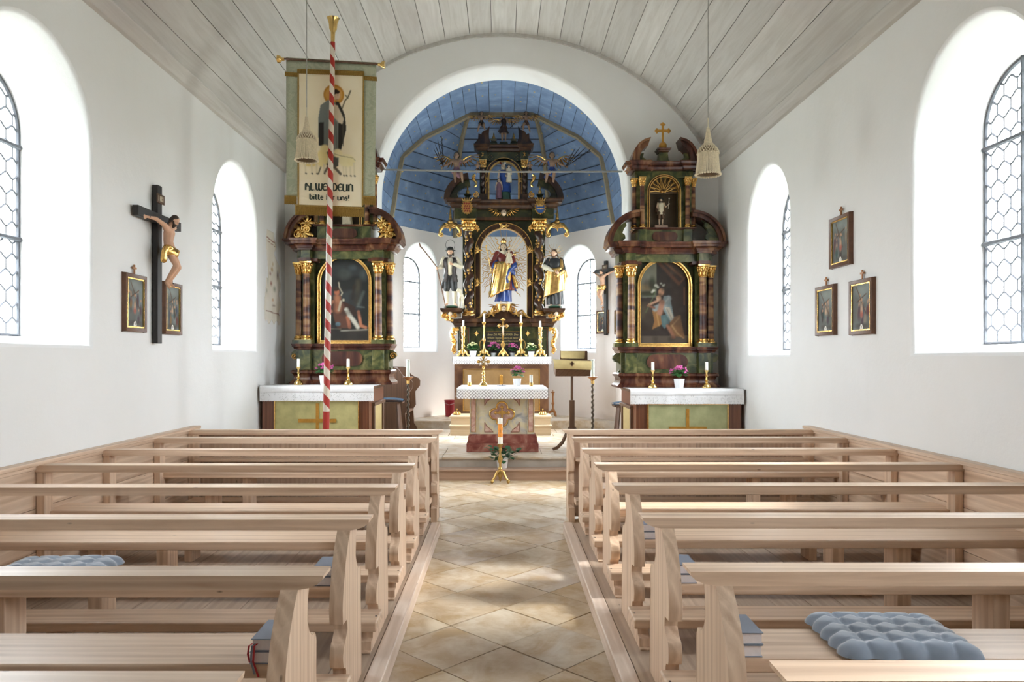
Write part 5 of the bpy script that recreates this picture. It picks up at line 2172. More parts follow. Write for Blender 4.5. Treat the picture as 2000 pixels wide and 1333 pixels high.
# gilded console volutes at the ends of the predella
for s in (-1, 1):
    xc_ = xm(984 + s * 99)
    b = MB()
    top, bot_ = zm(642), zm(692)
    pth = [(xc_ - s * .10, top), (xc_ + s * .02, top - .01), (xc_ + s * .055, top - .08), (xc_ + s * .03, top - .17), (xc_ - s * .02, top - .25), (xc_ - s * .01, top - .34), (xc_ + s * .02, top - .40), (xc_ - s * .03, bot_ + .02)]
    pp = []
    for a_, c_ in zip(pth[:-1], pth[1:]):
        for k in range(4):
            pp.append(lerp(a_, c_, k / 4))
    pp.append(pth[-1])
    b.tube([(x, yf - .02, z) for x, z in pp], [.045 - .012 * abs(math.sin(i / len(pp) * 6)) for i in range(len(pp))], 8)
    scroll(b, (xc_ - s * .01, yf - .06, top - .06), .055, 1.6, 0, s, .018)
    scroll(b, (xc_ - s * .01, yf - .06, bot_ + .10), .045, 1.5, 2, -s, .015)
    for k in range(4):
        spray(b, (xc_ + s * .01 - s * .03 * (k == 2), yf - .055, top - .14 - .085 * k), .055, [250, 290, 210, 330, 270], .02)
    obj('gilt_console', b, M['gold'], ha)
# black tablet with gilt lettering
b = MB(); b.prism([(xm(948), zm(690)), (xm(1016), zm(690)), (xm(1016), zm(650)), (xm(1014), zm(648)), (xm(950), zm(648)), (xm(948), zm(650))], 'xz', yf - .03, yf - .005)
tb = obj('inscription_tablet', b, M['plaque'], ha)
b = MB(); b.box(xm(949), xm(1015), yf - .034, yf - .03, zm(648.2), zm(647.2)); obj('tablet_edge', b, M['gold'], tb)
M['letter_gold'] = plain('gilt_lettering', lin((188, 168, 110)), .5, .2, .03)
for i, (txt, py, hgt) in enumerate((('Anno Dñi M.D.CLXXXIV. Dno', 655.5, .050), ('Wilhelmi Thomae et uxoris pia memor', 661.5, .040), ('nepos und Stiffter dises Altars renov:', 667.5, .040), ('Anno Domini', 673.5, .040))):
    cu = bpy.data.curves.new('lettering', 'FONT')
    cu.body = txt
    cu.size = hgt * 1.25
    cu.shear = .18
    cu.align_x = 'CENTER'
    cu.extrude = .001
    cu.resolution_u = 2
    to = bpy.data.objects.new('tmp', cu); C.objects.link(to)
    me = bpy.data.meshes.new_from_object(to.evaluated_get(bpy.context.evaluated_depsgraph_get()))
    bpy.data.objects.remove(to)
    xs_ = [v.co.x for v in me.vertices]
    k_ = min(1.0, .60 / (max(xs_) - min(xs_) + 1e-6))
    for v in me.vertices:
        v.co = Vector((v.co.x * k_ + xm(982) - ha.location.x, -v.co.z + yf - .0325 - ha.location.y, v.co.y + zm(py) - ha.location.z))
    obj('lettering', None, M['letter_gold'], tb, me=me)

# main storey: board with open arch
zc0 = zb2
zcap0, zcap1 = zm(449), zm(426)
hwo, hwi = .568, .452
zsp = zm(442) - hwi
b = MB(); arch_board(b, xm(902), xm(1067), zc0, zcap1, XM, hwo - .03, zsp, 14.52, 14.60); obj('back_board', b, M['dark_green'], ha)
b = MB(); arch_frame(b, XM, hwo - .014, hwi + .012, zc0, zsp, 14.46, 14.60); obj('arch_frame', b, M['dark_brown'], ha)
b = MB(); arch_frame(b, XM, hwo, hwo - .014, zc0, zsp, 14.445, 14.54); arch_frame(b, XM, hwi + .012, hwi, zc0, zsp, 14.45, 14.60); obj('arch_moulding', b, M['gold'], ha)
for s in (-1, 1):
    for py in (485, 550):
        b = MB(); spray(b, (XM + s * (hwo + hwi) / 2, 14.452, zm(py)), .085, [90, 60, 120, 270, 240, 300, 0, 180], .008); obj('gilt_rosette', b, M['gold'], ha)
    b = MB(); spray(b, (XM + s * .50, 14.51, zm(437)), .11, [s and (200 if s < 0 else -20), 230 if s < 0 else -50, 260 if s < 0 else -80, 170 if s < 0 else 10, 140 if s < 0 else 40, 290 if s < 0 else -110], .01); obj('spandrel_leaf', b, M['gold'], ha)
b = MB(); spray(b, (XM, 14.45, zm(437)), .10, [0, 30, 150, 180, 210, 330], .008); obj('gilt_rosette', b, M['gold'], ha)
# twisted columns
for px in (914.5, 1054.5):
    x, y = xm(px), 14.38
    b = MB(); b.box(x - .125, x + .125, y - .12, y + .13, zc0, zm(616)); obj('column_plinth', b, M['dark_brown'], ha, bevel=.004)
    b = MB(); column_base(b, x, y, zm(616), zm(606), .085); obj('column_base', b, M['gold'], ha)
    z0, z1 = zm(607), zcap0
    b = MB()
    rings = []
    n = 72
    turns = 4.6
    hand = 1 if px < 984 else -1
    gd = MB()
    for i in range(n + 1):
        f = i / n
        a = hand * 2 * math.pi * turns * f
        r_ = .098 * (1 - .12 * f)
        cx_, cy_ = x + math.cos(a) * .026, y + math.sin(a) * .026
        rings.append([(cx_ + r_ * .86 * math.cos(2 * math.pi * k / 16), cy_ + r_ * .86 * math.sin(2 * math.pi * k / 16), z0 + (z1 - z0) * f) for k in range(16)])
        if i % 3 == 1:
            for da in (2.5, 3.6):
                gd.ball((cx_ + math.cos(a + da) * r_ * .86, cy_ + math.sin(a + da) * r_ * .86, z0 + (z1 - z0) * f), (.024, .017, .032), 7, 5)
    b.loft(rings)
    so = obj('twisted_shaft', b, M['dark_brown'], ha, sharp=80)
    o = obj('gilt_vine', gd, M['dim_gold'], so); o['kind'] = 'stuff'
    b = MB(); capital(b, x, y, zcap0, zcap1, .085); obj('capital', b, M['gold'], ha)
# foot of the niche: scrolls and a cherub
b = MB(); b.prism([(xm(938), zc0), (xm(1030), zc0), (xm(1028), zm(615)), (xm(1006), zm(610)), (xm(1000), zm(606)), (xm(968), zm(606)), (xm(962), zm(610)), (xm(940), zm(615))], 'xz', 14.44, 14.58); obj('niche_foot', b, M['dark_brown'], ha)
for s in (-1, 1):
    b = MB()
    scroll(b, (XM + s * .34, 14.42, zm(613)), .075, 1.5, R(60), s, .02)
    scroll(b, (XM + s * .16, 14.40, zm(602)), .085, 1.5, R(40), s, .024)
    b.tube([(XM + s * .52, 14.42, zm(622)), (XM + s * .44, 14.41, zm(617)), (XM + s * .36, 14.41, zm(606))], [.03, .028, .018], 7)
    spray(b, (XM + s * .24, 14.40, zm(612)), .08, [0, 45, 90, 135, 180, 225, 315], .016)
    obj('gilt_scroll', b, M['dim_gold'], ha)
cherub_head(ha, (XM, 14.36, zm(602)), .058, M['dim_gold'])

# entablature
za, zf, zk = zcap1, zm(405), zm(387)
b = MB(); b.box(xm(900), xm(1069), 14.46, 14.9, za, zf); obj('frieze', b, M['dark_green'], ha)
b = MB(); mold(b, xm(902), xm(1067), 14.45, 14.8, [(0, za), (.015, za + .01), (.015, za + .06)]); obj('architrave', b, M['dark_brown'], ha)
for px in (908.5, 1061):
    b = MB(); b.box(xm(px) - .21, xm(px) + .21, 14.30, 14.5, za, zf); obj('frieze_block', b, M['dark_green'], ha, bevel=.004)
b = MB()
mold(b, xm(893), xm(1077), 14.42, 14.9, cornice(zf, zk, .12))
for px in (905, 1065):
    mold(b, xm(px) - .22, xm(px) + .22, 14.28, 14.5, cornice(zf, zk, .12))
obj('cornice', b, M['dark_brown'], ha)
cherub_head(ha, (XM, 14.40, zm(412)), .062, M['gold'])
# coats of arms
M['arms_red'] = plain('arms_red', (.25, .018, .014), .4); M['arms_blue'] = plain('arms_blue', (.02, .07, .22), .4)
for px, kind in ((912.5, 0), (1055, 1)):
    c = (xm(px), 14.15, zm(405))
    b = MB()
    pts = [(c[0] + .095 * math.cos(R(a)), c[2] - .01 + (.125 if a > 180 else .11) * math.sin(R(a))) for a in range(0, 360, 12)]
    b.prism(pts, 'xz', 14.14, 14.17)
    for k in range(16):
        a = 2 * math.pi * k / 16
        b.ball((c[0] + .1 * math.cos(a), 14.14, c[2] - .01 + .125 * math.sin(a)), .016, 6, 4)
    for k in range(5):
        b.cap((c[0] + (k - 2) * .035, 14.145, c[2] + .12), (c[0] + (k - 2) * .05, 14.14, c[2] + .165 + .01 * (k % 2)), .014, .008, 6)
    b.box(c[0] - .085, c[0] + .085, 14.135, 14.16, c[2] + .105, c[2] + .125)
    b.box(c[0] - .02, c[0] + .02, 14.16, 14.31, c[2] - .03, c[2] + .03)
    sh = obj('coat_of_arms', b, M['dim_gold'], ha)
    if kind == 0:
        for i in range(4):
            for j in range(3):
                b = MB(); x0, z0 = c[0] - .05 + j * .042 + (i % 2) * .012, c[2] + .055 - i * .047
                b.prism([(x0 - .018, z0), (x0 + .004, z0 + .026), (x0 + .018, z0 + .006), (x0 - .004, z0 - .022)], 'xz', 14.132, 14.14); obj('red_lozenge', b, M['arms_red'], sh)
    else:
        b = MB(); b.prism([(c[0] + .082 * math.cos(R(a)), c[2] - .02 + .105 * math.sin(R(a))) for a in range(190, 351, 16)] + [(c[0] + .075, c[2] + .03), (c[0] - .075, c[2] + .03)], 'xz', 14.130, 14.14); obj('blue_field', b, M['arms_blue'], sh)
        b = MB(); b.tube([(c[0] - .07 + .014 * k, 14.128, c[2] - .045 + .008 * (-1) ** k) for k in range(11)], .006, 5); obj('gilt_wave', b, M['gold'], sh)
        b = MB(); b.prism([(c[0] - .055, c[2] + .0), (c[0] + .055, c[2] + .0), (c[0] + .06, c[2] + .055), (c[0] + .03, c[2] + .025), (c[0], c[2] + .06), (c[0] - .03, c[2] + .025), (c[0] - .06, c[2] + .055)], 'xz', 14.124, 14.13); obj('gilt_crown', b, M['gold'], sh)
# side pediments of the cornice
for s in (-1, 1):
    cx_, cz_ = XM + s * .60, zk
    ro, rz = .56, .52
    outer = [(cx_ + s * ro * math.cos(R(a)), cz_ + rz * math.sin(R(a))) for a in range(0, 81, 4)]
    inner = [(cx_ + s * (ro - .12) * math.cos(R(a)), cz_ + (rz - .11) * math.sin(R(a))) for a in range(0, 81, 4)]
    b = MB(); b.band(outer, inner, 'xz', 14.30, 14.75); obj('curved_pediment', b, M['dark_brown'], ha)
    inn2 = [(cx_ + s * (ro - .30 + .10 * math.sin(R(a * 2))) * math.cos(R(a)), cz_ + .02 + (rz - .26) * math.sin(R(a))) for a in range(0, 81, 4)]
    b = MB(); b.band(inner, inn2, 'xz', 14.40, 14.5); obj('wing_panel', b, M['dark_green'], ha)
    # urn, volute and S scroll beside the upper storey
    xu = XM + s * .70
    b = MB(); mold(b, xu - .05, xu + .05, 14.30, 14.40, [(.02, zk), (.0, zk + .03), (-.01, zk + .06), (.02, zk + .085), (.02, zk + .10)]); ur = obj('urn_pedestal', b, M['dark_green'], ha)
    b = MB(); b.lathe([(.014, 0), (.03, .02), (.036, .05), (.02, .085), (.012, .10), (.02, .115), (.008, .15), (.002, .17)], xu, 14.35, zk + .10, 12); obj('gilt_flame', b, M['dim_gold'], ur)
    b = MB(); scroll(b, (XM + s * .545, 14.33, zk + .09), .062, 1.7, R(90), s, .016); obj('gilt_volute', b, M['gold'], ha)
    b = MB()
    pth = [(XM + s * .56, zm(337)), (XM + s * .60, zm(341)), (XM + s * .58, zm(347)), (XM + s * .53, zm(353)), (XM + s * .54, zm(359)), (XM + s * .58, zm(362))]
    pp = []
    for a_, c_ in zip(pth[:-1], pth[1:]):
        pp += [lerp(a_, c_, k / 4) for k in range(4)]
    b.tube([(x, 14.36, z) for x, z in pp], [.028 - .012 * abs(i / len(pp) - .4) for i in range(len(pp))], 7)
    spray(b, (XM + s * .575, 14.34, zm(344)), .05, [60, 120, 240, 300, 180, 0], .012)
    obj('gilt_scroll', b, M['gold'], ha)
# hanging side ornaments
for s in (-1, 1):
    xo = xm(984 + s * 106)
    b = MB()
    b.lathe([(.05, 0), (.06, .02), (.045, .05), (.03, .07), (.035, .10), (.022, .12), (.028, .15), (.018, .2), (.012, .26), (.003, .30)], xo, 14.42, zm(432), 12)
    b.ball((xo, 14.42, zm(436)), (.16, .07, .06), 14, 8)
    for q_ in (-1, 1):
        pts = [(xo + q_ * .05, 14.38, zm(436)), (xo + q_ * .13, 14.38, zm(439)), (xo + q_ * .19, 14.38, zm(446)), (xo + q_ * .205, 14.38, zm(454))]
        b.tube(pts, [.035, .036, .032, .026], 7)
        scroll(b, (xo + q_ * .17, 14.37, zm(455)), .045, 1.3, 0 if q_ > 0 else math.pi, -q_, .018)
    spray(b, (xo, 14.36, zm(438)), .10, [200, 230, 270, 310, 340, 30, 150], .018)
    b.box(xo - s * .35 if s > 0 else xo, xo if s > 0 else xo + .35, 14.42, 14.50, zm(440), zm(434))
    obj('gilt_bracket', b, M['dim_gold'], ha)
# upper storey
zu0, zu1 = zk, zm(322)
zuc, zue, zuk = zm(307), zm(290), zm(277)
hwo2, hwi2 = .36, .28
zsp2 = zm(309) - hwi2
b = MB(); arch_board(b, XM - .47, XM + .47, zu0, zuc + .02, XM, hwo2 - .02, zsp2, 14.50, 14.58); obj('upper_board', b, M['dark_green'], ha)
b = MB(); arch_frame(b, XM, hwo2 - .012, hwi2 + .03, zu0, zsp2, 14.46, 14.58); obj('upper_frame', b, M['dark_brown'], ha)
b = MB(); arch_frame(b, XM, hwo2, hwo2 - .012, zu0, zsp2, 14.45, 14.54); arch_frame(b, XM, hwi2 + .03, hwi2, zu0, zsp2, 14.48, 14.58); obj('upper_moulding', b, M['dim_gold'], ha)
for s in (-1, 1):
    x = XM + s * .405
    b = MB(); b.box(x - .07, x + .07, 14.36, 14.5, zu0, zu0 + .12); obj('upper_plinth', b, M['dark_brown'], ha)
    b = MB(); rings = []
    for i in range(49):
        f = i / 48; a = s * -2 * math.pi * 4 * f
        rings.append([(x + math.cos(a) * .012 + .042 * math.cos(2 * math.pi * k / 12), 14.43 + math.sin(a) * .012 + .042 * math.sin(2 * math.pi * k / 12), zu0 + .12 + (zu1 - zu0 - .12) * f) for k in range(12)])
    b.loft(rings); obj('twisted_shaft', b, M['dark_brown'], ha, sharp=80)
    b = MB(); capital(b, x, 14.43, zu1, zuc, .046); obj('capital', b, M['gold'], ha)
    b = MB(); spray(b, (XM + s * .27, 14.47, zm(300)), .06, [0, 45, 90, 135, 180, 225, 270, 315], .009); obj('spandrel_leaf', b, M['dim_gold'], ha)
    b = MB(); spray(b, (XM + s * (hwo2 + hwi2) / 2, 14.44, zm(346)), .06, [90, 60, 120, 270, 240, 300], .008); obj('gilt_rosette', b, M['dim_gold'], ha)
    b = MB(); b.box(x - .075, x + .075, 14.37, 14.52, zuc, zue); bl = obj('upper_block', b, M['dark_green'], ha)
    b = MB(); spray(b, (x, 14.36, zm(297)), .045, [90, 50, 130, 270, 240, 300], .01); obj('gilt_rosette', b, M['dim_gold'], bl)
b = MB(); b.box(XM - .48, XM + .48, 14.46, 14.75, zuc, zue); obj('upper_frieze', b, M['dark_green'], ha)
b = MB(); mold(b, XM - .50, XM + .50, 14.44, 14.75, cornice(zue, zuk, .085))
for s in (-1, 1):
    mold(b, XM + s * .42 - .10, XM + s * .42 + .10, 14.36, 14.5, cornice(zue, zuk, .06))
obj('upper_cornice', b, M['dark_brown'], ha)
for s in (-1, 1):
    pts = [(.575, zuk), (.50, zuk + .10), (.485, zuk + .20), (.44, zuk + .19), (.41, zuk + .245), (.32, zuk + .285), (.285, zuk + .33), (.29, zuk + .20), (.285, zuk + .10), (.25, zuk + .03), (.22, zuk)]
    b = MB(); b.prism([(XM + s * x, z) for x, z in pts], 'xz', 14.36, 14.6); obj('pediment_horn', b, M['dark_brown'], ha, bevel=.008)
    xf = XM + s * .195
    b = MB(); mold(b, xf - .04, xf + .04, 14.36, 14.44, [(.035, zuk), (.015, zuk + .04), (0, zuk + .06), (.02, zuk + .085), (.02, zuk + .10)]); fp = obj('finial_pedestal', b, M['dark_green'], ha)
    b = MB(); b.lathe([(.012, 0), (.026, .02), (.03, .04), (.015, .07), (.018, .085), (.004, .13)], xf, 14.40, zuk + .10, 10); obj('gilt_flame', b, M['dim_gold'], fp)
b = MB(); mold(b, XM - .07, XM + .07, 14.36, 14.46, [(.02, zuk), (0, zuk + .03), (0, zuk + .05)]); obj('statue_base', b, M['dark_green'], ha)
# consoles that carry the side statues
CONS = {}
for s, px in ((-1, 879), (1, 1085)):
    xc_ = xm(px)
    z1_ = zm(603)
    b = MB(); mold(b, xc_ - .15 - (.06 if s > 0 else 0), xc_ + .15 + (.06 if s < 0 else 0), 14.10, 14.45, [(-.05, z1_ - .09), (0, z1_ - .07), (.03, z1_ - .03), (.03, z1_)]); cs = obj('statue_console', b, M['dark_brown'], ha)
    b = MB()
    scroll(b, (xc_ + s * .12, 14.20, z1_ - .13), .06, 1.4, R(60), s, .02)
    scroll(b, (xc_ - s * .10, 14.18, z1_ - .14), .05, 1.4, R(60), -s, .018)
    b.tube([(xc_ + s * .14, 14.24, z1_ - .09), (xc_ + s * .06, 14.24, z1_ - .20), (xc_ - s * .06, 14.26, z1_ - .22)], [.04, .04, .03], 7)
    spray(b, (xc_, 14.18, z1_ - .12), .09, [200, 230, 270, 310, 340], .02)
    obj('gilt_scroll', b, M['gold'], cs)
    cherub_c = (xc_ + .01, 14.12, z1_ - .11)
    b = MB(); b.ball(cherub_c, (.035, .035, .045), 12, 9); b.ball((cherub_c[0], cherub_c[1] - .018, cherub_c[2] - .016), (.024, .022, .022), 9, 6); b.ball((cherub_c[0], cherub_c[1] - .038, cherub_c[2] - .006), (.006, .008, .009), 6, 4)
    b.box(xc_ - .2, xc_ + .2, 14.42, 14.5, z1_ - .16, z1_)
    obj('cherub_face', b, M['pale_skin'], cs)
    CONS[s] = (xc_, 14.25, z1_)


# ================================================================== statues of the high altar
def rays(parent, c, spec, r_in, mat, straight=True):
    """glory of straight and wavy gilt rays; spec = (angle, length, wavy)"""
    for a, L, wavy in spec:
        L = min(L, .43 / max(.01, abs(math.cos(R(a)))) - r_in)
        b = MB()
        d = Vector((math.cos(R(a)), 0, math.sin(R(a)))); n = Vector((-d.z, 0, d.x))
        c0 = Vector(c) + d * r_in
        m = 22
        if wavy:
            pts = [c0 + d * L * i / m + n * .020 * math.sin(i / m * 2 * math.pi * 3.4) for i in range(m + 1)]
            b.tube(pts, [.0145 * (1 - .55 * i / m) for i in range(m + 1)], 5)
        else:
            b.tube([c0, c0 + d * L], [.0058, .0042], 5)
        obj('ray', b, mat, parent)


def statue(name, label, loc, cat='statue', group=None):
    return thing(name, label, cat, loc, group)


# Madonna in the glory
zmad = zm(606) + .154
ma = statue('madonna_statue', 'crowned gilded Madonna holding a child before gold rays in the central niche', (XM, 14.36, zmad))
HM = 1.17
F = Figure(ma, (XM, 14.36, zmad), HM, dict(head=(-.005, -.01, .915), elL=(-.165, -.0, .67), wrL=(-.235, -.05, .60), elR=(.16, -.01, .66), wrR=(.08, -.10, .66), anL=(-.04, -.02, .03), anR=(.05, 0, .03)), face=R(-6))
F.body(M['pale_skin'], curl=.8)
F.hair(M['hair'], .10)
b = MB(); drape(b, F, [(.02, -.01, 0, .13, .10, .9), (.12, 0, 0, .115, .09, .9), (.3, 0, 0, .115, .09, .6)], 7, .13); obj('blue_underskirt', b, M['blue_robe'], ma, sharp=70)
b = MB(); drape(b, F, [(.20, .02, -.01, .15, .11, 1), (.36, .01, 0, .135, .10, .8), (.54, 0, 0, .115, .085, .4), (.64, 0, 0, .09, .072, .2), (.74, 0, 0, .112, .082, .1), (.81, 0, .0, .11, .055, 0), (.845, 0, .005, .045, .04, 0)], 6, .10, ph=1)
obj('red_gown', b, M['red_robe'], ma, sharp=70)
b = MB()
b.cap(F.p('shL'), F.p('elL'), .052 * HM, .045 * HM, 10); b.cap(F.p('elL'), F.p('wrL', (.02, .01, .02)), .045 * HM, .034 * HM, 10); b.cap(F.p('shR'), F.p('elR'), .052 * HM, .05 * HM, 10); b.cap(F.p('elR'), F.p('wrR', (.02, 0, 0)), .05 * HM, .036 * HM, 10)
remeshed('sleeves', b, .012 * HM, M['red_robe'], ma)
# golden mantle swept across the front
b = MB()
rings = []
for i in range(13):
    f = i / 12
    z = .665 - .50 * f
    ring = []
    for k in range(15):
        t = R(205 + 125 * k / 14 - 18 * f)
        rr = (.118 + .055 * f) * (1 + .10 * math.sin(k * 1.9 + f * 2.5)) + .012
        ring.append(F.p((-.015 - .02 * f + rr * math.cos(t) * 1.05, rr * math.sin(t) * .95, z - .10 * f * (1 - abs(k - 3) / 10) + .05 * f * k / 14)))
    rings.append(ring)
b.loft(rings, False, False)
o = obj('gold_mantle', b, M['gold'], ma, sharp=80); so = o.modifiers.new('t', 'SOLIDIFY'); so.thickness = .016
b = MB()
for s, x_, z_ in ((-1, -.155, .61), (1, .165, .62)):
    b.cap(F.p((x_ + .03 * -s, .02, z_ + .10)), F.p((x_, -.02, z_)), .045 * HM, .062 * HM, 10)
    b.cap(F.p((x_, -.02, z_)), F.p((x_ * .75, -.06, z_ - .06)), .055 * HM, .04 * HM, 10)
b.cap(F.p((.10, -.06, .55)), F.p((.02, -.13, .40)), .05 * HM, .04 * HM, 10)
b.cap(F.p((.02, -.13, .40)), F.p((.075, -.12, .30)), .04 * HM, .035 * HM, 9)
b.cap(F.p((.14, .0, .52)), F.p((.155, .0, .26)), .05 * HM, .05 * HM, 10)
b.cap(F.p((.155, 0, .26)), F.p((.20, .02, .20)), .045 * HM, .02 * HM, 9)
remeshed('blue_mantle', b, .012 * HM, M['blue_robe'], ma, 5)
b = MB()
b.cap(F.p((.15, -.03, .44)), F.p((.20, -.02, .28)), .035 * HM, .045 * HM, 9); b.cap(F.p((.20, -.02, .28)), F.p((.225, -.01, .24)), .045 * HM, .02 * HM, 9)
b.cap(F.p((-.13, -.04, .30)), F.p((-.165, -.03, .17)), .045 * HM, .03 * HM, 9)
remeshed('gold_lining', b, .012 * HM, M['gold'], ma, 3)
b = MB(); b.loft([[F.p((.062 * math.cos(R(a)), .055 * math.sin(R(a)) - .005, z)) for a in range(0, 360, 20)] for z in (.80, .835, .85)], True, False)
o = obj('white_collar', b, M['ivory'], ma, sharp=80)
b = MB(); b.lathe([(.046, 0), (.048, .012), (.044, .02), (.05, .05), (.056, .062)], F.hd.x, F.hd.y + .01, F.hd.z + .06, 16)
for k in range(8):
    a = 2 * math.pi * k / 8
    b.cap((F.hd.x + .052 * math.cos(a), F.hd.y + .01 + .052 * math.sin(a), F.hd.z + .115), (F.hd.x + .02 * math.cos(a), F.hd.y + .01 + .02 * math.sin(a), F.hd.z + .165), .012, .008, 6)
b.ball((F.hd.x, F.hd.y + .01, F.hd.z + .175), .016, 8, 6)
obj('crown', b, M['gold'], ma)
w_ = F.p('wrL')
b = MB(); b.tube([w_ + Vector((.035, -.03, -.13)), w_ + Vector((-.065, -.03, .40))], .0075, 6); b.ball(w_ + Vector((-.062, -.03, .385)), .018, 8, 6); b.ball(w_ + Vector((-.03, -.03, .21)), .014, 8, 6); b.ball(w_ + Vector((.033, -.03, -.12)), .013, 8, 6)
obj('sceptre', b, M['dim_gold'], ma)
# child on her arm
FC = Figure(ma, F.p((.085, -.10, .545)), .37, dict(hipL=(-.06, -.02, .5), knL=(-.1, -.16, .42), anL=(-.1, -.18, .20), hipR=(.06, -.02, .5), knR=(.10, -.16, .42), anR=(.08, -.17, .20), wrL=(-.2, -.12, .72), elL=(-.17, -.04, .70), wrR=(.22, -.10, .74), elR=(.17, -.02, .7)), hs=1.5, girth=1.25, face=R(12))
FC.body(M['pale_skin'], name='child_body', voxel=.014)
FC.hair(M['brown_hair'], name='child_hair')
b = MB(); drape(b, FC, [(.30, 0, -.05, .19, .17, 1), (.5, 0, -.03, .16, .13, .6), (.72, 0, 0, .12, .10, .2), (.82, 0, 0, .08, .07, 0)], 6, .08, 32); obj('child_shirt', b, M['ivory'], ma, sharp=70)
b = MB(); b.ball(FC.p('wrR', (.08, -.02, .02)), .028, 10, 8); budded_cross(b, FC.p('wrR', (.08, 0, 0)).x, FC.p('wrR').y - .01, FC.p('wrR').z + .03, FC.p('wrR').z + .10, FC.p('wrR').z + .07, .022, .008, .008); obj('orb', b, M['gold'], ma)
b = MB(); b.lathe([(.16, 0), (.17, .05), (.15, .10), (.16, .13)], XM, 14.42, zm(606), 16, True, 1, .55); obj('cloud_pedestal', b, M['dim_gold'], ha)
spec = [(35, .42, 1), (8, .40, 1), (-11, .40, 1), (-28, .44, 1), (-43, .50, 1), (-57, .56, 1), (-66, .62, 1), (145, .44, 1), (172, .42, 1), (193, .42, 1), (210, .44, 1), (223, .50, 1), (236, .58, 1), (246, .64, 1), (72, .36, 1), (108, .36, 1)]
for a in (20, 26, 14, 2, -3, -6, -16, -20, -24, -33, -38, -48, -52, 48, 55, 62, 84, 90, 96, 118, 125, 132, 154, 160, 166, 179, 184, 188, 199, 204, 215, 219, 229, 232):
    spec.append((a, .50, 0))
rays(ma, (XM, 14.425, zm(508)), spec, .14, M['dim_gold'])

# shepherd saint on the left console
x, y, z = CONS[-1]
sw = statue('shepherd_statue', 'painted shepherd saint with dark hat, halo ring and long crook, left of the high altar', (x, y, z))
HW = 1.12
b = MB(); b.ball((x + .02, y - .02, z + .031), (.15, .12, .03), 14, 6); obj('grassy_base', b, M['green_robe'], sw)
F = Figure(sw, (x, y, z + .046), HW, dict(elL=(-.155, .0, .68), wrL=(-.20, -.07, .66), elR=(.185, -.0, .68), wrR=(.05, -.11, .71), anL=(-.055, .0, .04), anR=(.075, -.0, .04), knR=(.075, -.02, .285), toeL=(-.08, -.07, .012), toeR=(.12, -.06, .012)), face=R(-5))
F.body(M['skin'], curl=.85)
F.hair(M['hair'], .02, .015)
b = MB()
for sd in 'LR':
    b.cap(F.p('hip' + sd), F.p('kn' + sd, (0, 0, -.0)), .068 * HW, .056 * HW, 10)
b.cap(F.p('hipL'), F.p('hipR'), .075 * HW, .075 * HW, 10)
remeshed('breeches', b, .01 * HW, M['black_cloth'], sw)
b = MB()
for sd in 'LR':
    b.cap(F.p('kn' + sd, (0, 0, -.035)), F.p('an' + sd, (0, 0, .02)), .044 * HW, .027 * HW, 10)
    bb_ = 0
o = obj('stocking', b, M['ivory'], sw); o['kind'] = 'stuff'
b = MB(); drape(b, F, [(.50, 0, 0, .085, .07, .2), (.62, 0, 0, .082, .072, .1), (.74, 0, 0, .095, .082, 0), (.83, 0, 0, .075, .05, 0)], 5, .05, 32); obj('shirt', b, M['ivory'], sw, sharp=80)
b = MB()
rings = []
for zz_, rx, ry in ((.42, .135, .10), (.50, .115, .09), (.60, .10, .083), (.70, .115, .092), (.79, .135, .085), (.835, .10, .06)):
    rings.append([F.p((rx * math.cos(t) * (1 + .03 * math.sin(9 * t)), ry * math.sin(t), zz_)) for t in [R(-68 + 316 * k / 28) for k in range(29)]])
b.loft(rings, False, False)
o = obj('waistcoat', b, M['dark_vest'], sw, sharp=80); so = o.modifiers.new('t', 'SOLIDIFY'); so.thickness = .014
for sd, dx in (('L', .01), ('R', .03)):
    b = MB(); b.cap(F.p('sh' + sd), F.p('el' + sd), .046 * HW, .043 * HW, 10); b.cap(F.p('el' + sd), F.p('wr' + sd, (dx, .0, 0)), .043 * HW, .031 * HW, 10); remeshed('sleeve', b, .01 * HW, M['ivory'], sw)
b = MB(); b.cap(F.p((-.10, 0, .44)), F.p((-.135, .0, .34)), .035 * HW, .04 * HW, 9); obj('satchel', b, M['black_cloth'], sw)
b = MB(); b.lathe([(.10, 0), (.105, .008), (.062, .018), (.058, .05), (.045, .07), (.01, .078)], F.hd.x, F.hd.y + .01, F.hd.z + .035, 20, True, 1, 1); obj('hat', b, M['black_cloth'], sw)
hc = F.hd + Vector((0, .03, .145))
b = MB(); b.tube([hc + Vector((.088 * math.cos(t), 0, .105 * math.sin(t))) for t in [2 * math.pi * k / 28 for k in range(29)]], .0045, 6); obj('halo_ring', b, M['black_iron'], sw)
w_ = F.p('wrL', (-.02, -.04, .0))
b = MB(); b.tube([(x - .075, w_.y, z + .01), w_, (xm(827), w_.y, zm(488)), (xm(822), w_.y - .01, zm(483)), (xm(820), w_.y - .02, zm(476))], [.010, .011, .011, .016, .010], 7); obj('crook', b, M['dark_wood'], sw)
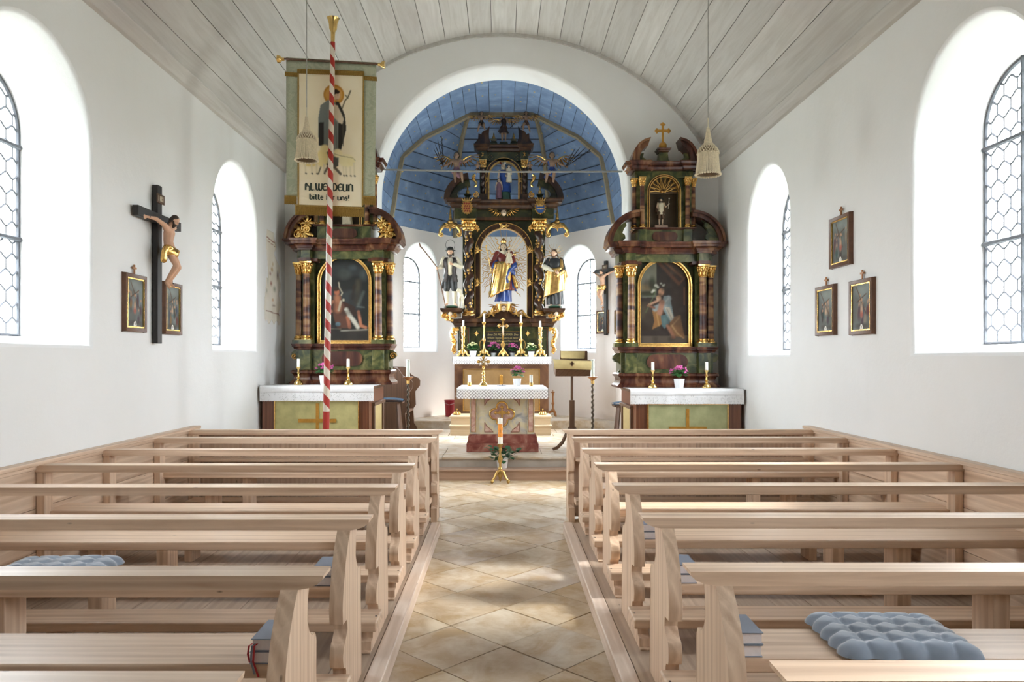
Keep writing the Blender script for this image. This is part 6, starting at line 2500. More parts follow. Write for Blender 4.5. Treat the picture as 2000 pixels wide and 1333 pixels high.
# lamb
lb = statue('lamb_figure', 'small white lamb figure standing beside the shepherd statue', (x + .22, y - .0, z))
b = MB(); c0 = Vector((x + .20, y - .03, z + .003))
b.cap(c0 + Vector((.02, .07, .20)), c0 + Vector((-.0, -.05, .25)), .052, .058, 10); b.cap(c0 + Vector((0, -.05, .26)), c0 + Vector((-.025, -.08, .345)), .045, .034, 9); b.cap(c0 + Vector((-.025, -.08, .35)), c0 + Vector((-.06, -.125, .33)), .030, .017, 9)
for dx, dy in ((-.025, -.05), (.03, -.05), (-.01, .07), (.045, .07)):
    b.cap(c0 + Vector((dx, dy, .20)), c0 + Vector((dx * 1.15, dy - .012, .10)), .021, .012, 7); b.cap(c0 + Vector((dx * 1.15, dy - .012, .10)), c0 + Vector((dx * 1.1, dy, .008)), .012, .009, 7)
b.cap(c0 + Vector((.025, .12, .22)), c0 + Vector((.03, .135, .14)), .014, .010, 7)
for s in (-1, 1):
    b.cap(c0 + Vector((-.025 + s * .028, -.075, .365)), c0 + Vector((-.025 + s * .05, -.065, .335)), .012, .007, 6)
remeshed('body', b, .0075, M['ivory'], lb, 3)

M['robe_gold'] = plain('shaded_robe_gilding', (.60, .36, .12), .34, .9, .25, 14, .3)
# bearded saint on the right console
x, y, z = CONS[1]
sj = statue('bearded_saint_statue', 'bearded saint in a gilded mantle with a star of rays, right of the high altar', (x, y, z))
b = MB(); b.ball((x, y - .02, z + .031), (.15, .12, .03), 14, 6); obj('grassy_base', b, M['green_robe'], sj)
HJ = 1.10
F = Figure(sj, (x - .01, y, z + .046), HJ, dict(elL=(-.165, -.02, .665), wrL=(-.02, -.115, .60), elR=(.15, -.04, .64), wrR=(.07, -.12, .58), head=(-.015, -.015, .92)), face=R(-25))
F.body(M['skin'], curl=.8)
F.hair(M['brown_hair'], .05, .09)
b = MB(); drape(b, F, [(.03, .01, 0, .14, .11, 1), (.2, .0, 0, .135, .10, .9), (.45, 0, 0, .12, .09, .5), (.62, 0, 0, .095, .078, .2), (.74, 0, 0, .115, .088, .1), (.82, 0, 0, .11, .06, 0), (.845, 0, 0, .05, .045, 0)], 7, .09); obj('dark_robe', b, M['black_cloth'], sj, sharp=70)
b = MB(); b.cap(F.p('shL'), F.p('elL'), .043 * HJ, .045 * HJ, 10); b.cap(F.p('shR'), F.p('elR'), .043 * HJ, .042 * HJ, 10); b.cap(F.p('elR'), F.p('wrR', (.02, 0, .01)), .042 * HJ, .032 * HJ, 10); remeshed('sleeves', b, .011 * HJ, M['black_cloth'], sj)
b = MB(); b.cap(F.p('elL', (-.01, 0, .02)), F.p('wrL', (-.02, 0, 0)), .052 * HJ, .034 * HJ, 10); obj('cuff', b, M['ivory'], sj)
b = MB()
rings = []
for i in range(15):
    f = i / 14
    z_ = .60 - .46 * f
    ring = []
    for k in range(19):
        t = R(168 + 175 * k / 18)
        rr = (.125 + .03 * f) * (1 + .07 * math.sin(k * 1.5 + f * 3)) + .012
        ring.append(F.p((rr * math.cos(t) * 1.1, rr * math.sin(t) * .9, z_ + .09 * (k / 18) * f * 2.0 - .03 * f + .10 * (k / 18) * (1 - f))))
    rings.append(ring)
b.loft(rings, False, False)
o = obj('gold_mantle', b, M['robe_gold'], sj, sharp=80); so = o.modifiers.new('t', 'SOLIDIFY'); so.thickness = .016
b = MB()
b.cap(F.p((-.14, -.05, .565)), F.p((.02, -.13, .52)), .035 * HJ, .04 * HJ, 9); b.cap(F.p((.02, -.13, .52)), F.p((.12, -.09, .60)), .04 * HJ, .05 * HJ, 9); b.cap(F.p((.12, -.06, .60)), F.p((.11, -.03, .80)), .045 * HJ, .03 * HJ, 9)
b.cap(F.p((.16, -.03, .60)), F.p((.20, .0, .52)), .05 * HJ, .03 * HJ, 9); b.cap(F.p((.16, -.02, .55)), F.p((.17, 0, .30)), .05 * HJ, .03 * HJ, 9)
remeshed('mantle_fold', b, .011 * HJ, M['robe_gold'], sj, 4)
b = MB(); b.tube([F.p((.075, -.15, .60)), (x + .085, y - .13, z + .01)], .008, 6); obj('staff', b, M['dark_wood'], sj)
spec = [(a, .15, 1) for a in (20, 55, 118, 155, -30, 200)] + [(a, .14, 0) for a in (5, 38, 72, 90, 103, 137, 175, -12, 218)]
for a, L, wv in spec:
    b = MB(); d = Vector((math.cos(R(a)), 0, math.sin(R(a)))); n = Vector((-d.z, 0, d.x)); c0 = F.hd + Vector((0, .03, 0)) + d * .055
    m = 14
    b.tube([c0 + d * L * i / m + n * (.006 * math.sin(i / m * 12) if wv else 0) for i in range(m + 1)], [(.008 if wv else .0035) * (1 - .5 * i / m) for i in range(m + 1)], 5)
    obj('ray', b, M['dim_gold'], sj)

# Saint Anne group in the upper niche
zan = zu0
sa = statue('saint_anne_statue', 'blue-robed woman with two children in the open upper niche of the high altar', (XM + .0, 14.46, zan))
HA = .72
F = Figure(sa, (XM - .0, 14.48, zan + .01), HA, dict(elR=(.15, -.05, .66), wrR=(.09, -.12, .64), elL=(-.15, -.02, .63), wrL=(-.11, -.1, .52), head=(-.01, -.02, .92)))
F.body(M['pale_skin'])
b = MB(); drape(b, F, [(.0, .04, 0, .15, .11, 1), (.28, .03, 0, .13, .1, .6)], 6, .08, 36); obj('green_skirt', b, M['green_robe'], sa, sharp=70)
b = MB(); drape(b, F, [(.22, .05, -.02, .14, .11, 1), (.45, .04, 0, .13, .10, .6), (.62, .01, 0, .11, .085, .3), (.76, 0, 0, .13, .09, .1), (.83, 0, 0, .10, .06, 0)], 7, .07, 40); obj('blue_gown', b, M['blue_robe'], sa, sharp=70)
b = MB(); b.ball(F.q(0, .02, .0), [x_ * HA for x_ in (.062, .06, .08)], 12, 8); b.cap(F.q(0, .03, -.03), F.p((0, .03, .80)), .055 * HA, .085 * HA, 10); obj('veil', b, M['ivory'], sa)
for dx, zz_, h_, mt, lab in ((.14, .46, .34, 'ivory', 'child_on_arm'), (-.13, .01, .40, 'purple_robe', 'girl_at_side')):
    G = Figure(sa, F.p((dx, -.09, zz_)), h_, hs=1.35, girth=1.15)
    G.body(M['pale_skin'], name=lab, voxel=.014)
    G.hair(M['hair'] if dx > 0 else M['brown_hair'], .04)
    b = MB(); drape(b, G, [(.04, 0, 0, .16, .13, 1), (.4, 0, 0, .13, .11, .5), (.7, 0, 0, .12, .10, .2), (.83, 0, 0, .07, .06, 0)], 6, .08, 28); obj('child_gown', b, M[mt], sa, sharp=70)
for s in (-1, 1):
    b = MB(); b.ball((XM + s * .045 - .02, 14.44, zm(312)), (.022, .018, .026), 8, 6); b.cap((XM + s * .045 - .02, 14.45, zm(312)), (XM - .01, 14.47, zm(316)), .012, .01, 6); obj('veil_bow', b, M['ivory'] if s > 0 else M['red_robe'], sa)


# ---- angels
def angel(name, label, c, H, s, pose, wing_mat, drape_mat, palm=False, group=None, turn=0.0, wings=((-1, .9), (1, .9))):
    t = statue(name, label, c, group=group)
    F = Figure(t, c, H, pose, hs=1.3, girth=1.15, turn=turn, face=R(8 * s))
    F.body(M['brown_skin'], voxel=.012)
    F.hair(M['hair'])
    b = MB()
    p = F.p('pelvis')
    b.cap(F.p('hipL'), F.p('hipR'), .085 * H, .085 * H, 10); b.cap(F.p('pelvis'), F.p('belly'), .085 * H, .075 * H, 10)
    b.cap(F.p('hipR'), lerp(F.p('hipR'), F.p('knR'), .7), .075 * H, .065 * H, 9); b.cap(F.p('belly'), F.p('shR' if s < 0 else 'shL'), .06 * H, .04 * H, 9)
    b.cap(F.p('hipL'), F.p('hipL', (-.12 * s, .05, -.12)), .06 * H, .04 * H, 9)
    remeshed('drapery', b, .013 * H, drape_mat, t, 4)
    for sg, L in wings:
        b = MB(); r0 = F.p((sg * .06, .06, .76)); tip = F.p((sg * .42, .12, .76 + .24 * L)); wing(b, r0, tip, H, 7, th=.007); obj('wing', b, wing_mat, t)
    if palm:
        b = MB()
        w_ = F.p('wrL' if s < 0 else 'wrR')
        for k in range(4):
            a = R(90 + s * -1 * (4 + 8 * k)) if s < 0 else R(35 + 9 * k)
            d = Vector((math.cos(a), 0, math.sin(a)))
            L = H * (.85 - .1 * k)
            cp = w_ + Vector((0, -.01 * k, -.03))
            m = d.to_track_quat('X', 'Y').to_matrix()
            b.ball(cp + d * L * .5, (L * .52, .008, H * .03), 10, 5, m)
            for j in range(0 if k else 8):
                q_ = cp + d * L * (.3 + .08 * j)
                e_ = d + Vector((-d.z, 0, d.x)) * (.35 if j % 2 else -.35); e_.normalize()
                b.ball(q_ + e_ * H * .05, (H * .06, .005, H * .016), 6, 4, e_.to_track_quat('X', 'Y').to_matrix())
        obj('palm_branch', b, M['black_wood'], t)
    return t


HG = .74
seat_y = 14.17
for s, px in ((-1, 892), (1, 1078)):
    flip = lambda d: d if s < 0 else {(k[:-1] + {'L': 'R', 'R': 'L'}[k[-1]] if k[-1] in 'LR' else k): (-v[0], v[1], v[2]) for k, v in d.items()}
    pose = dict(J0)
    pose.update(dict(elL=(-.20, -.05, .70), wrL=(-.33, -.08, .64), elR=(.20, -.04, .74), wrR=(.32, -.08, .80), hipL=(-.055, -.02, .50), knL=(-.04, -.20, .44), anL=(-.02, -.22, .20), hipR=(.055, -.0, .50), knR=(.13, -.16, .44), anR=(.16, -.10, .22)))
    angel('seated_angel', 'winged angel with a dark palm branch on the %s side of the high altar' % ('left' if s < 0 else 'right'), (xm(px), seat_y, zk + .12), HG, s, flip(pose), M['gold'] if True else 0, M['blue_robe'] if s > 0 else M['purple_robe'], True, 'angels of the high altar')
    # putto kneeling on the horn above
    pose2 = dict(J0)
    pose2.update(dict(elL=(-.19, -.05, .76), wrL=(-.30, -.1, .70), elR=(.18, -.05, .72), wrR=(.28, -.10, .80), hipL=(-.055, 0, .5), knL=(-.10, -.14, .36), anL=(-.16, -.02, .16), hipR=(.055, 0, .5), knR=(.10, -.16, .42), anR=(.14, -.12, .18)))
    angel('horn_angel', 'small winged putto on the %s horn of the high altar top' % ('left' if s < 0 else 'right'), (XM + s * .43, 14.28, zuk + .145), .46, s, flip(pose2), M['dim_gold'], M['dark_brown'], False, 'angels of the high altar', wings=((-1, .5), (1, .5)))
    # small kneeling figure behind the seated angel's knee
    pose3 = dict(J0); pose3.update(dict(elL=(-.14, -.1, .7), wrL=(-.05, -.18, .74), elR=(.14, -.1, .7), wrR=(.02, -.18, .76), knL=(-.06, -.18, .40), anL=(-.06, .02, .34), knR=(.06, -.18, .40), anR=(.06, .02, .34)))
    angel('kneeling_putto', 'dark little putto kneeling beside the %s column of the upper storey' % ('left' if s < 0 else 'right'), (XM + s * .50, 14.19, zm(350)), .34, s, pose3, M['dim_gold'], M['dark_brown'], False, 'angels of the high altar', wings=())
pose4 = dict(J0); pose4.update(dict(elL=(-.17, -.02, .70), wrL=(-.14, -.1, .60), elR=(.17, -.04, .70), wrR=(.25, -.10, .66)))
za_ = zuk + .052
t = angel('archangel_statue', 'small dark winged archangel holding a thin cross on top of the high altar', (XM, 14.38, za_), .54, 1, pose4, M['dim_gold'], M['dark_brown'], False, 'angels of the high altar', wings=((-1, .35), (1, .35)))
Ft = Figure(t, (XM, 14.38, za_), .54, pose4)
b = MB(); drape(b, Ft, [(.30, 0, 0, .17, .12, 1), (.45, 0, 0, .12, .09, .5), (.6, 0, 0, .085, .075, .2), (.74, 0, 0, .10, .085, .1), (.82, 0, 0, .09, .06, 0)], 6, .08, 30); obj('tunic', b, M['dark_brown'], t, sharp=70)
w_ = Ft.p('wrR')
b = MB(); b.tube([w_ + Vector((.0, -.03, .10)), w_ + Vector((.03, -.03, -.10))], .006, 5); b.tube([w_ + Vector((-.02, -.03, -.12)), w_ + Vector((.09, -.03, -.0))], .006, 5); obj('thin_cross', b, M['black_wood'], t)

# ================================================================== stone altar table in front
zt0 = ZP
ta = thing('altar_table', 'painted marble altar table with a gold cross in a quatrefoil, end of the aisle', 'altar', (.01, 11.0, ZP))
yb0 = 10.60
b = MB(); b.box(-.506, .528, yb0, 11.66, ZP + .002, .408); obj('lower_plinth', b, M['red_marble'], ta, bevel=.005)
b = MB(); b.loft([[(-.486, yb0 + .02, .408), (.508, yb0 + .02, .408), (.508, 11.64, .408), (-.486, 11.64, .408)], [(-.483, yb0 + .022, .50), (.505, yb0 + .022, .50), (.505, 11.63, .50), (-.483, 11.63, .50)], [(-.468, yb0 + .04, .535), (.486, yb0 + .04, .535), (.486, 11.62, .535), (-.468, 11.62, .535)]]); obj('upper_plinth', b, M['red_marble'], ta)
yb1 = 10.68
b = MB(); b.box(-.462, .470, yb1, 11.58, .535, 1.15); obj('table_body', b, M['cream_marble'], ta)
for s, x0 in ((-1, -.462), (1, .365)):
    b = MB(); b.box(x0, x0 + .105, yb1 - .018, yb1, .535, 1.15); pl = obj('pilaster', b, M['cream_marble'], ta, bevel=.003)
    b = MB(); b.box(x0 + .022, x0 + .083, yb1 - .024, yb1 - .018, .57, 1.06); obj('pilaster_panel', b, M['pink_marble'], pl)
    b = MB()
    for xx in (x0 + .016, x0 + .086):
        b.box(xx, xx + .005, yb1 - .024, yb1 - .018, .565, 1.065)
    b.box(x0 + .021, x0 + .086, yb1 - .024, yb1 - .018, .565, .57)
    obj('gilt_line', b, M['gold'], pl)
    b = MB(); b.box(x0 + .005, x0 + .10, yb1 - .03, yb1 - .018, 1.075, 1.09); scroll(b, (x0 + .03, yb1 - .03, 1.11), .022, 1.2, 0, 1, .008); scroll(b, (x0 + .075, yb1 - .03, 1.11), .022, 1.2, math.pi, -1, .008); obj('gilt_capital', b, M['gold'], pl)


def quatre(cx, cz, off, r, n=13):
    pts = []
    for q, (dx, dz) in enumerate(((1, 0), (0, 1), (-1, 0), (0, -1))):
        a0 = q * 90
        for i in range(n):
            a = R(a0 - 100 + 200 * i / (n - 1))
            pts.append((cx + dx * off + r * math.cos(a), cz + dz * off + r * math.sin(a)))
    return pts


qx, qz = PX(980.5, 10.66), PZ(809.5, 10.66)
qp = quatre(qx, qz, .098, .078)
b = MB(); b.prism(qp, 'xz', yb1 - .008, yb1); obj('quatrefoil_field', b, M['pink_marble'], ta)
b = MB(); b.tube([(x, yb1 - .008, z) for x, z in qp + qp[:1]], .013, 7); qf = obj('quatrefoil_rim', b, M['gold'], ta)
b = MB(); budded_cross(b, qx, yb1 - .018, qz - .13, qz + .125, qz + .02, .115, .024, .016); b.box(qx - .045, qx + .045, yb1 - .022, yb1 - .010, qz - .005, qz + .045); obj('gilt_cross', b, M['gold'], qf)
for s in (-1, 1):
    cx_ = qx + s * .19
    for up, zc_ in ((1, .565), (-1, 1.085)):
        tri_ = [(cx_ + s * .06, zc_), (cx_ - s * .065, zc_), (cx_ - s * .02, zc_ + up * .045), (cx_ + s * .03, zc_ + up * .08), (cx_ + s * .06, zc_ + up * .14)]
        b = MB(); b.prism(tri_, 'xz', yb1 - .006, yb1); tp = obj('corner_panel', b, M['pink_marble'], ta)
        b = MB(); b.tube([(x, yb1 - .006, z) for x, z in tri_ + tri_[:1]], .005, 5); obj('panel_edge', b, M['red_marble'], tp)
b = MB(); b.box(-.60, .62, 10.39, 11.60, 1.15, 1.205); obj('table_top', b, M['cream_marble'], ta, bevel=.004)
hanging_cloth('altar_cloth', -.628, .646, 10.372, 11.61, 1.2095, 1.185, 1.055, M['lace'], 'white altar cloth with a deep diamond lace border on the front altar table', 'altar cloth', .13, .13, .004, 30)
hanging_cloth('altar_cloth', PX(884.5, 13.76), PX(1077, 13.76), 13.772, 14.20, 1.6560, PZ(705, 13.76), PZ(712.5, 13.76), M['lace'], 'white lace-edged cloth hanging from the high altar table', 'altar cloth', .10, .10, .006, 40)


# ------------------------------------------------------------------ candles, crosses, flowers
def short_candle(x, y, z, h, r, label):
    t = thing('altar_candle', label, 'candle', (x, y, z), 'short candles on the altar table')
    b = MB(); b.lathe([(r * 1.5, 0), (r * 1.5, .004), (r * 1.15, .008), (r * 1.15, h * .3), (r * 1.05, h * .32)], x, y, z, 16); obj('holder', b, M['dim_gold'], t)
    b = MB(); b.lathe([(r, 0), (r, h * .7), (r * .7, h * .715)], x, y, z + h * .3, 16); obj('candle', b, M['wax'], t)
    b = MB(); b.cap((x, y, z + h), (x + .002, y, z + h + .012), .0015, .001, 5); obj('wick', b, M['black_iron'], t)


short_candle(PX(916.8, 11.1), 11.1, 1.2115, .165, .024, 'short white candle at the left end of the altar table')
short_candle(PX(1037.5, 11.1), 11.1, 1.2115, .165, .024, 'short white candle at the right end of the altar table')


def gold_cross():
    x, y, z = PX(944.3, 11.12), 11.12, 1.2115
    t = thing('altar_cross', 'gilded standing cross with flared arms on the front altar table', 'cross', (x, y, z))
    b = MB(); b.lathe([(.068, 0), (.07, .01), (.058, .022), (.05, .04), (.026, .055), (.018, .07), (.03, .085), (.02, .10), (.014, .12), (.026, .135), (.016, .15), (.012, .17)], x, y, z, 18); obj('foot', b, M['brass'], t)
    b = MB(); b.lathe([(.012, .17), (.028, .185), (.015, .20), (.012, .25), (.022, .27), (.011, .285), (.010, .30)], x, y, z, 12); obj('stem', b, M['gold'], t)
    zc = z + .365
    b = MB()
    for a, L in ((90, .082), (0, .095), (180, .095), (270, .085)):
        d = Vector((math.cos(R(a)), 0, math.sin(R(a)))); n = Vector((-d.z, 0, d.x)); c = Vector((x, y, zc))
        pts = [c + n * .012, c + d * L * .55 + n * .014, c + d * L * .7 + n * .030, c + d * L + n * .016, c + d * L * 1.08, c + d * L - n * .016, c + d * L * .7 - n * .030, c + d * L * .55 - n * .014, c - n * .012]
        b.prism([(p.x, p.z) for p in pts], 'xz', y - .008, y + .008)
        b.ball(c + d * L * .85 + Vector((0, -.008, 0)), .012, 8, 6)
    obj('arms', b, M['gold'], t)
    for a in (45, 135, 225, 315):
        b = MB(); c = Vector((x, y, zc)); leafball(b, c + Vector((math.cos(R(a)) * .02, 0, math.sin(R(a)) * .02)), a, .06, .011, .005); obj('ray_leaf', b, M['pale_skin'], t)
    b = MB(); b.ball((x, y - .008, zc), (.018, .008, .018), 12, 8); obj('centre_stone', b, M['ivory'], t)


gold_cross()
x, y, z = PX(981, 11.05), 11.05, 1.2115
t = thing('wire_stand', 'small black wire stand lying on the white altar table cloth', 'stand', (x, y, z))
b = MB(); b.tube([(x - .075, y, z + .004), (x - .03, y - .02, z + .010), (x + .03, y - .01, z + .010), (x + .075, y, z + .004)], .0045, 6); b.ball((x - .075, y, z + .006), .007, 8, 5); b.ball((x + .075, y, z + .006), .007, 8, 5); obj('cross_bar', b, M['black_iron'], t)
b = MB(); b.tube([(x, y - .07, z + .004), (x, y, z + .018), (x + .005, y + .07, z + .004)], .0045, 6); b.ball((x, y, z + .022), .009, 8, 6); obj('centre_bar', b, M['black_iron'], t)


def flowers(x, y, z, rp, hp, rf, hf, mat, label, group, seed, big=False):
    t = thing('potted_flowers', label, 'flowers', (x, y, z), group)
    b = MB(); b.lathe([(rp * .72, 0), (rp * .76, .004), (rp * .98, hp * .95), (rp * 1.0, hp), (rp * .9, hp), (rp * .88, hp * .9)], x, y, z, 24, True); obj('pot', b, M['pot'], t, sharp=50)
    rs = random.Random(seed)
    b = MB()
    cz = z + hp + hf * .42
    for k in range(70):
        a, e_ = rs.uniform(0, 6.28), rs.uniform(-.5, .9)
        d = Vector((math.cos(a) * math.cos(e_), math.sin(a) * math.cos(e_), math.sin(e_) * .75))
        p = Vector((x, y, cz)) + Vector((d.x * rf, d.y * rf, d.z * hf * .6)) * rs.uniform(.55, .95)
        L = rf * rs.uniform(.22, .38)
        m = (d + Vector((0, 0, rs.uniform(-.5, .1)))).normalized().to_track_quat('X', 'Z').to_matrix()
        b.ball(p, (L, L * .62, L * .10), 7, 4, m)
    o = obj('foliage', b, M['leaf'], t, sharp=80); o['kind'] = 'stuff'
    b = MB()
    for k in range(34):
        a, e_ = rs.uniform(0, 6.28), rs.uniform(.12, 1.5)
        d = Vector((math.cos(a) * math.cos(e_), math.sin(a) * math.cos(e_), math.sin(e_)))
        p = Vector((x, y, cz)) + Vector((d.x * rf, d.y * rf, d.z * hf * .62)) * rs.uniform(.88, 1.08)
        for j in range(5):
            q = p + Vector((rs.uniform(-1, 1), rs.uniform(-1, 1), rs.uniform(-.6, .6))) * rf * .12
            b.ball(q, (rf * .085, rf * .085, rf * .06), 6, 4)
    o = obj('blossoms', b, mat, t, sharp=80); o['kind'] = 'stuff'
    return t


flowers(PX(1010, 11.05), 11.05, 1.2115, .064, .115, .105, .17, M['pink'], 'white pot of pink flowers on the front altar table', None, 1)
zmn = 1.6565
for px, d, rp, hp, rf, hf, mt, lab, sd in ((924, 14.02, .068, .11, .115, .15, 'yellow', 'white pot of cream flowers left of the crucifix on the high altar', 2), (1037.5, 14.02, .062, .10, .098, .15, 'yellow', 'white pot of cream flowers right of the crucifix on the high altar', 3),
                                           (964, 14.16, .055, .075, .12, .19, 'pink', 'white pot of pink flowers just left of the high altar crucifix', 4), (1001, 14.16, .055, .075, .11, .17, 'pink', 'white pot of pink flowers just right of the high altar crucifix', 5)):
    flowers(PX(px, d), d, zmn, rp, hp, rf, hf, M[mt], lab, 'flower pots on the high altar', sd)
flowers(PX(1326.5, 10.02), 10.02, 1.2215, .073, .13, .118, .16, M['pink'], 'white pot of pink flowers on the right side altar', None, 6)
flowers(PX(634, 10.02), 10.02, 1.2655, .073, .13, .118, .16, M['pink'], 'white pot of pink flowers on the left side altar, behind the striped pole', None, 7)


def brass_stick(x, y, z, label):
    t = thing('brass_candlestick', label, 'candlestick', (x, y, z), 'brass candlesticks on the side altars')
    b = MB(); b.lathe([(.062, 0), (.064, .008), (.058, .03), (.04, .055), (.018, .07), (.014, .085), (.03, .10), (.014, .115), (.012, .15), (.024, .165), (.012, .18), (.014, .21), (.034, .235), (.036, .245), (.02, .245)], x, y, z, 20); obj('stick', b, M['brass'], t)
    b = MB(); b.lathe([(.0215, 0), (.021, .108), (.014, .112)], x, y, z + .243, 16); obj('candle', b, M['wax'], t)
    b = MB(); b.cap((x, y, z + .354), (x + .002, y, z + .366), .002, .0012, 5); obj('wick', b, M['black_iron'], t)


for px, z, lab in ((1275, 1.2215, 'brass candlestick left of the flowers on the right side altar'), (1380, 1.2215, 'brass candlestick right of the flowers on the right side altar'),
                   (583, 1.2655, 'brass candlestick at the left end of the left side altar'), (680, 1.2655, 'brass candlestick right of the pole on the left side altar')):
    brass_stick(PX(px, 10.08), 10.08, z, lab)


def baroque_stick(x, y, z, h, hc, slim, label):
    t = thing('gilt_candlestick', label, 'candlestick', (x, y, z), 'gilt candlesticks on the high altar')
    b = MB()
    for k in range(3):
        a = R(-90 + 120 * k + 60)
        dx, dy = math.cos(a), math.sin(a)
        b.tube([(x + dx * .02, y + dy * .02, z + .13), (x + dx * .06, y + dy * .06, z + .10), (x + dx * .09, y + dy * .09, z + .045), (x + dx * .115, y + dy * .115, z + .03)], [.028, .026, .02, .016], 7)
        b.ball((x + dx * .115, y + dy * .115, z + .026), (.024, .024, .025), 9, 6)
        b.ball((x + dx * .075, y + dy * .075, z + .09), (.024, .024, .03), 8, 5)
    b.lathe([(.05, .06), (.055, .10), (.035, .14), (.03, .17)], x, y, z, 12)
    ft = obj('scrolled_foot', b, M['gold'], t)
    b = MB()
    if slim:
        b.lathe([(.03, .16), (.016, .20), (.016, .26), (.03, .30), (.036, .33), (.022, .36), (.015, .40), (.014, h - .12), (.022, h - .08), (.018, h - .06), (.040, h - .02), (.042, h), (.02, h)], x, y, z, 12)
    else:
        b.lathe([(.03, .16), (.036, .20), (.024, .24), (.034, .30), (.026, .36), (.040, .43), (.03, .48), (.044, h - .03), (.046, h), (.02, h)], x, y, z, 12)
        for k in range(10):
            a = k * 2.4
            b.ball((x + math.cos(a) * .03, y + math.sin(a) * .03, z + .2 + k * .032), (.016, .016, .02), 6, 4)
    obj('stem', b, M['gold'], t)
    if slim:
        s = -1 if x < XM else 1
        b = MB(); b.tube([(x + s * .02, y, z + .33), (x + s * .07, y, z + .30), (x + s * .085, y, z + .23), (x + s * .07, y, z + .16), (x + s * .03, y, z + .13)], .007, 6); obj('handle', b, M['dim_gold'], t)
    b = MB(); b.lathe([(.020, 0), (.0185, hc), (.012, hc + .004)], x, y, z + h - .004, 14); obj('candle', b, M['wax'], t)


baroque_stick(PX(905, 14.06), 14.06, zmn, .575, .12, False, 'gilt candlestick at the left end of the high altar table')
baroque_stick(PX(945.5, 14.06), 14.06, zmn, .655, .165, True, 'tall gilt candlestick between left flower pots on the high altar')
baroque_stick(PX(1017.5, 14.06), 14.06, zmn, .645, .15, True, 'tall gilt candlestick between right flower pots on the high altar')
baroque_stick(PX(1055, 14.06), 14.06, zmn, .56, .12, False, 'gilt candlestick at the right end of the high altar table')

# crucifix of the high altar
x, y, z = PX(982.5, 14.06), 14.06, zmn
t = thing('standing_crucifix', 'gilt standing crucifix at the middle of the high altar table', 'crucifix', (x, y, z))
b = MB()
for k in range(3):
    a = R(30 + 120 * k)
    b.tube([(x, y, z + .12), (x + math.cos(a) * .06, y + math.sin(a) * .06, z + .07), (x + math.cos(a) * .10, y + math.sin(a) * .08, z + .02)], [.03, .026, .018], 7)
    b.ball((x + math.cos(a) * .10, y + math.sin(a) * .08, z + .022), .022, 8, 6)
b.lathe([(.05, .05), (.03, .12), (.02, .17), (.045, .20), (.05, .23), (.025, .27), (.018, .30)], x, y, z, 12)
obj('foot', b, M['dim_gold'], t)
b = MB(); budded_cross(b, x, y, z + .29, z + .74, z + .585, .105, .036, .016); obj('cross', b, M['gold'], t)
Fc = Figure(t, (x, y - .028, z + .40), .21, dict(elL=(-.24, 0, .85), wrL=(-.38, 0, .93), elR=(.24, 0, .85), wrR=(.38, 0, .93), knL=(-.03, -.07, .29), anL=(-.012, -.0, .04), knR=(.03, -.06, .28), anR=(.012, -.02, .05), head=(.03, -.05, .89)))
Fc.body(M['pale_skin'], name='corpus', voxel=.016)


# ------------------------------------------------------------------ chancel furniture
def candle_stand(x, y, label):
    t = thing('candle_stand', label, 'candle stand', (x, y, ZP), 'twisted candle stands of the chancel')
    z = ZP + .003
    b = MB()
    for k in range(3):
        a = R(90 + 120 * k)
        b.tube([(x, y, z + .12), (x + math.cos(a) * .07, y + math.sin(a) * .07, z + .08), (x + math.cos(a) * .15, y + math.sin(a) * .15, z + .02)], [.03, .026, .018], 7)
    b.lathe([(.045, .05), (.03, .13), (.035, .15), (.02, .17)], x, y, z, 12)
    obj('foot', b, M['black_wood'], t)
    zb = PZ(750, 12.1)
    b = MB(); rings = []
    n = 90
    for i in range(n + 1):
        f = i / n; a = f * 2 * math.pi * 9
        zz = z + .16 + (zb - z - .16) * f
        rings.append([(x + math.cos(a) * .007 + .021 * math.cos(2 * math.pi * k / 10), y + math.sin(a) * .007 + .021 * math.sin(2 * math.pi * k / 10), zz) for k in range(10)])
    b.loft(rings); obj('twisted_shaft', b, M['dark_wood2'], t, sharp=80)
    b = MB(); b.lathe([(.028, 0), (.030, .05), (.026, .055)], x, y, zb, 14); obj('gilt_collar', b, M['brass'], t)
    b = MB(); b.lathe([(.028, 0), (.055, .03), (.088, .052), (.092, .058), (.05, .052), (.01, .045)], x, y, zb + .055, 20); obj('drip_bowl', b, M['ochre_wood'], t)
    b = MB(); b.lathe([(.03, 0), (.028, .275), (.036, .285), (.03, .292)], x, y, zb + .105, 16); obj('candle', b, M['grey_wax'], t)


M['dark_wood2'] = plain('bronze_brown_wood', (.075, .055, .035), .4, .2)
M['ochre_wood'] = plain('ochre_wood', lin((160, 105, 55)), .35, .2)
M['grey_wax'] = plain('grey_candle_wax', lin((196, 205, 195)), .5, 0, .03)
candle_stand(PX(797, 12.1), 12.1, 'tall twisted candle stand at the left of the chancel, before the stall')
candle_stand(PX(1157.5, 12.1), 12.1, 'tall twisted candle stand at the right of the chancel, beside the lectern')

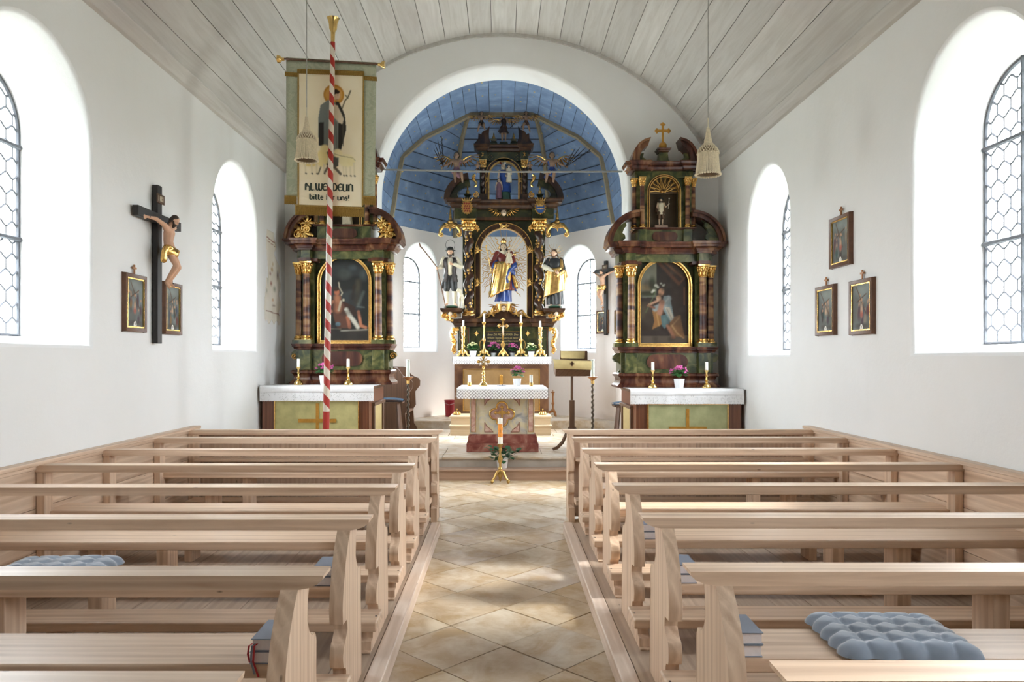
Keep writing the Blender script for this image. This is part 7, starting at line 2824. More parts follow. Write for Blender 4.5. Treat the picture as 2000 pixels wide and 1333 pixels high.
t = thing('lectern', 'dark wooden lectern with a tan cloth at the right of the chancel', 'lectern', (1.02, 10.85, ZP))
xp = PX(1117, 10.85)
b = MB(); b.box(xp - .037, xp + .037, 10.81, 10.89, ZP + .05, PZ(782, 10.85)); obj('lower_post', b, M['dark_wood'], t, bevel=.004)
b = MB(); b.box(xp - .018, xp + .018, 10.83, 10.87, PZ(782, 10.85), 1.45); obj('upper_post', b, M['dark_wood'], t, bevel=.003)
for dx, dy, nm in ((-1, -.35, ''), (1, -.35, ''), (0, 1, '')):
    b = MB()
    L = .30
    d = Vector((dx, dy, 0)).normalized() if dx else Vector((0, 1, 0))
    pts = [Vector((xp, 10.85, .62)) + d * .03, Vector((xp, 10.85, .50)) + d * .10, Vector((xp, 10.85, .40)) + d * .15, Vector((xp, 10.85, .32)) + d * .24, Vector((xp, 10.85, ZP + .027)) + d * L]
    b.tube(pts, [.022, .026, .028, .026, .022], 6, flat=1.0); obj('leg', b, M['dark_wood'], t)
b = MB(); b.prism([(10.58, 1.485), (10.60, 1.455), (10.70, 1.365), (10.98, 1.44), (11.00, 1.60), (10.60, 1.60)], 'yz', .775, 1.275); obj('desk', b, M['dark_wood'], t, bevel=.005)
b = MB(); b.loft([[(.735, 10.575, 1.605), (1.285, 10.585, 1.588)], [(.745, 10.565, 1.55), (1.283, 10.575, 1.53)], [(.75, 10.562, 1.478), (1.28, 10.572, 1.462)]], False, False); o = obj('desk_cloth', b, M['cream_cloth'], t); so = o.modifiers.new('t', 'SOLIDIFY'); so.thickness = .004
b = MB(); b.loft([[(.735, 10.575, 1.606), (1.285, 10.585, 1.589)], [(.74, 10.98, 1.615), (1.285, 10.98, 1.60)]], False, False); o2 = obj('desk_cloth_top', b, M['cream_cloth'], t)
cx_ = PX(1117.5, 10.56)
b = MB(); b.box(cx_ - .012, cx_ + .012, 10.555, 10.562, 1.515, 1.585); b.box(cx_ - .03, cx_ + .03, 10.555, 10.562, 1.540, 1.562); obj('cloth_cross', b, M['dark_wood'], o)
b = MB(); b.box(.865, 1.275, 11.0, 11.03, 1.60, 1.74); obj('back_board', b, M['dark_wood'], t, bevel=.004)
b = MB(); b.loft([[(.875, 10.99, 1.735), (1.235, 10.99, 1.732)], [(.875, 10.985, 1.65), (1.232, 10.985, 1.648)], [(.88, 10.93, 1.625), (1.22, 10.93, 1.62)]], False, False); o = obj('back_cloth', b, M['cream_cloth'], t); so = o.modifiers.new('t', 'SOLIDIFY'); so.thickness = .004

# choir stall and stools half hidden by the side altars
t = thing('choir_stall', 'dark wooden choir stall with a curved end against the left chancel wall', 'stall', (-1.85, 12.9, ZP))
b = MB()
pts = [(-2.20, ZP + .003), (-2.20, 1.475), (-1.80, 1.475), (-1.745, 1.46), (-1.70, 1.40), (-1.66, 1.34), (-1.60, 1.30), (-1.52, 1.27), (-1.49, 1.22), (-1.495, 1.13), (-1.54, 1.07), (-1.58, 1.02), (-1.57, .78), (-1.62, .70), (-1.60, .45), (-1.54, .36), (-1.53, ZP + .003)]
b.prism(pts, 'xz', 12.40, 12.46); obj('end_panel', b, M['dark_wood'], t, bevel=.006)
b = MB(); b.prism(pts, 'xz', 13.5, 13.56); obj('end_panel', b, M['dark_wood'], t, bevel=.006)
b = MB(); b.box(-2.17, -1.62, 12.46, 13.5, .68, .72); obj('seat', b, M['dark_wood'], t, bevel=.004)
b = MB(); b.box(-2.20, -2.17, 12.46, 13.5, ZP + .003, 1.44); obj('backrest', b, M['dark_wood'], t)


def stool(x0, x1, ya, z, label):
    t = thing('stool', label, 'stool', ((x0 + x1) / 2, ya + .15, ZP))
    b = MB(); b.box(x0 + .01, x1 - .01, ya + .01, ya + .29, z - .085, z - .055); obj('seat', b, M['dark_wood'], t, bevel=.004)
    b = MB()
    n = 10
    vs = []
    rings = []
    for i in range(9):
        f = i / 8
        rings.append([(x0 + (x1 - x0) * f, ya + .3 * g_, z - .053 + .053 * (math.sin(math.pi * min(max(f, .03), .97)) ** .25) * (math.sin(math.pi * min(max(g_, .05), .95)) ** .3)) for g_ in [k / 8 for k in range(9)]])
    b.loft(rings, False, False)
    b.add([(x0, ya, z - .054), (x1, ya, z - .054), (x1, ya + .3, z - .054), (x0, ya + .3, z - .054)], [(0, 1, 2, 3)])
    obj('cushion', b, M['bluecush'], t, sharp=80)
    for xx in (x0 + .10, x1 - .10):
        for yy, dy in ((ya + .08, -.06), (ya + .22, .06)):
            b = MB(); b.tube([(xx, yy, z - .085), (xx + (.05 if xx > (x0 + x1) / 2 else -.05), yy + dy, ZP + .02)], .026, 4); obj('leg', b, M['dark_wood'], t)


stool(-2.06, -1.565, 11.72, PZ(778, 11.75), 'high stool with a blue cushion beside the left side altar')
stool(1.775, 2.16, 11.72, PZ(785, 11.75), 'high stool with a blue cushion beside the right side altar')
x, y = PX(878.5, 15.3), 15.3
t = thing('bucket', 'red plastic bucket on the apse floor left of the high altar', 'bucket', (x, y, .42))
b = MB(); b.lathe([(.085, .003), (.09, .01), (.108, .33), (.115, .335), (.115, .345), (.10, .345), (.085, .02)], x, y, .42, 24, False); b.lathe([(.001, .006), (.085, .006)], x, y, .42, 24, False); obj('pail', b, M['red_plastic'], t)
b = MB(); b.tube([(x - .11, y, .75), (x - .10, y - .06, .70), (x, y - .13, .67), (x + .10, y - .06, .70), (x + .11, y, .75)], .004, 5); obj('handle', b, M['iron'], t)
x, y = PX(1080, 15.2), 15.2
t = thing('wooden_candlestick', 'small turned wooden candlestick on the floor right of the high altar', 'candlestick', (x, y, .42))
b = MB(); b.lathe([(.025, .10), (.045, .14), (.02, .18), (.018, .24), (.034, .28), (.018, .32), (.014, .42), (.022, .46), (.014, .48), (.042, .51), (.044, .52), (.01, .52), (.006, .56)], x, y, .42, 14); obj('turned_stem', b, M['ochre_wood'], t)
for k in range(3):
    a = R(-60 + 120 * k)
    b = MB(); b.tube([(x, y, .42 + .13), (x + math.cos(a) * .07, y + math.sin(a) * .07, .42 + .10), (x + math.cos(a) * .11, y + math.sin(a) * .11, .42 + .02)], [.03, .026, .018], 7); obj('foot', b, M['ochre_wood'], t)
for px, lab in ((892.6, 'brass altar bell on the left end of the wooden steps'), (1060, 'brass altar bell on the right end of the wooden steps')):
    x, y, z = PX(px, 13.45), 13.45, .601
    t = thing('altar_bell', lab, 'bell', (x, y, z), 'altar bells')
    for dx, dy in ((-.038, 0), (.038, 0), (0, -.03)):
        b = MB(); b.lathe([(.034, 0), (.033, .01), (.026, .035), (.016, .05), (.004, .056)], x + dx, y + dy, z + .004, 14); obj('bell_cup', b, M['dim_gold'], t)
    b = MB(); b.tube([(x, y, z + .04), (x, y, z + .09)], .006, 6); b.ball((x, y, z + .10), .013, 8, 6); b.box(x - .05, x + .05, y - .005, y + .005, z + .05, z + .058); obj('handle', b, M['dim_gold'], t)

# ------------------------------------------------------------------ paschal candle and plant
x, y = PX(977, 9.66), 9.66
t = thing('paschal_candlestick', 'gilt tripod candlestick with a tall decorated candle at the end of the aisle', 'candlestick', (x, y, 0))
for k in range(3):
    a = R(-90 + 120 * k + 60)
    b = MB(); b.tube([(x, y, .17), (x + math.cos(a) * .05, y + math.sin(a) * .05, .14), (x + math.cos(a) * .085, y + math.sin(a) * .085, .07), (x + math.cos(a) * .12, y + math.sin(a) * .12, .04)], [.022, .02, .017, .013], 7)
    b.ball((x + math.cos(a) * .12, y + math.sin(a) * .12, .030), .024, 9, 6); b.ball((x + math.cos(a) * .12, y + math.sin(a) * .12, .008), .010, 7, 5)
    obj('foot', b, M['old_gold'] if 'old_gold' in M else M['dim_gold'], t)
b = MB(); b.lathe([(.012, .05), (.03, .09), (.034, .13), (.02, .17), (.03, .19), (.018, .21), (.016, .25), (.030, .29), (.034, .32), (.018, .36), (.014, .40), (.022, .43), (.016, .45), (.034, .49), (.046, .505), (.046, .512), (.02, .512)], x, y, 0, 16); obj('stem', b, M['old_gold'], t)
zc0_, zc1_ = .512, PZ(817, 9.66)
b = MB(); b.lathe([(.032, 0), (.032, zc1_ - zc0_ - .004), (.026, zc1_ - zc0_)], x, y, zc0_, 20); cd = obj('candle', b, M['wax'], t)
M['orange_wax'] = plain('orange_wax', lin((232, 150, 60)), .5, 0, .2, 60)
b = MB()
n = 14
outl_ = [(-.9, .30), (-1.0, .42), (-.85, .60), (-1.05, .68), (-.6, .80), (0, .74), (.6, .82), (1.0, .7), (.95, .45), (1.0, .33), (.3, .26)]
zz = lambda f: zc0_ + (zc1_ - zc0_) * f
rows_ = 8
for i in range(rows_):
    f0, f1 = .27 + .5 * i / rows_, .27 + .5 * (i + 1) / rows_
    w_ = 1.15 + .25 * math.sin(i * 1.7)
    rings = [[(x + .0335 * math.sin(w_ * (2 * k / n - 1)), y - .0335 * math.cos(w_ * (2 * k / n - 1)), zz(f)) for k in range(n + 1)] for f in (f0, f1)]
    b.loft(rings, False, False)
obj('wax_ornament', b, M['orange_wax'], cd)
b = MB(); b.box(x - .002, x + .002, y - .037, y - .034, zz(.42), zz(.56)); b.box(x - .008, x + .008, y - .037, y - .034, zz(.50), zz(.52)); obj('wax_cross', b, M['dark_wood'], cd)
b = MB(); b.cap((x, y, zc1_ - .002), (x + .002, y, zc1_ + .012), .002, .0015, 5); obj('wick', b, M['black_iron'], cd)

x, y = PX(981, 9.955), 9.955
t = thing('potted_plant', 'dark green leafy plant in a white pot on the chancel step', 'plant', (x, y, .152))
b = MB(); b.lathe([(.06, 0), (.064, .004), (.082, .125), (.085, .13), (.075, .13), (.07, .115)], x, y, .152, 24); obj('pot', b, M['pot'], t)
rs = random.Random(8)
lm = None
M['ivy'] = plain('dark_ivy_leaf', (.022, .085, .035), .4, 0, .35, 20, rnd=15)
for k in range(58):
    a = rs.uniform(0, 6.28); e_ = rs.uniform(-.3, 1.2); rr = rs.uniform(.06, .20)
    p = Vector((x + math.cos(a) * rr * 1.0, y + math.sin(a) * rr * .55, .152 + .14 + .13 * math.sin(e_) * rs.uniform(.5, 1.3)))
    L = rs.uniform(.05, .085)
    if lm is None:
        b = MB(); b.add([(0, 0, 0), (.45, .5, .06), (.2, .62, .0), (.8, .35, .05), (1.1, 0, -.1), (.8, -.35, .05), (.2, -.62, 0), (.45, -.5, .06), (.5, 0, .12)], [(0, 2, 1, 8), (8, 1, 3, 4), (8, 4, 5, 7), (0, 8, 7, 6)])
        lm = mesh_of('leaf', b); lm.materials.append(M['ivy'])
    o = bpy.data.objects.new('leaf', lm); C.objects.link(o); o.parent = t
    o.location = p - t.location
    o.scale = (L, L, L)
    o.rotation_euler = (rs.uniform(-.5, .5), rs.uniform(-.9, .5), a)
b = MB()
for k in range(12):
    a = k * .55
    b.tube([(x, y, .27), (x + math.cos(a) * .05, y + math.sin(a) * .04, .31), (x + math.cos(a) * .13, y + math.sin(a) * .07, .33)], .0025, 4)
o = obj('stems', b, M['ivy'], t); o['kind'] = 'stuff'


# ================================================================== wall crucifixes and stations
def crucifix(name, label, O, N, ztop, zbot, zbar, hw, H, zfeet, bw=.09):
    """O: point on the wall on the post's line; N: out of the wall"""
    N = Vector(N).normalized()
    th = math.atan2(N.x, -N.y)
    U = Vector((math.cos(th), math.sin(th), 0))
    O = Vector(O)
    t = thing(name, label, 'crucifix', O)
    P = lambda a, n, z: (O.x + U.x * a + N.x * n, O.y + U.y * a + N.y * n, z)

    def bar(mb, a0, a1, n0, n1, z0, z1):
        return mb.add([P(a, n, z) for a in (a0, a1) for n in (n0, n1) for z in (z0, z1)], [(0, 1, 3, 2), (4, 6, 7, 5), (0, 4, 5, 1), (2, 3, 7, 6), (0, 2, 6, 4), (1, 5, 7, 3)])
    b = MB(); bar(b, -bw / 2, bw / 2, .012, .062, zbot, ztop); obj('post', b, M['black_wood'], t, bevel=.004)
    b = MB(); bar(b, -hw, hw, .02, .072, zbar - bw / 2, zbar + bw / 2); obj('cross_beam', b, M['black_wood'], t, bevel=.004)
    b = MB(); bar(b, -.02, .02, .0, .012, zbar - .02, zbar + .02); obj('wall_hook', b, M['black_iron'], t)
    b = MB(); bar(b, -.075, .075, .064, .074, ztop - .17, ztop - .08)
    ti = obj('title_board', b, M['brown_hair'], t, bevel=.006)
    b = MB()
    for k, ch in enumerate('INRI'):
        a0 = -.052 + k * .030
        seg = {'I': [((0, 0), (0, 1))], 'N': [((0, 0), (0, 1)), ((0, 1), (.6, 0)), ((.6, 0), (.6, 1))], 'R': [((0, 0), (0, 1)), ((0, 1), (.5, .75)), ((.5, .75), (0, .5)), ((0, .5), (.55, 0))]}[ch]
        for (p, q) in seg:
            b.tube([P(a0 + p[0] * .026, .075, ztop - .15 + p[1] * .05), P(a0 + q[0] * .026, .075, ztop - .15 + q[1] * .05)], .0028, 4)
    obj('lettering', b, M['ivory'], ti)
    base = Vector(P(0, .135, zfeet))
    hz = (zbar + .0 - zfeet) / H
    F = Figure(t, base, H, dict(head=(.035, -.075, .895), neck=(.012, -.03, .84), chest=(0, -.02, .735), belly=(.012, -.0, .62), pelvis=(.015, -.02, .52), shL=(-.115, -.01, .815), shR=(.115, -.01, .815),
                                elL=(-.27, .03, .87), wrL=(-.39, .075, hz - .045), elR=(.27, .03, .87), wrR=(.39, .075, hz - .045),
                                hipL=(-.045, -.02, .50), hipR=(.06, -.02, .50), knL=(-.035, -.13, .30), anL=(-.005, .02, .08), knR=(.05, -.12, .28), anR=(.015, -.015, .085), toeL=(-.01, -.03, .005), toeR=(.02, -.075, .02)), turn=th, face=R(10))
    F.body(M['skin'], name='corpus', curl=.55)
    F.hair(M['hair'], .06, .03)
    b = MB()
    b.cap(F.p('hipL'), F.p('hipR'), .078 * H, .078 * H, 10); b.cap(F.p('hipL', (0, -.03, -.03)), F.p('hipR', (0, -.03, -.04)), .07 * H, .072 * H, 10)
    b.cap(F.p((-.10, -.03, .52)), F.p((-.145, -.02, .47)), .05 * H, .04 * H, 9); b.cap(F.p((-.145, -.02, .47)), F.p((-.14, -.01, .36)), .04 * H, .045 * H, 9); b.cap(F.p((-.10, -.07, .53)), F.p((.10, -.09, .50)), .03 * H, .028 * H, 8)
    remeshed('loincloth', b, .011 * H, M['gold'], t, 3)
    b = MB()
    for q in ('wrL', 'wrR'):
        w_ = F.p(q)
        b.ball(w_ + N * .02, .006, 6, 4)
    b.ball(F.p('anR', (0, -.05, -.02)), .006, 6, 4)
    o = obj('nails', b, M['black_iron'], t); o['kind'] = 'stuff'
    return t


crucifix('wall_crucifix', 'black wooden crucifix with a gilded loincloth on the left nave wall', (-W, 6.84, 2.4), (1, 0, 0), 3.225, 1.765, 2.915, .43, .70, 2.275)
nw = Vector((-.8, -.6, 0))
wp = Vector((XS - .6 * .235, Y1 + .8 * .235, 0))
crucifix('wall_crucifix', 'black wooden crucifix on the apse wall beside the right side altar', (wp.x, wp.y, 2.6), nw, PZ(509, 14.5), PZ(655, 14.5), PZ(528, 14.5), .30, .72, PZ(597, 14.5), .07)


def station(label, O, N, w, h, seed, group='stations of the cross'):
    N = Vector(N).normalized(); th = math.atan2(N.x, -N.y); U = Vector((math.cos(th), math.sin(th), 0)); O = Vector(O)
    t = thing('framed_picture', label, 'picture', O, group)
    P = lambda a, n, z: Vector((O.x + U.x * a + N.x * n, O.y + U.y * a + N.y * n, O.z + z))
    for nm, o_, i_, n0, n1, mt in (('frame', 0, .034, .003, .042, 'frame_wood'), ('gilt_fillet', .034, .046, .003, .034, 'gold')):
        b = MB()
        vs = []
        for d_ in (o_, i_):
            for n_ in (n0, n1 if d_ == o_ or nm == 'gilt_fillet' else n1 - .008):
                for sx, sz in ((-1, -1), (1, -1), (1, 1), (-1, 1)):
                    vs.append(P(sx * (w / 2 - d_), n_, sz * (h / 2 - d_)))
        fs = []
        for k in range(4):
            k2 = (k + 1) % 4
            fs += [(k, k2, 4 + k2, 4 + k), (4 + k, 4 + k2, 12 + k2, 12 + k), (8 + k, 8 + k2, 12 + k2, 12 + k), (k, k2, 8 + k2, 8 + k)]
        b.add(vs, fs)
        obj(nm, b, M[mt], t, bevel=.004 if nm == 'frame' else 0)
    c = Canvas(44, 56, (100, 102, 98), h / w, seed)
    rs = random.Random(seed)
    c.mottle((128, 138, 136), 4, .8); c.ell(.5, .9, .6, .25, (146, 154, 148), .8, .9)
    for k in range(9):
        u = rs.uniform(.12, .88); v = rs.uniform(.15, .6)
        col = rs.choice([(104, 48, 42), (52, 70, 90), (48, 78, 72), (136, 108, 66), (82, 60, 70), (60, 50, 44), (140, 128, 112)])
        c.ell(u, v, rs.uniform(.07, .14), rs.uniform(.14, .3), col, .85, .6)
        c.ell(u + .01, v + .20, .045, .05, (186, 146, 118), .9, .5)
    c.line([(rs.uniform(.1, .3), .95), (rs.uniform(.6, .9), .35)], .025, (92, 66, 46), .9)
    c.line([(.25, .62), (.75, .78)], .022, (92, 66, 46), .9)
    c.ell(.5, .42, .09, .24, (196, 164, 134), .9, .6); c.ell(.5, .66, .055, .055, (190, 148, 116), 1, .5); c.ell(.5, .34, .12, .12, (170, 76, 66) if seed % 2 else (70, 104, 110), .8, .7)
    c.ell(.5, .08, .6, .1, (70, 62, 52), .8, .8)
    w2, h2 = w - .09, h - .09
    me = c.mesh('picture', lambda u, v: P((u - .5) * w2, .022, (v - .5) * h2) - O)
    o = obj('picture', None, M['paint'], t, me=me)
    b = MB(); b.add([P(.028 * math.cos(R(a)), .024, -h2 / 2 + .004 + (.045 if 0 <= a <= 180 else .0) * abs(math.sin(R(a)))) for a in range(0, 181, 18)], [tuple(range(11))])
    pl = obj('number_label', b, M['wax'], o)
    b = MB(); b.tube([P(-.006, .0255, -h2 / 2 + .034), P(.007, .0255, -h2 / 2 + .032), P(-.003, .0255, -h2 / 2 + .014)], .0022, 4); obj('number', b, M['black_iron'], pl)
    b = MB()
    for a0, a1, z0, z1 in ((-.008, .008, h / 2 - .004, h / 2 + .085), (-.032, -.008, h / 2 + .048, h / 2 + .064), (.008, .032, h / 2 + .048, h / 2 + .064)):
        b.add([P(a, n, z) for a in (a0, a1) for n in (.012, .022) for z in (z0, z1)], [(0, 1, 3, 2), (4, 6, 7, 5), (0, 4, 5, 1), (2, 3, 7, 6), (0, 2, 6, 4), (1, 5, 7, 3)])
    obj('small_cross', b, M['ochre_wood'], t)
    return t


M['frame_wood'] = plain('brown_picture_frame', (.13, .055, .025), .35, 0, .2)
ws = .003
station('framed station picture left of the black crucifix on the left wall', (-W, 6.455, 2.11), (1, 0, 0), .37, .50, 21)
station('framed station picture right of the black crucifix, under its feet', (-W, 7.19, 2.11), (1, 0, 0), .37, .50, 22)
station('framed station picture on the right wall, highest of the group of three', (W, 6.99, 2.735), (-1, 0, 0), .42, .48, 23)
station('framed station picture on the right wall, lower one nearer the altar', (W, 7.31, 2.10), (-1, 0, 0), .42, .49, 24)
station('framed station picture on the right wall, lower one nearer the viewer', (W, 6.58, 2.085), (-1, 0, 0), .42, .49, 25)
wp = Vector((XS - .6 * .345, Y1 + .8 * .345, PZ(629.5, 14.65)))
station('framed station picture on the apse wall below the small crucifix', wp, nw, .33, .46, 26)
station('framed station picture half hidden behind the right side altar columns', (XS, 14.18, PZ(629.5, 14.2)), (-1, 0, 0), .33, .46, 27)

# fresco fragment uncovered on the left wall
d0, d1, zf0, zf1 = 10.02, 10.80, 2.08, 3.40
c = Canvas(46, 100, (228, 223, 210), (zf1 - zf0) / (d1 - d0), 9)
c.mottle((214, 205, 188), 6, .7); c.mottle((234, 229, 220), 9, .6)
for u, v, ru, rv, col in ((.45, .60, .10, .06, (178, 140, 70)), (.35, .55, .08, .05, (150, 96, 84)), (.78, .56, .08, .12, (112, 92, 92)), (.4, .45, .09, .06, (156, 84, 70)), (.6, .40, .12, .08, (150, 156, 136)),
                          (.22, .5, .05, .2, (168, 172, 156)), (.5, .28, .09, .04, (196, 150, 100)), (.55, .22, .15, .03, (150, 128, 112)), (.5, .66, .05, .06, (190, 164, 110)), (.15, .36, .06, .06, (166, 170, 156))):
    c.ell(u, v, ru, rv, col, .85, .9)
c.line([(.15, .92), (.6, .895)], .012, (140, 70, 60), .9); c.line([(.15, .885), (.62, .86)], .009, (160, 120, 100), .8); c.line([(.1, .155), (.9, .135)], .012, (140, 96, 80), .9)
def fin(u, v):
    lo = .16 - .12 * math.sin(v * 9) * .4 - (.08 if v < .5 else -.02)
    hi = .62 + .30 * (v < .78) * (1 if v < .62 else max(0, (.78 - v) / .16)) + .06 * math.sin(v * 31)
    return lo < u < hi and v > .02 + .04 * math.sin(u * 11) ** 2
me = c.mesh('fresco_fragment', lambda u, v: (.0009, (d0 + (d1 - d0) * u) - 10.4, zf0 + (zf1 - zf0) * v - 2.7), fin)
o = obj('fresco_fragment', None, M['fresco'], None, me=me)
so = o.modifiers.new('thick', 'SOLIDIFY'); so.thickness = .0012; so.offset = 0
o.location = (-W, 10.4, 2.7)
tag(o, 'faded fresco fragment uncovered in the plaster beside the left side altar', 'fresco')

# ================================================================== statues in the side altar niches
x, y, z = xr - .02, 10.84, zs_(441) + .004
t = statue('niche_statue', 'small pilgrim statue with a dark hat in the niche of the right side altar', (x, y, z))
b = MB(); b.box(x - .10, x + .09, y - .06, y + .06, z, z + .055); obj('pedestal', b, M['step_wood'], t, bevel=.004)
F = Figure(t, (x, y, z + .057), .40, dict(elR=(.17, -.03, .66), wrR=(.24, -.10, .74), elL=(-.15, -.02, .66), wrL=(-.10, -.1, .60)), face=R(-8))
F.body(M['pale_skin'], voxel=.012); F.hair(M['hair'], .02, .02)
b = MB(); drape(b, F, [(.40, 0, 0, .14, .10, 1), (.52, 0, 0, .11, .085, .5), (.64, 0, 0, .09, .075, .2), (.76, 0, 0, .11, .085, .1), (.83, 0, 0, .08, .055, 0)], 6, .08, 30); obj('coat', b, M['ivory'], t, sharp=70)
b = MB(); b.cap(F.p((-.10, .03, .78)), F.p((-.14, .04, .55)), .06 * .4, .05 * .4, 8); b.cap(F.p((.10, .03, .78)), F.p((.13, .04, .5)), .05 * .4, .05 * .4, 8); b.cap(F.p((-.06, -.03, .45)), F.p((-.07, -.03, .28)), .075 * .4, .06 * .4, 8); b.cap(F.p((.06, -.03, .45)), F.p((.07, -.03, .28)), .075 * .4, .06 * .4, 8)
remeshed('breeches', b, .005, M['brown_hair'], t, 3)
b = MB(); b.lathe([(.042, 0), (.044, .004), (.026, .008), (.024, .02), (.01, .03)], F.hd.x, F.hd.y + .004, F.hd.z + .014, 16); obj('hat', b, M['black_cloth'], t)
w_ = F.p('wrR')
b = MB(); b.tube([w_ + Vector((.0, -.02, -.06)), w_ + Vector((.012, -.02, .085))], .004, 5); b.ball(w_ + Vector((.012, -.02, .09)), .010, 7, 5); obj('cross_staff', b, M['ivory'], t)
x, y, z = xl + .0, 10.82, zs_(441) + .062
t = statue('niche_statue', 'pale robed statue in the left side altar niche, behind the banner', (x, y, z))
F = Figure(t, (x, y, z), .47)
F.body(M['pale_skin'], voxel=.011); F.hair(M['brown_hair'], .05)
b = MB(); drape(b, F, [(.02, .02, -.01, .16, .12, 1), (.3, .0, 0, .14, .10, .8), (.6, 0, 0, .10, .08, .2), (.76, 0, 0, .11, .085, .1), (.83, 0, 0, .08, .055, 0)], 7, .10, 36); obj('robe', b, M['ivory'], t, sharp=70)

# ================================================================== tassel lamps
xl_, yl_ = PX(1383, 7.0), 7.0
zt1 = PZ(250, 7.0)
t = thing('tassel_lamp', 'cream rope tassel lamp on a long cord, before the right side altar', 'lamp', (xl_, yl_, zt1), 'tassel lamps hanging from the ceiling')
zceil = ZC + math.sqrt(RC * RC - xl_ * xl_)
b = MB(); b.tube([(xl_, yl_, zt1 + .09), (xl_, yl_, zceil + .01)], .0042, 6); obj('hanging_cord', b, M['cord'], t)
b = MB(); b.lathe([(.006, 0), (.006, .09), (.003, .095)], xl_, yl_, zt1, 8); b.ball((xl_, yl_, zt1), .013, 8, 6); obj('cord_grip', b, M['ivory'], t)
M['gap_backing'] = plain('brown_gap_shade', (.22, .15, .09), .8)
M['rope'] = plain('cream_rope', lin((214, 200, 172)), .85, 0, .12, 60, .3)
k_ = 7.0 / FPX
b = MB()
zn1, zn2, zn3 = PZ(281, 7.0), PZ(300, 7.0), PZ(343, 7.0)
n = 260
for st_ in range(2):
    pts, rad = [], []
    for i in range(150):
        f = i / 149; a = f * 2 * math.pi * 9 + st_ * math.pi
        r_ = .012 + .026 * f ** 1.4
        pts.append((xl_ + math.cos(a) * r_, yl_ + math.sin(a) * r_, zt1 - .005 + (zn1 - zt1) * f)); rad.append(.0062)
    b.tube(pts, rad, 5)
b.lathe([(.010, 0), (.034, zn1 - zt1)], xl_, yl_, zt1, 12)
o = obj('rope_neck', b, M['rope'], t)
b = MB()
for row_ in range(6):
    f = row_ / 5
    r_ = .04 + .058 * math.sin(f * 1.5)
    zz_ = zn1 - .004 + (zn2 - zn1) * f
    m = 22
    for i in range(m):
        a = 2 * math.pi * (i + .5 * (row_ % 2)) / m
        b.ball((xl_ + math.cos(a) * r_, yl_ + math.sin(a) * r_, zz_), (.0095, .0095, .0085), 6, 4)
o = obj('knotted_net', b, M['rope'], t); o['kind'] = 'stuff'
b = MB(); b.lathe([(.034, zn1), (.074, (zn1 + zn2) / 2), (.089, zn2), (.088, zn2 - .07), (.102, zn3 + .014)], xl_, yl_, 0, 24, False); obj('gap_backing', b, M['gap_backing'], t)  # added backing; its brown stands in for shade in the rope gaps
b = MB()
m = 46
for i in range(m):
    a = 2 * math.pi * i / m
    pts = [(xl_ + math.cos(a) * r_, yl_ + math.sin(a) * r_, zn2 + .004 + (zn3 - zn2 + .012) * f) for f, r_ in ((0, .092), (.3, .094), (.7, .102), (1, .112))]
    b.tube(pts, .0068, 5)
o = obj('fringe', b, M['rope'], t); o['kind'] = 'stuff'
b = MB()
for i in range(30):
    a = 2 * math.pi * i / 30
    b.ball((xl_ + math.cos(a) * .113, yl_ + math.sin(a) * .113, zn3 + .008), (.0125, .0125, .0105), 6, 4)
o = obj('fringe_hem', b, M['rope'], t); o['kind'] = 'stuff'
b = MB(); b.ball((xl_, yl_, zn3 + .06), (.028, .028, .036), 10, 7); b.lathe([(.014, 0), (.014, .08)], xl_, yl_, zn3 + .085, 10); obj('bulb', b, M['ivory'], t)
t2 = dup(t, (PX(599, 7.5), 7.5, PZ(228, 7.5)), 'cream rope tassel lamp on a long cord, in front of the banner')
for ch in t2.children:
    if ch.name.startswith('hanging_cord'):
        zc_ = ZC + math.sqrt(RC * RC - t2.location.x ** 2)
        b = MB(); b.tube([(0, 0, .09), (0, 0, zc_ + .01 - t2.location.z)], .0042, 6)
        ch.data = mesh_of('hanging_cord', b); ch.data.materials.append(M['cord'])

# ================================================================== processional banner
TILT = R(1.0)
PB = Vector((-1.862, 7.78, 0))
bn = thing('banner', 'tall processional banner with a shepherd saint on a red and white striped pole', 'banner', PB)
rinv = rotm(PB, -TILT, 'Y')


def stripe_mat():
    m, nt, b = new_mat('red_white_stripes')
    tc = nt.nodes.new('ShaderNodeTexCoord')
    g = nt.nodes.new('ShaderNodeTexGradient'); g.gradient_type = 'RADIAL'
    nt.links.new(tc.outputs['Object'], g.inputs[0])
    sp = nt.nodes.new('ShaderNodeSeparateXYZ'); nt.links.new(tc.outputs['Object'], sp.inputs[0])
    mu = nt.nodes.new('ShaderNodeMath'); mu.operation = 'MULTIPLY'; mu.inputs[1].default_value = 5.05
    nt.links.new(sp.outputs['Z'], mu.inputs[0])
    ad = nt.nodes.new('ShaderNodeMath'); ad.operation = 'ADD'
    nt.links.new(mu.outputs[0], ad.inputs[0]); nt.links.new(g.outputs['Fac'], ad.inputs[1])
    fr = nt.nodes.new('ShaderNodeMath'); fr.operation = 'FRACT'; nt.links.new(ad.outputs[0], fr.inputs[0])
    gt = nt.nodes.new('ShaderNodeMath'); gt.operation = 'GREATER_THAN'; gt.inputs[1].default_value = .5; nt.links.new(fr.outputs[0], gt.inputs[0])
    hi = nt.nodes.new('ShaderNodeMath'); hi.operation = 'GREATER_THAN'; hi.inputs[1].default_value = 1.07; nt.links.new(sp.outputs['Z'], hi.inputs[0])
    an = nt.nodes.new('ShaderNodeMath'); an.operation = 'MULTIPLY'; nt.links.new(gt.outputs[0], an.inputs[0]); nt.links.new(hi.outputs[0], an.inputs[1])
    nt.links.new(mixc(nt, an.outputs[0], lin((176, 48, 38)), lin((226, 216, 200))), b.inputs['Base Color'])
    b.inputs['Roughness'].default_value = .4
    return m


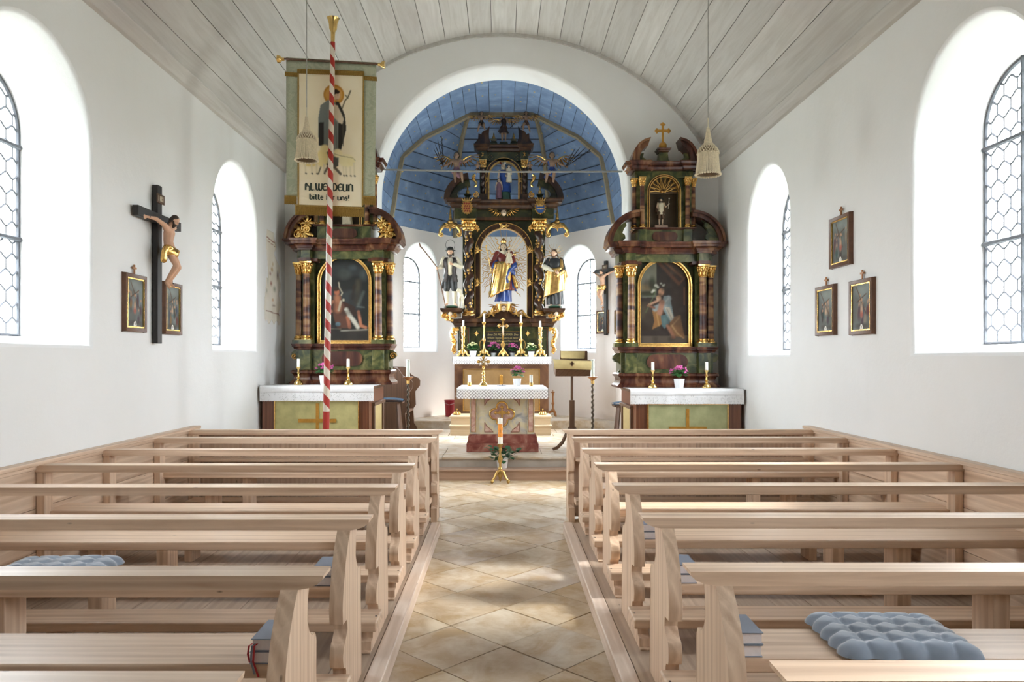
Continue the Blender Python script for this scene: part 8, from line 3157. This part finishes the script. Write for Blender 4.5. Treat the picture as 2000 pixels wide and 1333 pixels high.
b = MB(); b.lathe([(.033, .005), (.034, 1.0), (.030, 3.0), (.025, 4.95)], PB.x, PB.y, 0, 18); obj('pole', b, stripe_mat(), bn, sharp=80)
b = MB(); b.lathe([(.020, 4.93), (.022, 5.02), (.024, 5.06), (.040, 5.09), (.044, 5.14), (.058, 5.19), (.066, 5.205), (.05, 5.205), (.02, 5.19)], PB.x, PB.y, 0, 20); obj('finial', b, M['brass'], bn)
yc = PB.y + .075
cl = lambda px, py, dy=0: Vector((PX(px, yc + dy), yc + dy, PZ(py, yc + dy)))
# cross bar with trumpet ends
p0, p1 = cl(556, 116), cl(738, 126)
b = MB(); b.tube([p0 + Vector((0, -.012, 0)), p1 + Vector((0, -.012, 0))], .012, 8); b.tube([Vector((PB.x + .08, PB.y, (p0.z + p1.z) / 2)), Vector((PB.x + .08, yc, (p0.z + p1.z) / 2))], .012, 6); b.xf(rinv); obj('cross_bar', b, M['dark_wood'], bn)
for p, s in ((p0, -1), (p1, 1)):
    b = MB()
    d = Vector((s, 0, -.05 * s)).normalized()
    b.tube([p, p + d * .03, p + d * .045, p + d * .075], [.014, .018, .034, .042], 12); b.xf(rinv); obj('bar_finial', b, M['brass'], bn)


def cloth_quad(name, c4, mat, th=.004, nx=16, nz=24, wob=.008, ph=0.0, parent=None):
    tl, tr, br, bl = c4
    rings = []
    for j in range(nz + 1):
        v = j / nz
        rings.append([lerp(lerp(tl, tr, i / nx), lerp(bl, br, i / nx), v) + Vector((0, wob * v * math.sin(i / nx * 7 + ph + v), 0)) if False else
                      Vector(lerp(lerp(tl, tr, i / nx), lerp(bl, br, i / nx), v)) + Vector((0, wob * v * math.sin(i / nx * 7 + ph + v), 0)) for i in range(nx + 1)])
    b = MB(); b.loft(rings, False, False); b.xf(rinv)
    o = obj(name, b, mat, parent or bn, sharp=80)
    so = o.modifiers.new('t', 'SOLIDIFY'); so.thickness = th; so.offset = 1
    return o


def damask():
    m, nt, b = new_mat('sage_damask')
    v = coords(nt, (1, 1, 1))
    n = noise(nt, v, 9, 3, .5, 2.2)
    nt.links.new(ramp(nt, n, [(.42, lin((164, 170, 146))), (.52, lin((182, 186, 162))), (.6, lin((172, 177, 152)))]), b.inputs['Base Color'])
    b.inputs['Roughness'].default_value = .6
    return m


M['sage'] = damask()
M['fringe'] = plain('gold_fringe', lin((158, 126, 58)), .65, .1, .25, 90, .4)
cloth_quad('sage_ground', [cl(559, 112), cl(735, 122), cl(732, 385), cl(559, 384)], M['sage'])
# painted middle panel
tl, tr, br, bl = cl(583, 142, -.012), cl(711, 147, -.012), cl(707, 404, -.012), cl(583, 400, -.012)
cv = Canvas(140, 286, (240, 227, 196), 2.04, 3)
cv.mottle((230, 214, 178), 8, .35); cv.mottle((246, 238, 216), 14, .3)
U_ = lambda x: (x - 192) / 386.0
V_ = lambda y: 1 - (y - 432) / 788.0
Q = lambda *a: [(U_(x), V_(y)) for x, y in a]
cv.ell(U_(401), V_(556), .165, .165, (190, 136, 56), 1, .06); cv.ell(U_(401), V_(556), .135, .135, (208, 158, 84), 1, .08)
cv.line([(U_(500), V_(528)), (U_(484), V_(570)), (U_(468), V_(588)), (U_(402), V_(770)), (U_(312), V_(1032))], .013, (112, 106, 84)); cv.line([(U_(470), V_(555)), (U_(484), V_(574))], .011, (112, 106, 84))
cv.poly(Q((322, 622), (366, 588), (408, 600), (440, 700), (440, 900), (312, 862), (310, 700)), (122, 128, 124))
cv.poly(Q((312, 726), (342, 722), (344, 862), (314, 862)), (52, 50, 48)); cv.poly(Q((366, 640), (430, 690), (436, 960), (372, 960)), (138, 142, 134))
cv.line([(U_(384), V_(640)), (U_(392), V_(940))], .012, (96, 102, 100), .8); cv.line([(U_(416), V_(720)), (U_(424), V_(940))], .012, (104, 108, 104), .8)
cv.poly(Q((410, 596), (430, 596), (468, 672), (478, 760), (446, 892), (428, 884), (430, 700)), (58, 56, 52))
cv.line([(U_(456), V_(680)), (U_(460), V_(860))], .010, (88, 84, 76), .8)
cv.poly(Q((396, 610), (424, 620), (462, 700), (452, 732), (400, 690)), (220, 206, 178)); cv.ell(U_(440), V_(708), .05, .05, (226, 212, 186), 1, .3)
cv.ell(U_(418), V_(560), .058, .075, (218, 190, 158), 1, .2); cv.poly(Q((396, 560), (396, 530), (414, 520), (438, 536), (430, 548), (406, 552), (404, 580)), (60, 48, 38))
cv.ell(U_(425), V_(558), .008, .006, (50, 40, 34)); cv.line([(U_(416), V_(585)), (U_(426), V_(584))], .006, (150, 90, 80))
cv.poly(Q((340, 880), (385, 870), (384, 1000), (346, 965)), (46, 44, 42)); cv.poly(Q((396, 900), (428, 900), (432, 980), (402, 1000)), (90, 90, 84))
for x0, x1, col in ((335, 350, (238, 222, 160)), (480, 470, (236, 224, 176))):
    cv.ell(U_(x0), V_(938 if x0 < 400 else 948), .13 if x0 > 400 else .10, .15 if x0 < 400 else .11, col, 1, .2)
cv.ell(U_(350), V_(880), .08, .07, (238, 224, 166), 1, .3); cv.ell(U_(428), V_(905), .085, .075, (238, 226, 180), 1, .25); cv.ell(U_(262), V_(975), .13, .05, (226, 204, 132), .9, .4)
cv.ell(U_(508), V_(950), .07, .09, (234, 220, 168), 1, .3)
for x, y0, y1 in ((232, 975, 1030), (270, 975, 1030), (300, 975, 1030), (345, 975, 1028), (462, 985, 1036), (478, 985, 1036), (503, 985, 1036), (526, 960, 1036)):
    cv.line([(U_(x), V_(y0)), (U_(x + 3), V_(y1))], .016, (224, 212, 178), 1); cv.line([(U_(x + 3), V_(y1)), (U_(x + 7), V_(y1 + 3))], .013, (70, 64, 52))
cv.line([(U_(372), V_(900)), (U_(446), V_(920)), (U_(520), V_(930)), (U_(534), V_(945))], .005, (96, 86, 60), .8)
cv.line([(U_(400), V_(980)), (U_(446), V_(1028))], .026, (112, 104, 90)); cv.line([(U_(372), V_(985)), (U_(352), V_(1020))], .022, (112, 104, 90))


def pplace(u, v, off=0.0):
    p = Vector(lerp(lerp(bl, br, u), lerp(tl, tr, u), v)) + Vector((0, off + .004 * (1 - v) * math.sin(u * 7 + 1), 0))
    return (rinv @ p) - PB


cv.soften(1)
me = cv.mesh('painted_panel', lambda u, v: tuple(pplace(u, v)))
pp_ = obj('painted_panel', None, M['print'], bn, me=me)
# lettering: broad pen strokes
GL = {'H': (.62, [[(0, 0), (0, .78), (.12, 1), (.02, .86)], [(0, .52), (.3, .62), (.5, .48), (.52, 0), (.42, -.08)], [(-.08, .78), (.3, .80)]]), 'L': (.46, [[(.06, 1), (.04, .1), (.14, 0), (.40, .06)]]), '.': (.22, [[(.06, 0), (.08, .05)]]),
      'W': (.86, [[(0, 1), (.06, .12), (.18, 0), (.36, .12), (.40, .96)], [(.40, .3), (.50, 0), (.66, .04), (.76, .3), (.78, .98)]]), 'E': (.6, [[(.5, .88), (.34, 1), (.08, .8), (.04, .3), (.2, .02), (.5, .1)], [(.06, .52), (.46, .54)]]),
      'N': (.66, [[(.04, 0), (.05, .96)], [(.05, .8), (.26, 1), (.5, .86), (.53, 0)]]), 'D': (.66, [[(.06, .04), (.06, .97)], [(.0, 1), (.34, .98), (.56, .6), (.46, .14), (.2, 0), (.04, .03)]]), 'I': (.26, [[(.06, 0), (.06, .98)]]),
      'b': (.6, [[(.04, 1), (.04, .05)], [(.04, .5), (.28, .62), (.46, .4), (.36, .05), (.04, .03)]]), 'i': (.26, [[(.06, 0), (.06, .6)], [(.06, .82), (.08, .88)]]), 't': (.42, [[(.12, .9), (.12, .1), (.26, 0), (.36, .06)], [(0, .62), (.34, .62)]]),
      'e': (.54, [[(.06, .34), (.42, .36), (.36, .58), (.18, .62), (.04, .3), (.16, .02), (.42, .08)]]), 'f': (.42, [[(.36, .96), (.16, .92), (.12, 0)], [(0, .6), (.32, .6)]]), 'u': (.58, [[(.04, .62), (.06, .1), (.2, 0), (.4, .12)], [(.44, .62), (.44, 0)]]),
      'ü': (.58, [[(.04, .62), (.06, .1), (.2, 0), (.4, .12)], [(.44, .62), (.44, 0)], [(.12, .82), (.14, .87)], [(.34, .82), (.36, .87)]]), 'r': (.44, [[(.06, 0), (.06, .62)], [(.06, .48), (.22, .64), (.36, .58)]]), 'n': (.58, [[(.05, 0), (.05, .62)], [(.05, .48), (.24, .64), (.42, .5), (.43, 0)]]),
      's': (.46, [[(.36, .56), (.16, .62), (.06, .46), (.34, .22), (.26, .02), (.02, .06)]]), '!': (.26, [[(.1, .3), (.14, .95)], [(.08, 0), (.09, .06)]]), ' ': (.36, [])}
M['letter'] = plain('dark_letter_paint', lin((56, 64, 54)), .8, 0, .05)


def write(txt, u0, u1, v0, v1, wd):
    tot = sum(GL[ch][0] for ch in txt)
    x = 0
    for ch in txt:
        adv, strokes = GL[ch]
        b = MB()
        for s_ in strokes:
            pts = [(u0 + (u1 - u0) * (x + p[0]) / tot, v0 + (v1 - v0) * p[1]) for p in s_]
            L_, R_ = [], []
            for i, p in enumerate(pts):
                q0, q1 = pts[max(0, i - 1)], pts[min(len(pts) - 1, i + 1)]
                dx, dy = (q1[0] - q0[0]), (q1[1] - q0[1]) * 2.04
                l_ = math.hypot(dx, dy) + 1e-9
                w_ = wd * (.62 + .5 * abs(dy) / l_)
                L_.append((p[0] - dy / l_ * w_, p[1] + dx / l_ * w_ / 2.04)); R_.append((p[0] + dy / l_ * w_, p[1] - dx / l_ * w_ / 2.04))
            b.loft([[tuple(pplace(u, v, -.0025) + PB) for u, v in L_], [tuple(pplace(u, v, -.0025) + PB) for u, v in R_]], False, False)
        if b.v:
            obj('letter', b, M['letter'], pp_)
        x += adv


write('HL.WENDELIN', U_(235), U_(526), V_(1131), V_(1088), .0125)
write('bitte für uns!', U_(260), U_(502), V_(1186), V_(1152), .0105)


def fringe(name, a, b_, h, n, dy=-.006):
    """gold braid with hanging threads between two points"""
    mb = MB()
    a, b_ = Vector(a), Vector(b_)
    rings = []
    for j, f in enumerate((0, .18, .22, 1.0)):
        ring = []
        for i in range(n * 2 + 1):
            p = a + (b_ - a) * i / (n * 2)
            off = (.004 if i % 2 else -.004) if j > 1 else -.004
            ring.append(p + Vector((0, dy + off, -h * f * (1 if j < 3 else 1 + .03 * math.sin(i * 1.7)))))
        rings.append(ring)
    mb.loft(rings, False, False)
    mb.xf(rinv)
    o = obj(name, mb, M['fringe'], bn, sharp=20)
    so = o.modifiers.new('t', 'SOLIDIFY'); so.thickness = .004; so.offset = 0
    return o


k7 = (yc) / FPX
fringe('bottom_fringe', cl(577, 400), cl(711, 405), 20 * k7, 60)
fringe('side_fringe', cl(556, 382), cl(580, 383), 17 * k7, 12)
fringe('side_fringe', cl(709, 383), cl(734, 384), 17 * k7, 12)
fringe('top_fringe', cl(581, 135, -.014), cl(711, 140, -.014), 9 * k7, 60)
fringe('top_fringe', cl(557, 141), cl(583, 143), 8 * k7, 12)
fringe('top_fringe', cl(710, 149), cl(736, 151), 8 * k7, 12)
for xa, xb in ((581, 584), (708.5, 711.5)):
    b = MB(); b.loft([[cl(xa, 142, -.016), cl(xb, 142, -.016)], [cl(xa - (2 if xa > 600 else 0), 402, -.016), cl(xb - (2 if xa > 600 else 0), 402, -.016)]], False, False); b.xf(rinv); obj('gold_braid', b, M['fringe'], bn)
bn.rotation_euler = (0, TILT, 0)
